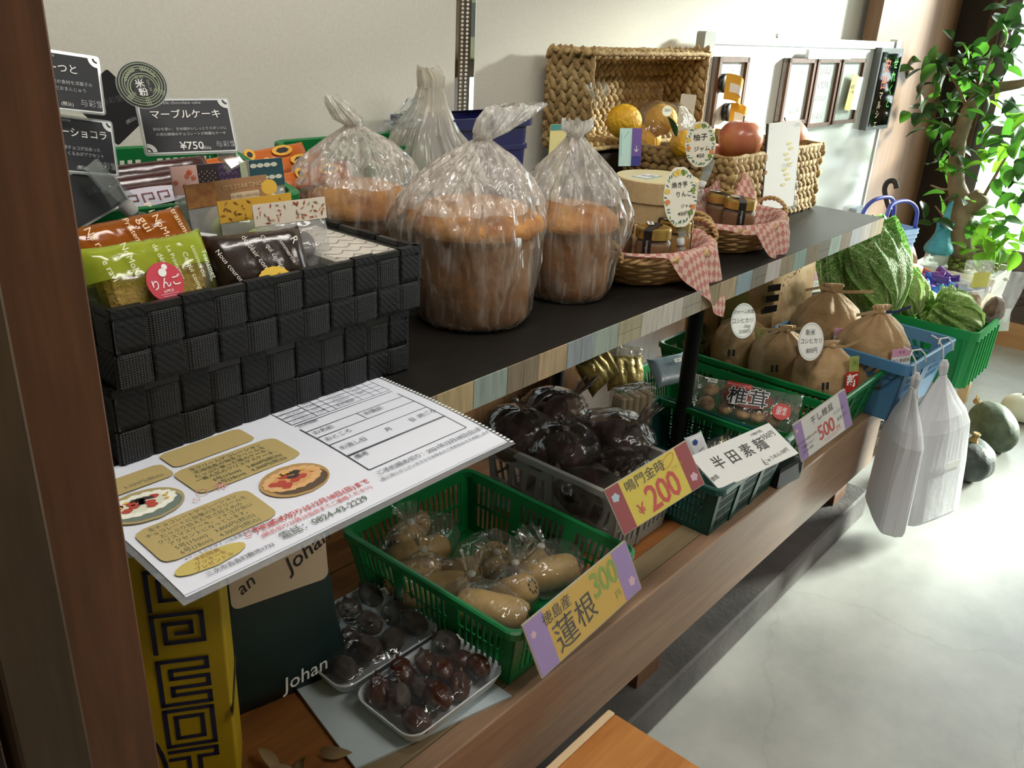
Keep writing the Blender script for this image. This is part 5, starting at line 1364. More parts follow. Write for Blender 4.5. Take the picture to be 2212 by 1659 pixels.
# price signs
MYEL = M('yellow_sign', 'e6d13a', .5); MGLDP = M('golden_sign', 'd9b13c', .5); MLIL = M('lilac_sign', 'a184c4', .5); MREDP = M('crimson_sign', '9a2134', .5); MWPAP = M('white_paper', 'e6e6e4', .6)
MINK = M('brush_ink', '23201e', .6); MGRNI = M('green_marker', '86a82c', .6); MREDI = M('red_marker', 'cf3d2f', .6); MPINK = M('flower_pink', 'e2b8cc', .6); MSKY = M('flower_sky', 'b7d5e2', .6)
SLEEVE = FILM('sign_sleeve', 'ffffff', .05, 'ffffff', .06, .05, 12)
def flower(t, x_, y_, r, mat): disc(t, 'flower_print', r, r, mat, .0003, x_, y_, .0010, 40, lambda a: .72 + .28 * abs(math.cos(2.5 * a)))
def sign(label, c, yaw, pit, rol, w_, h_, mid, end, endw):
    t = C3('price_sign', label, 'price sign', c, yaw, pit, rol, 'hand-lettered price signs on the bench')
    sheet(t, 'sleeve', w_, h_, M('sleeve_edge', 'b9b4a4', .4), .003, 0, 0, -.0004, .002)
    sheet(t, 'paper', w_ * .985, h_ * .97, mid, .0006, 0, 0, .0002)
    for sx in (-1, 1): sheet(t, 'end_band', endw, h_ * .97, end, .0003, sx * (w_ * .4925 - endw / 2), 0, .0005)
    sheet(t, 'sleeve_film', w_, h_, SLEEVE, .0002, 0, 0, .0016)
    return t
s3 = sign('yellow and lilac sign for lotus root at 300 yen', (.971, .630, .542), -.057, .427, .115, .272, .094, MGLDP, MLIL, .043)
text(s3, '徳島産', -.062, .028, .0235, MINK, .0011, .02); text(s3, '蓮', -.058, -.015, .056, MINK, .0011, .06); text(s3, '根', -.004, -.008, .052, MINK, .0011, .06)
text(s3, '300', .058, .016, .060, MGRNI, .0011, .0, bold=.014, sx=.85, space=.9); text(s3, '円', .078, -.024, .016, MGRNI, .0011, .05)
flower(s3, .118, -.022, .009, MPINK); flower(s3, -.122, .022, .006, MPINK)
s2 = sign('yellow and crimson sign for Naruto sweet potatoes at 200 yen', (1.205, .66, .658), -.40, .46, .30, .196, .090, MYEL, MREDP, .030)
text(s2, '鳴門金時', -.012, .027, .0235, MINK, .0011, .02); text(s2, '¥', -.044, -.022, .030, MREDI, .0011, .0, bold=.004); text(s2, '200', .012, -.015, .068, MREDI, .0011, .04, bold=.014, sx=.82, space=.9)
flower(s2, -.083, .022, .0085, MSKY); flower(s2, .083, -.022, .0085, MPINK)
strokes(s2, 'potato_drawing', [[(.044 + .016 * math.cos(a), .030 + .009 * math.sin(a) + .006 * math.cos(a)) for a in [q * PI / 12 for q in range(25)]]], .0012, M('orange_marker', 'd9822f', .6), .0011)
text(s2, 'さまいも', .058, .013, .0070, M('tan_ink', 'b59a3c', .6), .0011, .05)
s5 = sign('white and lilac sign for dried shiitake at 500 yen', (1.880, .611, .574), -.293, .245, .283, .192, .099, MWPAP, MLIL, .026)
text(s5, '干し椎茸', .002, .028, .021, MINK, .0011, .02); text(s5, '500', .006, -.014, .052, MREDI, .0011, .02, bold=.010, sx=.85, space=.9); text(s5, '円', .046, -.030, .014, MREDI, .0011)
text(s5, '開じるまで40度のお湯で', -.062, -.004, .0075, MINK, .0011, .02); text(s5, '砂糖を入れて', -.062, -.018, .0075, MINK, .0011, .02); text(s5, '出汁も効果', -.066, -.030, .0075, MINK, .0011, .02)
text(s5, 'コトコト煮て', .060, .010, .0075, MINK, .0011, .05); text(s5, '産直もち', .066, -.010, .0095, MINK, .0011, .05)
strokes(s5, 'underline', [[(-.012, -.036), (.052, -.036)], [(-.006, -.040), (.040, -.040)]], .0010, M('pink_marker', 'e0a0a0', .6), .0011)
flower(s5, -.088, .03, .005, MPINK)
sn = C3('price_sign', 'white sign with brushed noodle lettering at 350 yen, lying on the teal basket', 'price sign', (1.605, .672, .572), -.33, 1.15, .13, 'hand-lettered price signs on the bench')
sheet(sn, 'paper', .262, .096, MWPAP, .003, 0, 0, 0)
text(sn, '半 田 素 麺', -.010, .006, .036, M('grey_brush_ink', '4b4a48', .6), .0006, .0, bold=.010); text(sn, '350円', .098, .020, .018, MINK, .0006, .0); text(sn, '(100g×3束)', .075, .037, .0085, MINK, .0006); text(sn, 'にゅうめん150円', .070, -.032, .012, MINK, .0006, .06); text(sn, '徳島', -.118, -.020, .012, MINK, .0006, .1)
strokes(sn, 'bracket', [[(.028, -.024), (.024, -.040), (.034, -.042)]], .0012, MINK, .0006)

# ---- white mat, trays of dried persimmons
mt = T('foam_sheet', 'pale blue-white foam sheet under the persimmon trays', 'sheet', (.735, .835, BZ + .0002), .0)
MB().hexa([(-.165, -.105, 0), (.098, -.172, 0), (.10, .165, 0), (-.115, .165, 0), (-.165, -.105, .004), (.098, -.172, .004), (.10, .165, .004), (-.115, .165, .004)]).build('sheet', M('foam_white', 'b9c4c8', .8, var='b0bcc1', vscale=8), mt)
MTRAY = M('styrofoam_tray', 'd9dee2', .35); MFILMT = FILM('tray_wrap', 'fafafa', .03, 'ffffff', .05, .7, 38)
def persimmon_mat(nm, c, v, dust):
    return M(nm, c, .33, var=v, vscale=20, bump=.35, bscale=55, coat=.2)
MP1 = persimmon_mat('dried_persimmon', '46200f', '2c1209', 0); MP2 = M('dusty_persimmon', '261a15', .6, var='574c45', vscale=30, bump=.4, bscale=60)
def rr2(W_, D_, R, z, n=6):
    pts = []
    for sx, sy, a0 in ((1, -1, -90), (1, 1, 0), (-1, 1, 90), (-1, -1, 180)):
        for q in range(n):
            aa = math.radians(a0 + q * 90 / (n - 1)); pts.append((sx * (W_ - R) + R * math.cos(aa), sy * (D_ - R) + R * math.sin(aa), z))
    return pts
def persimmon_tray(label, loc, rz, w_, d_, seed, dark, price):
    t = T('persimmon_tray', label, 'fruit tray', loc, rz, 'wrapped trays of dried persimmons')
    W_, D_ = w_ / 2, d_ / 2
    MB().loft([rr2(W_ * .86, D_ * .84, .018, 0), rr2(W_ * .9, D_ * .88, .02, .004), rr2(W_ * .985, D_ * .98, .024, .024), rr2(W_, D_, .026, .025), rr2(W_, D_, .026, .028), rr2(W_ * .975, D_ * .965, .024, .027), rr2(W_ * .88, D_ * .86, .02, .007)], True, True).build('tray', MTRAY, t, True)
    rr = random.Random(seed); k = 0
    for i in range(4):
        for j in range(3):
            x_ = -W_ * .66 + i * W_ * .44 + rr.uniform(-.004, .004); y_ = -D_ * .56 + j * D_ * .56 + rr.uniform(-.004, .004)
            sz = rr.uniform(.92, 1.1)
            mb = MB(); sd = rr.random() * 50
            def df(d): return 1 + .10 * nz(d, 2.2, sd) + .07 * math.sin(7 * math.atan2(d.y, d.z) + sd) * (1 - d.x * d.x)
            mb.ell((0, 0, 0), (.027 * sz, .0185 * sz, .017 * sz), None, 18, 12, df)
            mb.tube([(.020 * sz, 0, .004), (.031 * sz, .001, .008)], [.006, .002], 6)
            o = mb.build('persimmon', MP2 if (dark or (k % 5 in (1, 4) and j > 0)) else MP1, t, True); k += 1
            o.location = (x_, y_, .026 + .009 * ((i + j) % 2)); o.rotation_euler = (rr.uniform(-.3, .3), rr.uniform(-.35, .2), 1.2 + rr.uniform(-.5, .5))
    def f(u, v):
        x_, y_ = (u - .5) * 2, (v - .5) * 2; e = max(abs(x_), abs(y_))
        z = .028 + .022 * max(0., 1 - e ** 3) ** .6 + .003 * nz((x_ * 3, y_ * 3, 0), 1.3, seed) * (1 - e)
        return (x_ * W_ * .985, y_ * D_ * .985, z)
    MB().grid(f, 26, 20).build('wrap', MFILMT, t, True)
    st_ = C3('price_sticker', None, None, (W_ * .74, D_ * .42, .0415), -.2, 1.15, .1); st_.parent = t; st_['label'] = 'small white price sticker'
    sheet(st_, 'sticker', .030, .016, M('sticker_white', 'f0efea', .5), .0004); text(st_, price, 0, 0, .012, MBLKP, .0005, .08, bold=.01)
    return t
persimmon_tray('wrapped white tray of brown dried persimmons at the front of the bench', (.745, .757, BZ + .0048), -.0, .210, .138, 4, False, '600')
persimmon_tray('wrapped white tray of darker dried persimmons tilted against the green basket', (.742, .930, BZ + .0048), -.02, .215, .188, 9, True, '600')
# ---- lotus root bags
MLOT = M('lotus_skin', 'b3955f', .5, var='8f7140', vscale=22, bump=.25, bscale=50); MLOTH = M('lotus_hole', '3b2a1a', .8); MLOTC = M('lotus_cut', 'a98b68', .6)
FLOT = FILM('lotus_film', 'faf8f2', .05, 'ffffff', .05, .9, 36)
def lotus(parent, c, axis, L_, r, seed, cut=True):
    ax = Vector(axis).normalized(); R = ax.to_track_quat('X', 'Z').to_matrix()
    rr = random.Random(seed); rings = []
    prof = [(-.5, .62), (-.47, .80), (-.38, .95), (-.2, 1.02), (0, 1.0), (.2, 1.02), (.38, .95), (.47, .80), (.5, .62)]
    for u, k in prof:
        rings.append([Vector(c) + R @ Vector((u * L_, r * k * math.cos(a) * (1 + .04 * math.sin(3 * a + seed)), r * k * math.sin(a))) for a in [2 * PI * j / 20 for j in range(20)]])
    o = MB().loft(rings).build('lotus_root', MLOT, parent, True)
    if cut:
        for sg in (-1, 1):
            mb = MB()
            for q in range(8):
                a = 2 * PI * q / 8; p = Vector(c) + R @ Vector((sg * L_ * .502, r * .40 * math.cos(a), r * .40 * math.sin(a)))
                mb.ell(p, (.0012, r * .10, r * .13), R, 8, 5)
            mb.build('lotus_hole', MLOTH, o)
    return o
def produce_bag(name, label, cat, loc, group, size, seed, film, neck, contents, lean=(0, 0)):
    t = T(name, label, cat, loc, 0, group)
    contents(t)
    sx, sy, sz = size
    MB().ell((0, 0, sz * .98), (sx, sy, sz), None, 48, 24, lambda d: 1 + .09 * nz(d, 2.0, seed) + .045 * nz(d, 6, seed + 1)).build('bag', film, t, True)
    n0 = Vector(neck)
    MB().loft(bagloft(dense([(n0.x, n0.y, n0.z - .022, .030, .028, .25, .05), (n0.x, n0.y, n0.z - .008, .012, .012, .3, .05), (n0.x, n0.y, n0.z, .006, .006, .2, 0), (n0.x + lean[0] * .3, n0.y + lean[1] * .3, n0.z + .012, .014, .010, .35, .1), (n0.x + lean[0], n0.y + lean[1], n0.z + .032, .026, .016, .4, .2)]), seed + 2, 60), False, False).build('bag_neck', film, t, True)
    MB().ell(n0, (.008, .008, .006), None, 10, 6).build('knot', MATS['knot_film'], t, True)
    return t
def l1(t): lotus(t, (0, 0, .034), (.8, -.5, .12), .115, .030, 1); lotus(t, (-.005, .045, .032), (.9, -.2, .1), .08, .026, 2)
produce_bag('lotus_bag', 'bag of pale lotus root at the right front of the green basket', 'vegetable bag', (1.075, .790, .437), 'bags of lotus root', (.074, .068, .047), 3, FLOT, (-.012, .01, .095), l1, (-.02, .02))
def l2(t): lotus(t, (0, 0, .040), (.25, -.75, .55), .085, .028, 4)
produce_bag('lotus_bag', 'upright bag of lotus root in the middle of the green basket', 'vegetable bag', (.985, .795, .434), 'bags of lotus root', (.042, .050, .046), 5, FLOT, (.012, .01, .092), l2, (.02, .01))
def l3(t): lotus(t, (0, 0, .034), (.45, -.88, -.02), .125, .031, 7)
produce_bag('lotus_bag', 'bag with one long lotus root along the near rim of the basket', 'vegetable bag', (.905, .775, .455), 'bags of lotus root', (.046, .074, .040), 7, FLOT, (.01, .06, .074), l3, (.02, .02))
def l4(t): lotus(t, (0, 0, .040), (.2, -.6, .75), .085, .031, 9); lotus(t, (-.05, .02, .036), (.4, -.8, .3), .08, .026, 10)
produce_bag('lotus_bag', 'bag of two shaded lotus roots behind the upright one', 'vegetable bag', (1.015, .885, .436), 'bags of lotus root', (.075, .060, .050), 9, FLOT, (-.01, -.03, .085), l4, (-.01, .01))
def l5(t): lotus(t, (0, 0, .034), (.85, -.5, 0), .12, .029, 11); lotus(t, (0, .06, .034), (.9, -.3, 0), .11, .028, 12)
produce_bag('lotus_bag', 'bag of lotus root showing a cut end near the left rim', 'vegetable bag', (.895, .905, .436), 'bags of lotus root', (.076, .078, .042), 11, FLOT, (.02, .05, .085), l5, (.01, .01))
def l6(t): lotus(t, (0, 0, .034), (.85, -.3, 0), .12, .029, 13); lotus(t, (.02, .05, .050), (.9, .3, 0), .11, .028, 14)
produce_bag('lotus_bag', 'dark bag of lotus root at the back of the green basket', 'vegetable bag', (.95, 1.005, .436), 'bags of lotus root', (.095, .060, .055), 13, FLOT, (-.02, .0, .115), l6, (-.01, .01))

# ---- sweet potatoes in thin bags
MSWP = M('sweet_potato', '4a1d2c', .55, var='341320', vscale=18, bump=.3, bscale=50); FSWP = FILM('thin_potato_film', 'cfc6c0', .10, 'a89e96', .18, .9, 30)
def potatoes(n, L_, seed, spread=.03, z0=.035):
    def f(t):
        rr = random.Random(seed)
        for k in range(n):
            sd = rr.random() * 30
            o = MB().ell((0, 0, 0), (L_ / 2, .028, .027), None, 18, 10, lambda d: (1 - .25 * abs(d.x) ** 3) * (1 + .08 * nz(d, 2, sd))).build('sweet_potato', MSWP, t, True)
            o.location = (rr.uniform(-.01, .01), (k - (n - 1) / 2) * spread, z0 + .018 * (k % 2)); o.rotation_euler = (0, rr.uniform(-.2, .2), rr.uniform(-.4, .4) + .5)
    return f
SP = [('bag of sweet potatoes with a knotted top in the middle of the white basket', (1.325, .965, .515), (.078, .075, .052), (-.005, -.012, .102), 1, (0, -.01)),
      ('bag of sweet potatoes leaning over the right rim, its knot toward the sign', (1.455, .920, .528), (.080, .082, .046), (.02, -.045, .080), 2, (.035, -.01)),
      ('bag of sweet potatoes lowest at the front of the white basket', (1.285, .850, .492), (.066, .070, .042), (.03, -.03, .075), 3, (.02, -.02)),
      ('glossy bag of sweet potatoes pressed against the 200 yen sign', (1.378, .840, .500), (.060, .060, .042), (-.01, -.03, .075), 4, (-.01, -.02)),
      ('bag of sweet potatoes at the back under the shelf edge', (1.410, 1.055, .540), (.078, .070, .052), (.03, -.03, .095), 5, (.03, -.01)),
      ('shaded bag of sweet potatoes at the back left of the white basket', (1.292, 1.060, .535), (.070, .070, .050), (.01, -.01, .095), 6, (.0, .01))]
for lb, loc, sz, nk, sd, ln in SP:
    sz = tuple(q * 1.16 for q in sz); nk = tuple(q * 1.14 for q in nk)
    produce_bag('sweet_potato_bag', lb, 'vegetable bag', loc, 'bags of sweet potatoes', sz, 40 + sd, FSWP, nk, potatoes(3, .13, sd, .034, sz[2] * .75), ln)

# ---- noodle packs behind
MNOOD = M('somen_noodle', 'b8a88c', .6, var='9f8e72', vscale=80, stretch=(8, 8, .5)); MGFO = M('gold_foil', '7d6a34', .35, .6, bump=.4, bscale=30)
t = T('noodle_pack', 'row of dried noodle bundles standing in clear wrap behind the sweet potatoes', 'noodle pack', (1.628, .985, BZ + .006), -.3)
for k in range(5): MB().rbox(-.048 + k * .020, -.030 + k * .020, -.02, .02, .004, .185 - .004 * (k % 2), .004).build('noodle_bundle', MNOOD, t)
MB().rbox(-.053, .055, -.026, .026, .002, .20, .006).build('wrap', FILM('noodle_film', 'f4f0e8', .10, 'efe8dc', .1, .8, 40), t)
t2_ = T('label_strip', None, None, (.02, -.0272, .09)); t2_.parent = t; t2_.rotation_euler = (PI / 2, 0, 0); text(t2_, '半\n田', 0, 0, .028, MINK, .0005)
for k, (u, v, y, a, lb) in enumerate(((1290, 795, 1.09, .3, 'crumpled gold foil noodle pack nearest the shelf edge'), (1350, 805, 1.10, -.2, 'crumpled gold foil noodle pack with ruffled clear top'))):
    p_ = PY(u, v, y)
    t = C3('noodle_pack', lb, 'noodle pack', p_, -.2 + a * .3, .5, a, 'gold foil noodle packs under the shelf')
    q = pillow(.12, .10, .035, .14, 60 + k, 18, 18, .5); q.xf(Matrix.Rotation(PI / 2, 4, 'X')); q.build('wrapper', MGFO, t, True)
    MB().grid(lambda u_, v_: ((u_ - .5) * .13, .02 + v_ * .05 + .008 * nz((u_ * 9, v_ * 3, 0), 1, k), .012 * nz((u_ * 6, v_ * 6, 2), 1.3, k + 4)), 22, 8).build('clear_top', FILM('ruffled_film', 'efe9df', .34, 'd8cbb8', .15, .9, 50), t, True)

# ---- clear noodle bag and small packet in the teal basket
t = C3('noodle_bag', 'clear bag of short cream noodles in the teal basket', 'noodle bag', PY(1560, 975, .80), -.55, .5, .35)
q = pillow(.14, .085, .04, .16, 71, 18, 18, .3); q.xf(Matrix.Rotation(PI / 2, 4, 'X')); q.build('wrapper', FILM('noodle_bag_film', 'faf8f2', .08, 'ffffff', .06, .9, 40), t, True)
mb = MB(); rr = random.Random(3)
for k in range(90):
    p = Vector((rr.uniform(-.052, .045), rr.uniform(-.030, .028), rr.uniform(-.011, .012))); a = rr.uniform(0, PI); L_ = rr.uniform(.010, .018)
    d_v = Vector((math.cos(a), math.sin(a), rr.uniform(-.3, .3))) * L_ / 2; mb.tube([p - d_v, p + d_v], .0022, 5)
tag(mb.build('noodle_pieces', M('cream_noodle', 'd9cda6', .6), t), kind='stuff')
t = C3('seasoning_packet', 'small white packet with blue mark beside the noodle bag', 'packet', PY(1508, 970, .78), -.6, .5, .3)
q = pillow(.045, .075, .012, .2, 73); q.xf(Matrix.Rotation(PI / 2, 4, 'X')); q.build('wrapper', M('packet_white', 'd4d6d8', .35), t, True)
disc(t, 'blue_mark', .007, .007, M('packet_blue', '23418a', .4), .0003, -.004, .018, .0082, 5)
for k in range(3): sheet(t, 'packet_print', .014, .0016, M('packet_ink', '6d7078', .5), .0002, .004, -.002 - k * .007, .0082, 0, .3)

# ---- dried shiitake bag
t = C3('mushroom_bag', 'clear printed bag of dried shiitake lying in the green basket', 'mushroom bag', PZ(1606, 872, .560), -1.28, .85, .0)
MSHI = M('dried_shiitake', '6e4c2a', .8, var='c9a878', vscale=30, bump=.5, bscale=60)
rr = random.Random(8)
for k in range(9):
    x_, y_ = -.085 + (k % 5) * .042 + rr.uniform(-.006, .006), -.022 + (k // 5) * .042
    o = MB().lathe([(.004, -.010), (.020, -.006), (.022, 0), (.016, .007), (.006, .010), (.0005, .0102)], 14).build('mushroom', MSHI, t, True); o.location = (x_, y_, 0); o.rotation_euler = (rr.uniform(-.4, .4), rr.uniform(-.4, .4), 0)
q = pillow(.27, .115, .045, .12, 81, 20, 18, .25); q.xf(Matrix.Rotation(PI / 2, 4, 'X')); q.build('wrapper', FILM('mushroom_film', 'faf8f4', .07, 'ffffff', .06, .8, 34), t, True)
disc(t, 'brown_print', .060, .028, M('shiitake_print', '6e2f1c', .5), .0004, .012, .006, .0250, 24)
sheet(t, 'red_label', .060, .014, M('red_label', 'c23a32', .5), .0004, -.018, .036, .0252); text(t, 'Japanese dried mushroom', -.018, .036, .0055, MWHITE, .0256)
tx = text(t, '椎茸', .010, .004, .050, MWHITE, .0258, .05, bold=.045); text(t, '椎茸', .010, .004, .050, MBLKP, .0262, .05, bold=.012)
disc(t, 'red_spot', .022, .022, M('red_label', 'c23a32', .5), .0004, .095, -.012, .0252, 26); text(t, '国産\n原木', .095, -.012, .013, MWHITE, .0256, line=.9)
sheet(t, 'price_sticker', .024, .012, M('sticker_white', 'f0efea', .5), .0004, -.085, .034, .0252); text(t, '500', -.085, .034, .008, MBLKP, .0256)
t = C3('mushroom_bag', 'blue-backed clear bag at the back of the mushroom basket', 'mushroom bag', PY(1448, 800, 1.04), -.6, .8, .15)
q = pillow(.11, .09, .02, .14, 83); q.xf(Matrix.Rotation(PI / 2, 4, 'X')); q.build('wrapper', M('bluegrey_film', '7d8d95', .25), t, True); sheet(t, 'price_sticker', .022, .011, M('sticker_white', 'f0efea', .5), .0004, .026, .020, .0125); text(t, '500', .026, .02, .007, MBLKP, .0130)

# ---- black tape dispenser
t = T('tape_dispenser', 'black tape dispenser with grey end cap on the bench edge', 'dispenser', (1.862, .672, BZ), -.15)
MB().loft([[(-.075, -.028, 0), (.020, -.028, 0), (.020, .028, 0), (-.075, .028, 0)], [(-.075, -.028, .012), (.024, -.028, .012), (.024, .028, .012), (-.075, .028, .012)], [(-.070, -.026, .040), (.014, -.026, .046), (.014, .026, .046), (-.070, .026, .040)], [(-.060, -.02, .046), (.004, -.02, .052), (.004, .02, .052), (-.060, .02, .046)]]).build('body', M('black_matte', '17181a', .5), t)
MB().prism([(x_, y_) for x_, y_, _ in rr2(.030, .022, .010, 0, 4)], 0, .004).xf(Matrix.Translation((.020, 0, .030)) @ Matrix.Rotation(PI / 2, 4, 'Y') @ Matrix.Rotation(PI / 2, 4, 'Z')).build('end_cap', M('grey_cap', '9aa0a6', .4), t)

# ================================================================== brown paper rice bags
MKRAFT = M('kraft_paper', 'a98a62', .7, var='9a7b53', vscale=10, bump=1., bscale=22); MKRAFT2 = M('kraft_tie', 'a58a63', .65)
MREDL = M('rice_red', 'b3261e', .5); MPNKL = M('rice_pink', 'd79ab8', .5); MLBLW = M('rice_label_white', 'e6e2de', .5)
def kraftloft(rings, seed, sub=5, crease=.05):
    out = []
    n = 84; R2 = []
    for p, q in zip(rings[:-1], rings[1:]):
        for k in range(sub): R2.append(tuple(x_ + (y_ - x_) * k / sub for x_, y_ in zip(p, q)))
    R2.append(rings[-1])
    for i, (cx_, cy_, z, rx, ry, am, na, sq) in enumerate(R2):
        ring = []
        for j in range(n):
            th = 2 * PI * j / n; c, s_ = math.cos(th), math.sin(th)
            k = (abs(c) ** sq + abs(s_) ** sq) ** (-1 / sq)
            tri = sum(w_ * (2 * abs(((th * f / (2 * PI) + ph) % 1) * 2 - 1) - 1) for w_, f, ph in ((1, 5, seed * .37), (.8, 9, seed * .71), (.5, 14, seed * .13))) / 1.6
            vd = mnoise.voronoi(Vector((c * 1.5 + seed, s_ * 1.5, z * 13)))[0]
            q = k * (1 + am * tri + na * nz((c * 1.8, s_ * 1.8, z * 14), 1.7, seed) + crease * (min(.6, vd[1] - vd[0]) - .25))
            ring.append((cx_ + rx * q * c, cy_ + ry * q * s_, z))
        out.append(ring)
    return MB().loft(out, True, True)
def rice_bag(label, loc, w_, d_, h_, rz, seed, lab=None, group='small tied rice bags'):
    t = T('rice_bag', label, 'rice bag', loc, rz, group)
    rg = [(0, 0, 0, w_ * .46, d_ * .46, 0, .03, 4), (0, 0, h_ * .06, w_ * .51, d_ * .51, 0, .04, 4), (0, 0, h_ * .34, w_ * .53, d_ * .53, .02, .06, 3.5), (0, 0, h_ * .60, w_ * .50, d_ * .48, .05, .08, 3), (0, 0, h_ * .74, w_ * .40, d_ * .36, .14, .08, 2.5), (0, 0, h_ * .84, w_ * .22, d_ * .16, .22, .05, 2), (0, 0, h_ * .89, w_ * .11, d_ * .06, .2, .02, 2), (0, 0, h_ * .95, w_ * .16, d_ * .05, .25, .05, 2), (0, 0, h_ * .97, w_ * .15, d_ * .03, .25, .1, 2)]
    kraftloft(rg, seed).build('paper_sack', MKRAFT, t, True)
    zt = h_ * .90
    rr = random.Random(seed)
    for sg in (-1, 1):
        pts = [(0, -.006, zt), (sg * w_ * .22, -.014, zt + .004 + rr.uniform(-.006, .008)), (sg * w_ * rr.uniform(.46, .60), -.020, zt + .008 + sg * .012 + rr.uniform(-.014, .014))]
        mb = MB(); rings = []
        for p in pts: rings.append([(p[0], p[1], p[2] - .0045), (p[0], p[1] - .001, p[2] - .0045), (p[0], p[1] - .001, p[2] + .0045), (p[0], p[1], p[2] + .0045)])
        mb.loft(rings); mb.build('paper_tie', M('navy_tie', '1d2550', .5) if (lab == 'pink' and sg > 0 and rz > -.8) else MKRAFT2, t)
    MB().ell((0, -.006, zt), (.011, .010, .008), None, 10, 6).build('tie_knot', MKRAFT2, t, True)
    if lab == 'red':
        s_ = T('red_label', None, None, (w_ * .20, -d_ * .535, h_ * .50)); s_.parent = t; s_.rotation_euler = (PI / 2 - .22, 0, .05)
        sheet(s_, 'label_paper', .040, .056, MREDL, .0006, 0, 0, .003); text(s_, '新', 0, .002, .036, MWHITE, .0036, .0, bold=.02)
        g_ = sheet(s_, 'green_strip', .030, .05, M('rice_leaf', '8d9a4c', .6), .0006, .004, .045, .0020); text(s_, '米', .006, .050, .022, M('rice_leaf_ink', '5a6a28', .6), .0026)
        for k in range(2): sheet(s_, 'barcode', .008, .020, MBLKP, .0003, -.075 - .014 * k, -.006, .0006)
        s2_ = T('red_label', None, None, (w_ * .535, d_ * .10, h_ * .28)); s2_.parent = t; s2_.rotation_euler = (PI / 2, 0, PI / 2); sheet(s2_, 'label_paper', .04, .05, MREDL, .0006, 0, 0, .003); text(s2_, '米', 0, 0, .03, MWHITE, .0036)
    if lab == 'pink':
        s_ = T('pink_label', None, None, (w_ * .14, -d_ * .535, h_ * .52)); s_.parent = t; s_.rotation_euler = (PI / 2 - .16, 0, .1)
        sheet(s_, 'label_paper', .072, .050, MLBLW, .0006, 0, 0, .004); sheet(s_, 'label_band', .072, .022, MPNKL, .0004, 0, .014, .0046); text(s_, '玄 米', 0, .014, .010, MINK, .0050); text(s_, 'ひとめぼれ', 0, -.010, .0135, MINK, .0050)
    return t
t = T('cardboard_pad', 'folded cardboard lining the floor of the rice basket', 'cardboard', (2.255, .90, .424))
MB().rbox(-.125, .125, -.20, .205, 0, .040, .003).build('cardboard', M('cardboard', 'a9885c', .7, var='9c7b50', vscale=12), t)
rice_bag('small brown rice bag with a red new-rice label, front of the green basket', (2.250, .757, .465), .158, .142, .195, -.62, 2, 'red')
rice_bag('small brown rice bag in the middle of the green basket', (2.262, .893, .465), .152, .140, .200, -.75, 5, 'red')
rice_bag('small brown rice bag at the back of the green basket, under the upper round tag', (2.290, 1.030, .465), .152, .140, .195, -.85, 9, 'red')

def big_sack(label, loc, w_, d_, h_, rz, seed, lab):
    t = T('rice_sack', label, 'rice sack', loc, rz, 'large brown rice sacks')
    rg = [(0, 0, 0, w_ * .48, d_ * .46, 0, .02, 6), (0, 0, h_ * .08, w_ * .5, d_ * .5, 0, .02, 6), (0, 0, h_ * .45, w_ * .5, d_ * .5, .0, .03, 5), (0, 0, h_ * .75, w_ * .5, d_ * .40, .0, .03, 5), (0, .0, h_ * .92, w_ * .49, d_ * .18, .0, .03, 5), (0, 0, h_, w_ * .485, d_ * .04, .0, .02, 6)]
    kraftloft(rg, seed, 4, .012).build('paper_sack', M('sack_paper', 'ad8d64', .7, var='a28259', vscale=6, bump=.35, bscale=9), t, True)
    if lab == 'koshi':
        s_ = T('print', None, None, (-w_ * .18, -d_ * .50, h_ * .5)); s_.parent = t; s_.rotation_euler = (PI / 2, 0, 0)
        sheet(s_, 'olive_panel', w_ * .34, h_ * .55, M('olive_print', '8c8a4e', .6), .0005, 0, .02, .004); sheet(s_, 'red_panel', .05, h_ * .50, M('rice_deepred', '8d1f1c', .5), .0005, .055, -.05, .005); text(s_, 'お\n米', .055, -.04, .045, MWHITE, .0058, bold=.02, line=.95)
        for k in range(3): sheet(s_, 'stamp', .05, .022, MBLKP, .0004, .14, .11 - k * .035, .005, 0, .05)
    else:
        s_ = T('pink_label', None, None, (w_ * .22, -d_ * .48, h_ * .56)); s_.parent = t; s_.rotation_euler = (PI / 2 - .08, 0, 0)
        sheet(s_, 'label_paper', .085, .085, MLBLW, .0006, 0, 0, .014); sheet(s_, 'label_band', .085, .028, MPNKL, .0004, 0, .028, .0146); sheet(s_, 'label_foot', .085, .018, MBLKP, .0004, 0, -.038, .0146); text(s_, '玄 米', 0, .028, .012, MINK, .0152); text(s_, 'ひとめぼれ', 0, .0, .016, MINK, .0152); text(s_, '1kg', .02, -.022, .010, MINK, .0152)
        # ear of rice print
        mb = MB(); rr = random.Random(4)
        for k in range(46):
            a = 1.9 + k * .028; x_, y_ = -.02 + .19 * math.cos(a) * 1.05 + rr.uniform(-.014, .014), -.10 + .20 * math.sin(a) - k * .0012 + rr.uniform(-.010, .010); b_ = rr.uniform(0, PI)
            mb.add([(x_ + .0065 * math.cos(q) * math.cos(b_) - .0028 * math.sin(q) * math.sin(b_), y_ + .0065 * math.cos(q) * math.sin(b_) + .0028 * math.sin(q) * math.cos(b_), 0) for q in [p * PI / 4 for p in range(8)]], [tuple(range(8))])
        mb.build('rice_ear_print', M('rice_ear_ink', '7d5630', .6), s_).location = (0, 0, .013)
    return t
big_sack('large rice sack with olive panel and red lettering behind the round tag', (2.475, 1.17, BZ), .27, .15, .30, -.45, 3, 'koshi')
big_sack('large plain rice sack with a pink-topped label and printed rice ears', (2.875, 1.17, BZ), .36, .17, .36, -.40, 6, 'hito')

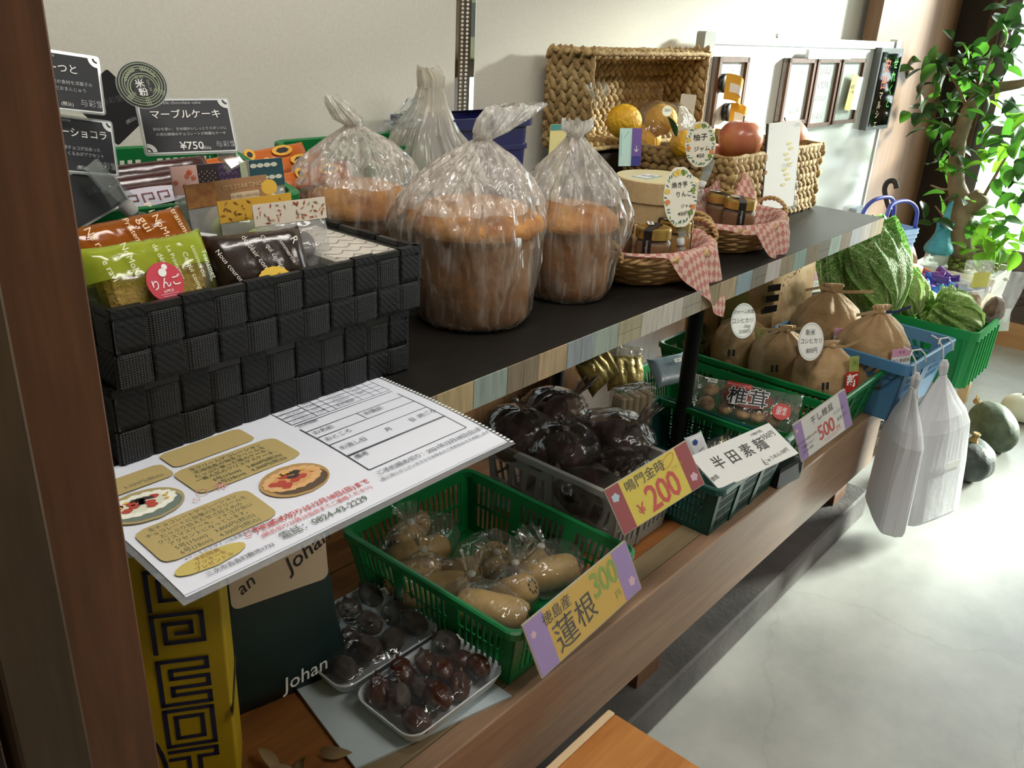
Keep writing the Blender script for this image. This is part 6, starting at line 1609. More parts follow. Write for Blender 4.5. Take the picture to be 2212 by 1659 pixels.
def round_tag(label, c, yaw, pit, rol, r, lines):
    t = C3('round_tag', label, 'price tag', c, yaw, pit, rol, 'round white rice price tags')
    disc(t, 'paper', r, r * 1.08, M('tag_white', 'ecebe8', .5), .0012, 0, 0, 0, 44)
    strokes(t, 'rim_line', [[(r * .92 * math.cos(a), r * .99 * math.sin(a)) for a in [q * PI / 22 for q in range(45)]]], .0009, M('tag_line', '8d8d90', .5), .0004)
    for (s_, x_, y_, sz) in lines: text(t, s_, x_ * r, y_ * r, sz, MINK, .0007, .05)
    return t
round_tag('round white tag naming the farm and a 5 kg rice price', PY(1606, 693, .985), -.35, .25, -.12, .046, [('ファーム有重', 0, .55, .013), ('コシヒカリ', -.05, 0, .0165), ('(5kg)', .35, -.32, .012), ('2100円', .15, -.66, .014)])
round_tag('round white tag for new Koshihikari rice at 800 yen', PY(1752, 738, .775), -.35, .28, -.15, .047, [('新米', -.10, .50, .018), ('コシヒカリ', .0, .02, .0165), ('800円', .10, -.52, .017)])

# ---- blue basket with medium rice bags
crate('blue_basket', 'blue lattice basket with two rice bags at the end of the bench', (2.545, .765, BZ), .350, .40, .185, MBLUE, None, -.06, .84, (2, 2), (6, 6), 3, None, .03, .10, .45, .82, None, .16)
rice_bag('medium brown rice bag at the front of the blue basket, pink label showing', (2.470, .712, .445), .180, .160, .285, -.55, 12, 'pink', 'medium rice bags in the blue basket')
rice_bag('medium brown rice bag at the back of the blue basket', (2.520, .878, .445), .195, .165, .300, -.82, 15, 'pink', 'medium rice bags in the blue basket')
# ================================================================== right end: low table, crate, cabbage, bags, squash
lt = T('low_table', 'plain low table under the crates beyond the end of the bench', 'table', (0, 0, 0))
MB().box(2.512, 3.24, .70, 1.325, .392, .4190).build('top', WRED, lt)
for x_, y_ in ((3.16, .76), (3.16, 1.27), (2.58, 1.27)): MB().box(x_ - .03, x_ + .03, y_ - .03, y_ + .03, 0, .392).build('leg', WLEG, lt)

# ribbed bright green crate
gc = T('green_crate', 'bright green ribbed crate of cabbages at the far end of the display', 'crate', (2.945, .735, .4195), .0)
W_, D_, H_ = .150, .225, .190
MB().loft([rrect(W_ * .92, D_ * .95, .02, 0), rrect(W_ * .98, D_ * .985, .02, H_ - .03), rrect(W_, D_, .022, H_ - .03), rrect(W_, D_, .022, H_), rrect(W_ - .006, D_ - .006, .02, H_), rrect(W_ * .90, D_ * .93, .02, .006)], True, True).build('body', MGRN2, gc)
for k in range(7):
    x_ = -W_ * .8 + k * W_ * .27; MB().hexa([(x_ - .004, -D_ * .95 - .010, .002), (x_ + .004, -D_ * .95 - .010, .002), (x_ + .004, -D_ * .95 + .01, .002), (x_ - .004, -D_ * .95 + .01, .002), (x_ - .004, -D_ - .002, H_ - .03), (x_ + .004, -D_ - .002, H_ - .03), (x_ + .004, -D_ + .01, H_ - .03), (x_ - .004, -D_ + .01, H_ - .03)]).build('rib', MGRN2, gc)
for k in range(8):
    y_ = -D_ * .85 + k * D_ * .24
    for sg in (-1, 1): MB().box(min(sg * W_ * .93, sg * (W_ * .93 + .012)), max(sg * W_ * .93, sg * (W_ * .93 + .012)), y_ - .004, y_ + .004, .002, H_ - .03).build('rib', MGRN2, gc)
t = C3('price_tag', 'blank white tag hung on the far corner of the green crate', 'price tag', (3.102, .512, .585), -.9, .1, .1); sheet(t, 'paper', .05, .075, MWPAP, .001)

# ---- leafy heads
def cab_mat(nm, dark, pale, vein):
    m = bpy.data.materials.new(nm); m.use_nodes = True; nt = m.node_tree; N = nt.nodes; L = nt.links; b = N['Principled BSDF']
    tc = N.new('ShaderNodeTexCoord'); sp = N.new('ShaderNodeSeparateXYZ'); L.new(tc.outputs['UV'], sp.inputs[0])
    def mt(op, a, b_=None):
        q = N.new('ShaderNodeMath'); q.operation = op
        for i, x_ in enumerate((a, b_)):
            if x_ is None: continue
            if isinstance(x_, (int, float)): q.inputs[i].default_value = x_
            else: L.new(x_, q.inputs[i])
        return q.outputs[0]
    au = mt('ABSOLUTE', mt('SUBTRACT', sp.outputs['X'], .5))                       # 0 at midrib, .5 at edge
    nz_ = N.new('ShaderNodeTexNoise'); nz_.inputs['Scale'].default_value = 14; L.new(tc.outputs['UV'], nz_.inputs['Vector'])
    mid = mt('LESS_THAN', au, mt('MULTIPLY', mt('SUBTRACT', 1.12, sp.outputs['Y']), .045))
    side = mt('ABSOLUTE', mt('SUBTRACT', mt('FRACT', mt('ADD', mt('SUBTRACT', mt('MULTIPLY', sp.outputs['Y'], 7.), mt('MULTIPLY', au, 7.)), mt('MULTIPLY', nz_.outputs['Fac'], .9))), .5))
    sv = mt('LESS_THAN', side, mt('MULTIPLY', mt('SUBTRACT', .56, au), .12))
    net = N.new('ShaderNodeTexVoronoi'); net.feature = 'DISTANCE_TO_EDGE'; net.inputs['Scale'].default_value = 26; L.new(tc.outputs['UV'], net.inputs['Vector'])
    nv_ = mt('MULTIPLY', mt('LESS_THAN', net.outputs['Distance'], .05), .55)
    v = mt('MAXIMUM', mt('MAXIMUM', mid, sv), nv_)
    r = N.new('ShaderNodeValToRGB'); r.color_ramp.elements[0].position = .0; r.color_ramp.elements[1].position = .8
    r.color_ramp.elements[0].color = (*lin(pale), 1); r.color_ramp.elements[1].color = (*lin(dark), 1)
    L.new(mt('ADD', mt('MULTIPLY', sp.outputs['Y'], .75), mt('MULTIPLY', nz_.outputs['Fac'], .35)), r.inputs[0])
    mx = N.new('ShaderNodeMix'); mx.data_type = 'RGBA'; L.new(v, mx.inputs[0]); L.new(r.outputs[0], mx.inputs[6]); mx.inputs[7].default_value = (*lin(vein), 1)
    L.new(mx.outputs[2], b.inputs['Base Color']); b.inputs['Roughness'].default_value = .6
    bp = N.new('ShaderNodeBump'); bp.inputs['Strength'].default_value = .8; bp.inputs['Distance'].default_value = .006; L.new(mt('ADD', v, mt('MULTIPLY', net.outputs['Distance'], 1.5)), bp.inputs['Height']); L.new(bp.outputs[0], b.inputs['Normal'])
    tl = N.new('ShaderNodeBsdfTranslucent'); L.new(mx.outputs[2], tl.inputs[0]); ms = N.new('ShaderNodeMixShader'); ms.inputs[0].default_value = .3
    L.new(b.outputs[0], ms.inputs[1]); L.new(tl.outputs[0], ms.inputs[2]); L.new(ms.outputs[0], N['Material Output'].inputs[0])
    return m
MSAV = cab_mat('savoy_leaf', '4c8a2e', '8fb95c', 'd3e2ae'); MLET = cab_mat('pale_cabbage_leaf', '86b64c', 'c3d888', 'dfe8b8'); MSTEMW = M('cabbage_stem', 'dfe6c4', .5)
def cabbage(label, base, axis, R_, L_, n, mat, seed, stem=True, squat=1.):
    t = T('cabbage', label, 'cabbage', base, 0, 'leafy cabbage heads')
    q = Vector(axis).normalized().to_track_quat('Z', 'Y').to_matrix()
    rr = random.Random(seed)
    MB().ell(q @ Vector((0, 0, L_ * .5)), (R_ * .78, R_ * .78, L_ * .44), q, 24, 16, lambda d: 1 + .05 * nz(d, 3, seed)).build('heart', mat, t, True)
    for k in range(n):
        a0 = 2 * PI * k / n + rr.uniform(-.15, .15) + (k % 2) * .3; span = rr.uniform(1.15, 1.5); op = .84 + .18 * (k % 3) / 2 + rr.uniform(-.03, .03); ln = L_ * rr.uniform(.92, 1.06); ph = rr.uniform(0, 6)
        def f(u, v):
            a = a0 + (u - .5) * span * (0.45 + .75 * math.sin(min(1, v * 1.15) * PI / 2))
            prof = math.sin(PI * min(1., .12 + v * .80)) ** .7
            r = R_ * op * prof * squat + .05 * R_ * v
            e = abs(u - .5) * 2
            ruf = (.030 * R_ / .12) * (max(0, v - .35) + e * .5) * math.sin(u * 22 + ph + v * 3) * (e ** 1.5 + v ** 4) * .5
            r += ruf * 1.8 + .10 * R_ * e * v * v + .06 * R_ * v ** 7 + .006 * nz((u * 6, v * 6, 0), 1, seed + k)
            z = v * ln - .12 * ln * e * e * v + ruf * .4
            return q @ Vector((r * math.cos(a), r * math.sin(a), z))
        MB().grid(f, 22, 22, True).build('leaf', mat, t, True)
    if stem: MB().ell(q @ Vector((0, 0, .02)), (R_ * .40, R_ * .40, .04), q, 16, 10).build('stem', MSTEMW, t, True)
    return t
cabbage('dark green savoy cabbage standing tall between blue basket and crate', (2.765, .80, .600), (.10, .52, .85), .130, .30, 9, MSAV, 4)
lt2 = T('cabbage_box', 'plain cardboard box under the dark savoy cabbage', 'box', (2.81, .895, .4195), 0)
MB().rbox(-.045, .045, -.06, .06, 0, .165, .003).build('box', M('cardboard', 'a9885c', .7, var='9c7b50', vscale=12), lt2)
cabbage('pale green cabbage lying in front in the bright crate', (2.955, .560, .555), (-.35, .55, .40), .085, .17, 8, MLET, 8, False)
cabbage('pale green cabbage behind, its stem toward the savoy', (2.900, .745, .575), (.2, .45, .55), .085, .17, 8, MLET, 12, False)

# clear bags of produce in the crate
FPB = FILM('produce_film', 'fafafa', .22, 'f2f2f2', .1, .8, 30)
t = T('produce_bag', 'upright clear bag with a yellow label in the bright green crate', 'vegetable bag', tuple(PXX(2085, 690, 3.02)), -.6)
q_ = MB().grid(lambda u, v: ((u - .5) * .13 * (1.1 - .25 * v), .02 * math.sin(PI * u) * (1 - v) + .010 * nz((u * 5, v * 5, 0), 1, 2), v * .20), 16, 18); q_.grid(lambda u, v: ((u - .5) * .13 * (1.1 - .25 * v), -.02 * math.sin(PI * u) * (1 - v) + .010 * nz((u * 5, v * 5, 3), 1, 2), v * .20), 16, 18)
q_.build('film', FPB, t, True); MB().ell((0, 0, .05), (.045, .02, .045), None, 14, 10, lambda d: 1 + .1 * nz(d, 3, 1)).build('contents', M('taro_skin', '7d6450', .8, var='9a8069', vscale=40), t, True)
MB().rbox(-.032, .032, -.020, -.018, .115, .165, .0008).build('label', M('lemon_label', 'e2e07a', .5), t)
t = T('produce_bag', 'clear bag leaning at the far corner of the bright green crate', 'vegetable bag', tuple(PXX(2140, 695, 3.03)), -.9)
q_ = MB().grid(lambda u, v: ((u - .5) * .10 + v * .03, .02 * math.sin(PI * u) * (1 - v) + .012 * nz((u * 5, v * 5, 0), 1, 5), v * .17), 16, 18); q_.grid(lambda u, v: ((u - .5) * .10 + v * .03, -.02 * math.sin(PI * u) * (1 - v) + .012 * nz((u * 5, v * 5, 3), 1, 5), v * .17), 16, 18)
q_.build('film', FPB, t, True); MB().ell((0, 0, .04), (.035, .018, .045), None, 14, 10, lambda d: 1 + .12 * nz(d, 3, 4)).build('contents', M('dark_taro', '5d4638', .8, var='7a6350', vscale=40), t, True)

# ---- white cloth-like carrier bags hung on strings
MNW = M('nonwoven_white', 'd8d8dc', .7, transl=.25, bump=.12, bscale=40)
def carrier(label, top, bot, w_, d_, rz, seed):
    t = T('carrier_bag', label, 'bag', (0, 0, 0), 0, 'white bags tied to the blue basket')
    top, bot = Vector(top), Vector(bot); H_ = top.z - bot.z
    cr, sr = math.cos(rz), math.sin(rz); n = 40; rings = []
    for (k, rx, ry, sq, am) in ((0, w_ * .50, d_ * .42, 5, .02), (.03, w_ * .5, d_ * .5, 5, .02), (.35, w_ * .5, d_ * .5, 4.5, .03), (.60, w_ * .50, d_ * .48, 3.6, .05), (.68, w_ * .42, d_ * .42, 3, .08), (.76, w_ * .28, d_ * .28, 2.4, .14), (.85, w_ * .14, d_ * .14, 2, .2), (.905, .012, .010, 2, .1), (.93, .015, .011, 2, .2), (.97, .017, .012, 2, .25), (1.0, .010, .006, 2, .2)):
        c = bot.lerp(top, k); ring = []
        for j in range(n):
            th = 2 * PI * j / n; ca, sa = math.cos(th), math.sin(th); q = (abs(ca) ** sq + abs(sa) ** sq) ** (-1 / sq)
            tri = abs(((th * 4 / PI / 2 + seed * .3) % 1) * 2 - 1) * 2 - 1
            q *= 1 + am * tri + .04 * nz((ca * 2, sa * 2, k * 5), 1.4, seed)
            x_, y_ = rx * q * ca, ry * q * sa
            ring.append((c.x + x_ * cr - y_ * sr, c.y + x_ * sr + y_ * cr, c.z))
        rings.append(ring)
    MB().loft(rings).build('bag_body', MNW, t, False)
    kn = bot.lerp(top, .905); MSTR = M('white_string', 'd9d9d6', .7)
    MB().tube([kn, top + Vector((.004, .012, .03)), top + Vector((0, .03, .055)), top + Vector((-.002, .05, .062))], .0024, 6).build('string', MSTR, t, True)
    MB().tube([top + Vector((0, .03, .055)), top + Vector((.02, .01, .060)), top + Vector((.035, .0, .045)), top + Vector((.045, -.005, .02))], .0022, 6).build('string', MSTR, t, True)
    MB().tube([top + Vector((0, .03, .055)), top + Vector((-.02, .02, .064)), top + Vector((-.038, .018, .052))], .0022, 6).build('string', MSTR, t, True)
    MB().tube([kn + Vector((.010, 0, .01)), kn + Vector((.032, -.01, -.04)), kn + Vector((.040, -.012, -.10)), kn + Vector((.030, -.012, -.15))], .0020, 6).build('string_end', MSTR, t, True)
    MB().tube([kn + Vector((.011 * math.cos(a), .010 * math.sin(a), .002 * math.sin(3 * a))) for a in [q * .55 for q in range(13)]], .0024, 6).build('string_wrap', MSTR, t, True)
    return t
carrier('white bag hung by string, nearer one with its side turned to the camera', (2.365, .553, .590), (2.375, .545, .135), .215, .085, .55, 3)
c2 = carrier('white bag hung by string, farther one with a small white label', (2.525, .528, .592), (2.590, .488, .085), .25, .11, -.30, 7)
t_ = C3('bag_label', None, None, (2.545, .442, .285), -.32, -.08, .0); t_.parent = c2; sheet(t_, 'paper', .06, .024, MWPAP, .0008, 0, 0, .004); sheet(t_, 'paper_scallop', .06, .012, M('scallop_grey', 'c9c9cc', .6), .0008, 0, -.018, .003)
t = T('crumpled_paper', 'crumpled white paper stuffed behind the hanging bags', 'paper', tuple(PXX(1905, 935, 2.60)))
MB().ell((0, 0, 0), (.05, .04, .035), None, 14, 10, lambda d: 1 + .35 * nz(d, 3, 3)).build('paper', M('crumple_white', 'cfcfd0', .7), t)

# ---- winter squash on the floor
MSQ1 = M('squash_dark', '222a25', .5, var='3a433c', vscale=30, bump=.25, bscale=40); MSQ2 = M('squash_pale', '3f4b39', .55, var='58644d', vscale=26, bump=.25, bscale=40); MSTK = M('squash_stem', 'a58a56', .8, var='8a6f42', vscale=40, bump=.5)
def squash(label, c, rx, rz_, rot, mat, seed, rib=.035, nr=12):
    t = T('squash', label, 'squash', c, 0, 'winter squashes on the floor', rot)
    MB().ell((0, 0, 0), (rx, rx, rz_), None, 60, 24, lambda d: 1 + rib * (abs(math.cos(nr / 2 * math.atan2(d.y, d.x))) - .6) * (1 - d.z * d.z) - .12 * math.exp(-((1 - abs(d.z)) / .06)) + .02 * nz(d, 3, seed)).build('flesh', mat, t, True)
    MB().lathe([(.020, rz_ * .84), (.013, rz_ * 1.0), (.011, rz_ * 1.12), (.015, rz_ * 1.28), (.012, rz_ * 1.31)], 7).build('stem', MSTK, t)
    return t
squash('dark grey-green squash with a pale stem, nearer one on the floor', (3.11, .505, .075), .100, .078, (.12, -.1, .5), MSQ1, 2)
squash('pale green oblong squash on the floor, behind the darker one', (3.46, .50, .078), .082, .115, (.0, 1.25, .75), MSQ2, 5, .02)
squash('small squash almost lost in the glare, only its stem clear', (3.80, .47, .06), .075, .06, (.1, .2, .3), M('squash_glare', 'd9d8c8', .5), 9)  # glare is put into the pale body colour
t = T('paper_flag', 'tiny yellow paper marker beside the squashes', 'marker', tuple(PZ(2107, 870, .02))); MB().hexa([(-.016, 0, 0), (.016, 0, 0), (.016, .004, 0), (-.016, .004, 0), (-.004, 0, .035), (.004, 0, .035), (.004, .004, .035), (-.004, .004, .035)]).build('flag', M('flag_yellow', 'e2b93a', .5), t)

# ================================================================== whiteboard on the back wall
P0, P1 = Vector((2.427, 1.368, 0)), Vector((3.830, 1.275, 0)); WX = (P1 - P0).normalized(); WN = Vector((WX.y, -WX.x, 0))
def onboard(u, v):
    d = ray(u, v); k = (P0 - CAM).dot(WN) / d.dot(WN); p = CAM + d * k; return (p - P0).dot(WX), p.z
wbd = T('whiteboard', 'large whiteboard with small framed boards, standing behind the shelf end', 'whiteboard', (P0.x, P0.y, .72)); wbd.rotation_euler = (PI / 2, 0, math.atan2(WX.y, WX.x))
BW, BH = (P1 - P0).length, .685
MALW = M('board_alu', 'd9dad6', .35, .3)
def wsheet(nm, x0, x1, y0, y1, z, t, mat, r=0): return sheet(wbd, nm, x1 - x0, y1 - y0, mat, t, (x0 + x1) / 2, (y0 + y1) / 2, z, r)
wsheet('writing_surface', 0, BW, 0, BH, 0, .012, M('enamel_white', 'e4e6e6', .18)); wsheet('frame_rail', 0, BW, BH - .028, BH, .006, .020, MALW); wsheet('frame_rail', 0, BW, 0, .02, .006, .02, MALW); wsheet('frame_rail', 0, .014, 0, BH, .006, .02, MALW); wsheet('frame_rail', BW - .014, BW, 0, BH, .006, .02, MALW)
wsheet('corner_cap', -.008, .05, BH - .045, BH + .006, .012, .030, M('corner_grey', '8c8b86', .5), .008); wsheet('corner_cap', BW - .03, BW + .012, BH - .04, BH + .010, .012, .03, MALW, .008)
wsheet('hanger', BW * .30, BW * .33, BH - .004, BH + .010, .010, .01, MALW); wsheet('foot', BW - .13, BW - .02, -.045, .03, .03, .05, M('foot_bluegrey', 'b9c6d6', .4), .006)
MFRW = WOOD('mini_frame_wood', '4a2d1c', '6e4830', 'Y', 2., .45)
def px_rect(tl, tr, yb): a = onboard(*tl); b = onboard(*tr); c = onboard(tl[0] - .19 * (yb - tl[1]), yb); return a[0], b[0], c[1] - .72, a[1] - .72
def mini(label, tl, tr, yb, face, lines=None, ink=None):
    x0, x1, y0, y1 = px_rect(tl, tr, yb); z = .022
    t = T('mini_board', label, 'framed board', (0, 0, 0), 0, 'small wooden framed boards on the whiteboard'); t.matrix_world = wbd.matrix_world
    t.rotation_euler = wbd.rotation_euler; t.location = Vector(wbd.location)
    def sh_(nm, a, b, c, d, zz, th, m): return sheet(t, nm, b - a, d - c, m, th, (a + b) / 2, (c + d) / 2, zz)
    sh_('panel', x0, x1, y0, y1, z - .004, .014, face)
    f_ = .014
    for a, b, c, d in ((x0, x1, y1 - f_, y1), (x0, x1, y0, y0 + f_), (x0, x0 + f_, y0, y1), (x1 - f_, x1, y0, y1)): sh_('frame', a, b, c, d, z + .006, .026, MFRW)
    for (s_, fx, fy, sz) in (lines or []): text(t, s_, x0 + (x1 - x0) * fx, y0 + (y1 - y0) * fy, sz, ink, z - .0030, 0)
    return t
MMINW = M('mini_white', 'c9cbca', .4); MMINP = M('mini_palegreen', 'b6c2ba', .4); MFAINT = M('faint_chalk', 'e6ebe6', .6); MFAINTG = M('faint_grey_ink', 'a3a5a6', .6)
m1_ = mini('framed white board with two black magnets and curled yellow tape', (1540, 122), (1605, 122), 290, MMINW, [('一、営', .62, .86, .03), ('定休日', .75, .62, .03), ('あり', .25, .22, .03)], MFAINTG)
mini('framed white board, left of the three hung together', (1692, 125), (1750, 125), 270, MMINW, [('おみせ', .6, .80, .026), ('販売中', .55, .22, .03)], MFAINTG)
mini('framed pale green board chalked with take-out coffee and lunch', (1754, 125), (1804, 125), 275, MMINP, [('TAKE', .5, .82, .040), ('OUT', .5, .62, .040), ('COFFEE', .5, .42, .026), ('LUNCH', .45, .16, .028)], MFAINT)
m4_ = mini('framed pale green board with a yellow note, right of the three', (1808, 125), (1858, 125), 268, MMINP)
def wthing(nm, label, cat, u, v, group=None):
    x_, z_ = onboard(u, v); t = T(nm, label, cat, (0, 0, 0), 0, group); t.rotation_euler = wbd.rotation_euler; p = P0 + WX * x_ + WN * .030; t.location = (p.x, p.y, z_); return t
for (u, v, lb) in ((1546, 178, 'black round magnet holding the upper curl of yellow tape'), (1556, 240, 'black round magnet holding the lower curl of yellow tape')):
    t = wthing('magnet', lb, 'magnet', u, v, 'magnets with curled tape'); MB().lathe([(.028, -.010), (.028, .004), (.022, .008)], 20).build('disc', MBLK, t, True)
    MB().grid(lambda a, b: (-.012 + .060 * a, -.045 + .075 * b - .03 * a * a, .012 + .035 * math.sin(a * 2.4)), 10, 4).build('tape_curl', M('tape_yellow_print', 'd9a534', .5), t, True)
    MB().grid(lambda a, b: (-.010 + .052 * a, -.022 + .026 * b - .03 * a * a, .0135 + .035 * math.sin(a * 2.35)), 10, 2).build('tape_label', MWPAP, t, True)
t = wthing('sticky_note', 'yellow and white paper note stuck on the right framed board', 'note', 1828, 198); sheet(t, 'yellow_half', .05, .13, M('note_yellow', 'e6cf7a', .6), .001, -.028, 0, .004, 0, -.15); sheet(t, 'white_half', .055, .12, MWPAP, .001, .022, -.004, .003, 0, -.05); text(t, '喫茶\n一休', -.028, .01, .018, MINK, .0050)
t = wthing('magnet_bar', 'white magnetic bar above the three framed boards', 'magnet bar', 1778, 117); sheet(t, 'bar', .33, .030, M('bar_white', 'f0f0f0', .3), .012, 0, 0, .0, .003)
# black neon-marker board
x0, x1, y0, y1 = px_rect((1890, 102), (1938, 102), 280)
t = T('menu_board', 'black glass board with neon green and orange market lettering', 'menu board', Vector(wbd.location)); t.rotation_euler = wbd.rotation_euler
cxm, cym = (x0 + x1) / 2, (y0 + y1) / 2
sheet(t, 'frame', x1 - x0, y1 - y0, M('menu_frame', '6f7274', .35, .5), .03, cxm, cym, .030); sheet(t, 'glass', (x1 - x0) * .84, (y1 - y0) * .90, M('menu_black', '08090a', .06), .004, cxm, cym, .0325)
MNG = M('neon_green', '4fd04a', .5); MNO = M('neon_orange', 'd9674a', .5); MNP = M('neon_pale', 'd8c3a8', .5)
for k, ch in enumerate('せれくと'): text(t, ch, cxm + .048, y1 - .060 - k * .050, .044, MNG, .0332, 0, bold=.015)
for k, ch in enumerate('安田'): text(t, ch, cxm - .030, y1 - .070 - k * .062, .056, MNO, .0332, 0, bold=.015)
for k, ch in enumerate('マルシェ'): text(t, ch, cxm - .036, y1 - .180 - k * .036, .036, MNP, .0332, 0, bold=.01)

# ================================================================== umbrella, sprays and odds behind the crate
sd = T('side_table', 'low table behind the crate holding sweets and tape rolls', 'table', (3.60, .92, 0)); MB().rbox(-.27, .27, -.26, .24, .455, .475, .003).build('top', WPALE, sd)
for sx in (-.24, .24):
    for sy in (-.22, .21): MB().box(sx - .02, sx + .02, sy - .02, sy + .02, 0, .455).build('leg', WPALE, sd)
um = T('umbrella', 'folded blue striped umbrella with a black hooked handle, hung by the corner panel', 'umbrella', (0, 0, 0))
MCANE = M('dark_cane', '2b2018', .4); h0 = PXX(1942, 565, 3.75); h1 = PXX(1921, 440, 3.75)
pts = [PXX(1936, 520, 3.75), PXX(1927, 470, 3.75), PXX(1916, 435, 3.75), PXX(1911, 410, 3.75), PXX(1916, 395, 3.75), PXX(1926, 390, 3.75), PXX(1934, 395, 3.75), PXX(1937, 407, 3.75)]
MB().tube(curve(pts), .011, 10).build('handle', MCANE, um, True)
a_, b__ = PXX(1936, 498, 3.75), PXX(1962, 640, 3.75); dv = b__ - a_
rings = []
for k in range(15):
    u = k / 14; r = .012 + .045 * math.sin(PI * min(1, u * .9)) ** .8; c = a_ + dv * u
    rings.append([(c.x + r * (1 + .15 * math.sin(6 * th + u * 9)) * math.cos(th), c.y + r * (1 + .15 * math.sin(6 * th + u * 9)) * math.sin(th), c.z) for th in [2 * PI * j / 24 for j in range(24)]])
m_um = bpy.data.materials.new('umbrella_stripes'); m_um.use_nodes = True
nt = m_um.node_tree; wv = nt.nodes.new('ShaderNodeTexWave'); wv.inputs['Scale'].default_value = 11; wv.bands_direction = 'Z'; wv.inputs['Distortion'].default_value = 2.
tcx = nt.nodes.new('ShaderNodeTexCoord'); nt.links.new(tcx.outputs['Object'], wv.inputs['Vector']); rp = nt.nodes.new('ShaderNodeValToRGB'); rp.color_ramp.elements[0].color = (*lin('a8c6d8'), 1); rp.color_ramp.elements[1].color = (*lin('4b5a66'), 1)
nt.links.new(wv.outputs['Fac'], rp.inputs[0]); nt.links.new(rp.outputs[0], nt.nodes['Principled BSDF'].inputs['Base Color'])
MB().loft(rings).build('canopy', m_um, um, True)
hb = T('shopping_basket', 'pale blue plastic tote with violet handles below the whiteboard', 'basket', tuple(PXX(1905, 545, 3.45)), -.3)
MB().loft([rrect(.10, .06, .02, 0), rrect(.115, .07, .02, .10), rrect(.112, .067, .02, .10), rrect(.098, .058, .02, .004)], True, True).build('body', M('tote_blue', '9ab8dc', .4), hb)
for k in range(5): MB().loft([rrect(.1035 + .0025 * k, .0635 + .0018 * k, .02, .014 + k * .017), rrect(.1045 + .0025 * k, .0645 + .0018 * k, .02, .018 + k * .017)], False, False).build('rib', M('tote_rib', 'c9dbf0', .4), hb)
for sy in (-.05, .05): MB().tube(curve([(-.10, sy, .10), (-.095, sy, .16), (-.06, sy * .8, .20), (.03, sy * .8, .205), (.085, sy, .17), (.10, sy, .10)]), .0075, 8).build('handle', M('tote_violet', '4a55b8', .4), hb, True)
for k, (u, v, x_, lb) in enumerate(((1952, 556, 3.55, 'cream tape roll standing on its side behind the cabbage'), (1932, 548, 3.60, 'cream tape roll leaning behind the other roll'))):
    t = T('tape_roll', lb, 'tape roll', tuple(PXX(u, v, x_)), 0, 'cream tape rolls', (0, 1.1, .6 + k)); MB().lathe([(.022, -.03), (.046, -.03), (.046, .03), (.022, .03), (.022, -.03)], 28, (0, 0, 0), False, False).build('roll', M('cream_roll', 'd9c29c', .6), t, True)
t = T('tape_box', 'cream cardboard box under the tape rolls', 'box', (3.60, 1.02, .4755), .4); MB().rbox(-.06, .06, -.05, .05, 0, .085, .003).build('box', M('cream_roll', 'd9c29c', .6), t)
sp_ = T('spray_bottle', 'clear bottle topped with a turquoise pump wrap by the plant', 'bottle', tuple(PXX(2012, 600, 4.05)), 0)
MB().lathe([(.045, 0), (.05, .01), (.05, .10), (.045, .13), (.03, .15)], 20).build('bottle', FILM('frosted_bottle', 'eef4f4', .45, 'e6eef0', .15, .2, 12), sp_, True)
MB().lathe([(.056, .115), (.062, .13), (.058, .145), (.044, .17), (.032, .20), (.030, .23)], 20).build('turquoise_skirt', M('turquoise_cloth', '4fa9c0', .6, var='3f93ac', vscale=30, bump=.4), sp_, True)
MB().tube([(0, 0, .22), (.005, 0, .28), (.02, 0, .34)], [.018, .014, .008], 10).build('pump', M('turquoise_pump', '58b4cc', .4), sp_, True)
for k in range(5): a = k * 1.25; MB().tube([(.025 * math.cos(a), .025 * math.sin(a), .215), (.03 * math.cos(a), .03 * math.sin(a), .25)], .009, 7).build('ruffle', MATS['turquoise_cloth'], sp_, True)
ms = T('stool_box', 'white box under the spray bottle', 'box', (4.05, 1.03, 0), 0); spz = sp_.location.z; MB().rbox(-.09, .09, -.09, .09, 0, max(.05, spz - .001), .004).build('box', M('box_white', 'e0e0de', .5), ms); ms.location = (sp_.location.x, sp_.location.y, 0)
# wrapped sweets
rr = random.Random(12); cols = ['2a5fb0', '2f6fc4', '5a2f7a', '3a6ec0', '6d3a86', 'b5482f', '2456a0', '4d9aa8', '4a2f80']
nmc = {'2a5fb0': 'blue', '2f6fc4': 'bright blue', '5a2f7a': 'purple', '3a6ec0': 'blue', '6d3a86': 'violet', 'b5482f': 'red-orange', '2456a0': 'deep blue', '4d9aa8': 'teal', '4a2f80': 'dark violet'}
tray = T('sweet_tray', 'shallow tray heaped with foil wrapped sweets', 'tray', tuple(PXX(2018, 640, 3.42)), -.35)
tb = Vector(tray.location); MB().loft([rrect(.15, .11, .02, 0), rrect(.16, .12, .02, .05), rrect(.157, .117, .02, .05), rrect(.148, .108, .02, .004)], True, True).build('tray', M('tray_white', 'd9d9d9', .5), tray)
base_c = {}
for k in range(34):
    c = cols[k % len(cols)]; x_, y_ = rr.uniform(-.13, .13), rr.uniform(-.09, .09); z_ = .03 + .05 * rr.random()
    if c not in base_c:
        q_ = pillow(.062, .030, .018, .2, k, 10, 10); o = q_.build('wrapped_sweet', M('sweet_' + c, c, .22, bump=.2, bscale=60), None, True); base_c[c] = o
    else:
        o = base_c[c].copy(); COL.objects.link(o)
    p = tb + Matrix.Rotation(-.35, 3, 'Z') @ Vector((x_, y_, z_)); o.location = p; o.rotation_euler = (rr.uniform(-.8, .8), rr.uniform(-.5, .5), rr.uniform(0, PI))
    tag(o, f'{nmc[c]} foil wrapped sweet in the heap behind the pale cabbages', 'sweet', 'foil wrapped sweets in the tray')
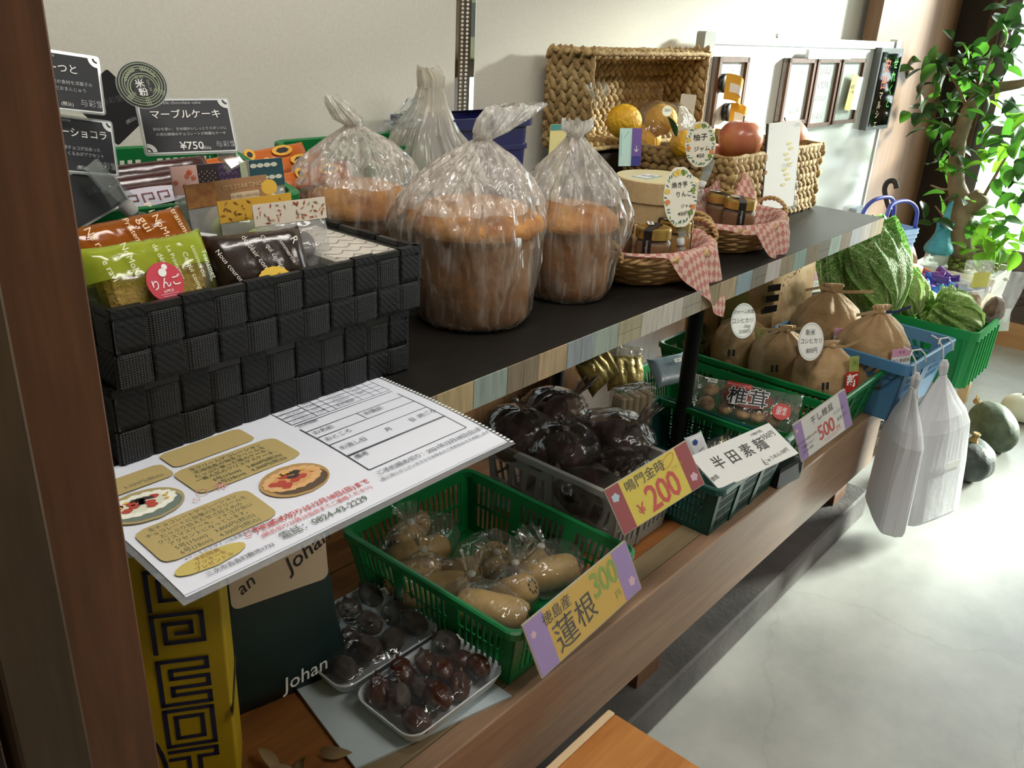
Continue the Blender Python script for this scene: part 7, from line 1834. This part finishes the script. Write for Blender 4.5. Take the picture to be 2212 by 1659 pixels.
t = T('sweet_jar', 'small amber jar among the sweets beside the cabbage', 'jar', tuple(PXX(1960, 635, 3.25)), 0); MB().lathe([(.028, 0), (.03, .06), (.024, .07), (.03, .072), (.03, .09)], 18).build('glass', M('amber', '7a3a1a', .2), t, True); MB().lathe([(.031, .0905), (.031, .105), (.028, .108)], 18).build('lid', M('cream_roll', 'd9c29c', .6), t, True)

# ================================================================== potted tree by the window
TX = 4.15
tr_ = T('potted_tree', 'leafy ficus tree with a thick bare trunk in a white planter by the window', 'tree', (TX, PXX(2080, 575, TX).y, 0))
tb = Vector(tr_.location); ztop = PXX(2080, 572, TX).z
MB().loft([rrect(.13, .13, .03, 0), rrect(.17, .17, .03, ztop), rrect(.16, .16, .03, ztop), rrect(.155, .155, .03, ztop - .03)], True, True).build('planter', M('planter_white', 'cfccc4', .5), tr_)
MBARK = M('ficus_bark', '7d6a54', .8, var='98866c', vscale=16, bump=.5, bscale=40)
def tp(u, v, dx=0.): return PXX(u, v, TX + dx) - tb
MB().tube([tp(2080, 580), tp(2074, 530), tp(2075, 485), tp(2080, 448), tp(2066, 400), tp(2064, 360), tp(2071, 301), tp(2091, 240), tp(2116, 202), tp(2160, 188), tp(2200, 182), tp(2235, 172)], [.062, .056, .05, .05, .036, .034, .032, .030, .027, .022, .018, .012], 12).build('trunk', MBARK, tr_, True)
MB().tube([tp(2080, 452), tp(2100, 440), tp(2122, 424), tp(2126, 420)], [.048, .044, .040, .030], 12).build('cut_branch', MBARK, tr_, True)
for path in ([(2122, 430), (2150, 380), (2180, 330), (2212, 300)], [(2091, 240), (2070, 190), (2045, 150), (2030, 120)], [(2071, 301), (2040, 270), (2010, 262), (1985, 250)], [(2116, 202), (2130, 150), (2160, 100), (2190, 60)], [(2085, 470), (2120, 490), (2160, 500), (2200, 520)], [(2066, 400), (2040, 410), (2010, 400)], [(2075, 520), (2040, 470), (2020, 445)]):
    MB().tube(curve([tp(*p) for p in path], 4), [.008 - .005 * q / (4 * (len(path) - 1)) for q in range(4 * (len(path) - 1) + 1)], 6).build('branch', MBARK, tr_, True)
MLF = [M('ficus_leaf_dark', '274a1c', .38, transl=.25), M('ficus_leaf', '457a26', .4, transl=.5), M('ficus_leaf_bright', '6fa52c', .4, transl=.55)]  # brighter greens, picked by zone, put the window backlight into the colour
def fleaf(L_, W_):
    def f(u, v):
        hw = W_ / 2 * (math.sin(PI * min(1, v ** .75)) ** .7) if 0 < v < 1 else 0.0005
        return ((u - .5) * 2 * hw, v * L_, -.22 * L_ * v * v + abs(u - .5) * .35 * W_ * math.sin(PI * v))
    return MB().grid(f, 4, 7, True)
srcs = []
for m_ in MLF:
    for L_, W_ in ((.092, .060), (.082, .050)):
        srcs.append(fleaf(L_, W_).build('leaf', m_, tr_, True))
rr = random.Random(21); used = set()
zones = [(2095, 150, 70, 70, 34, 0), (2150, 110, 70, 70, 34, 0), (2190, 60, 40, 50, 14, 0), (2045, 150, 40, 40, 16, 0), (2010, 135, 25, 25, 6, 0), (2000, 262, 35, 22, 10, 0), (2045, 235, 45, 50, 26, 0), (2165, 250, 60, 50, 28, 1), (2130, 330, 70, 50, 24, 1), (2190, 360, 40, 70, 26, 1), (2040, 330, 40, 40, 12, 0), (2050, 420, 40, 40, 10, 0), (2175, 470, 50, 50, 26, 2), (2150, 535, 55, 35, 26, 2), (2125, 500, 30, 30, 8, 2), (2035, 485, 25, 20, 4, 0)]
cnt = 0
for (u0, v0, su, sv, n, b) in zones:
    for k in range(n):
        u, v = u0 + max(-1.5, min(1.5, rr.gauss(0, .6))) * su, v0 + max(-1.5, min(1.5, rr.gauss(0, .6))) * sv
        dx = rr.uniform(-.22, .2)
        mi = min(2, max(0, b + rr.choice((-1, 0, 0, 1)))); s_ = srcs[mi * 2 + rr.randrange(2)]
        if s_.name not in used: o = s_; used.add(s_.name)
        else: o = part(s_, tr_)
        o.location = tp(u, v, dx); o.rotation_euler = (rr.uniform(-1.3, .5), rr.uniform(-.6, .6), rr.uniform(0, 2 * PI)); q = rr.uniform(.75, 1.1); o.scale = (q, q, q); cnt += 1
for s_ in srcs:
    if s_.name not in used: bpy.data.objects.remove(s_)
mb = MB(); rr = random.Random(3)
for k in range(160): mb.ell((rr.gauss(0, .055), rr.gauss(0, .055), ztop - .005 + abs(rr.gauss(0, .02))), (.012, .012, .008), None, 6, 4)
tag(mb.build('moss', M('moss', '5d6b2a', .8, var='7d8a3c', vscale=60), tr_), kind='stuff')
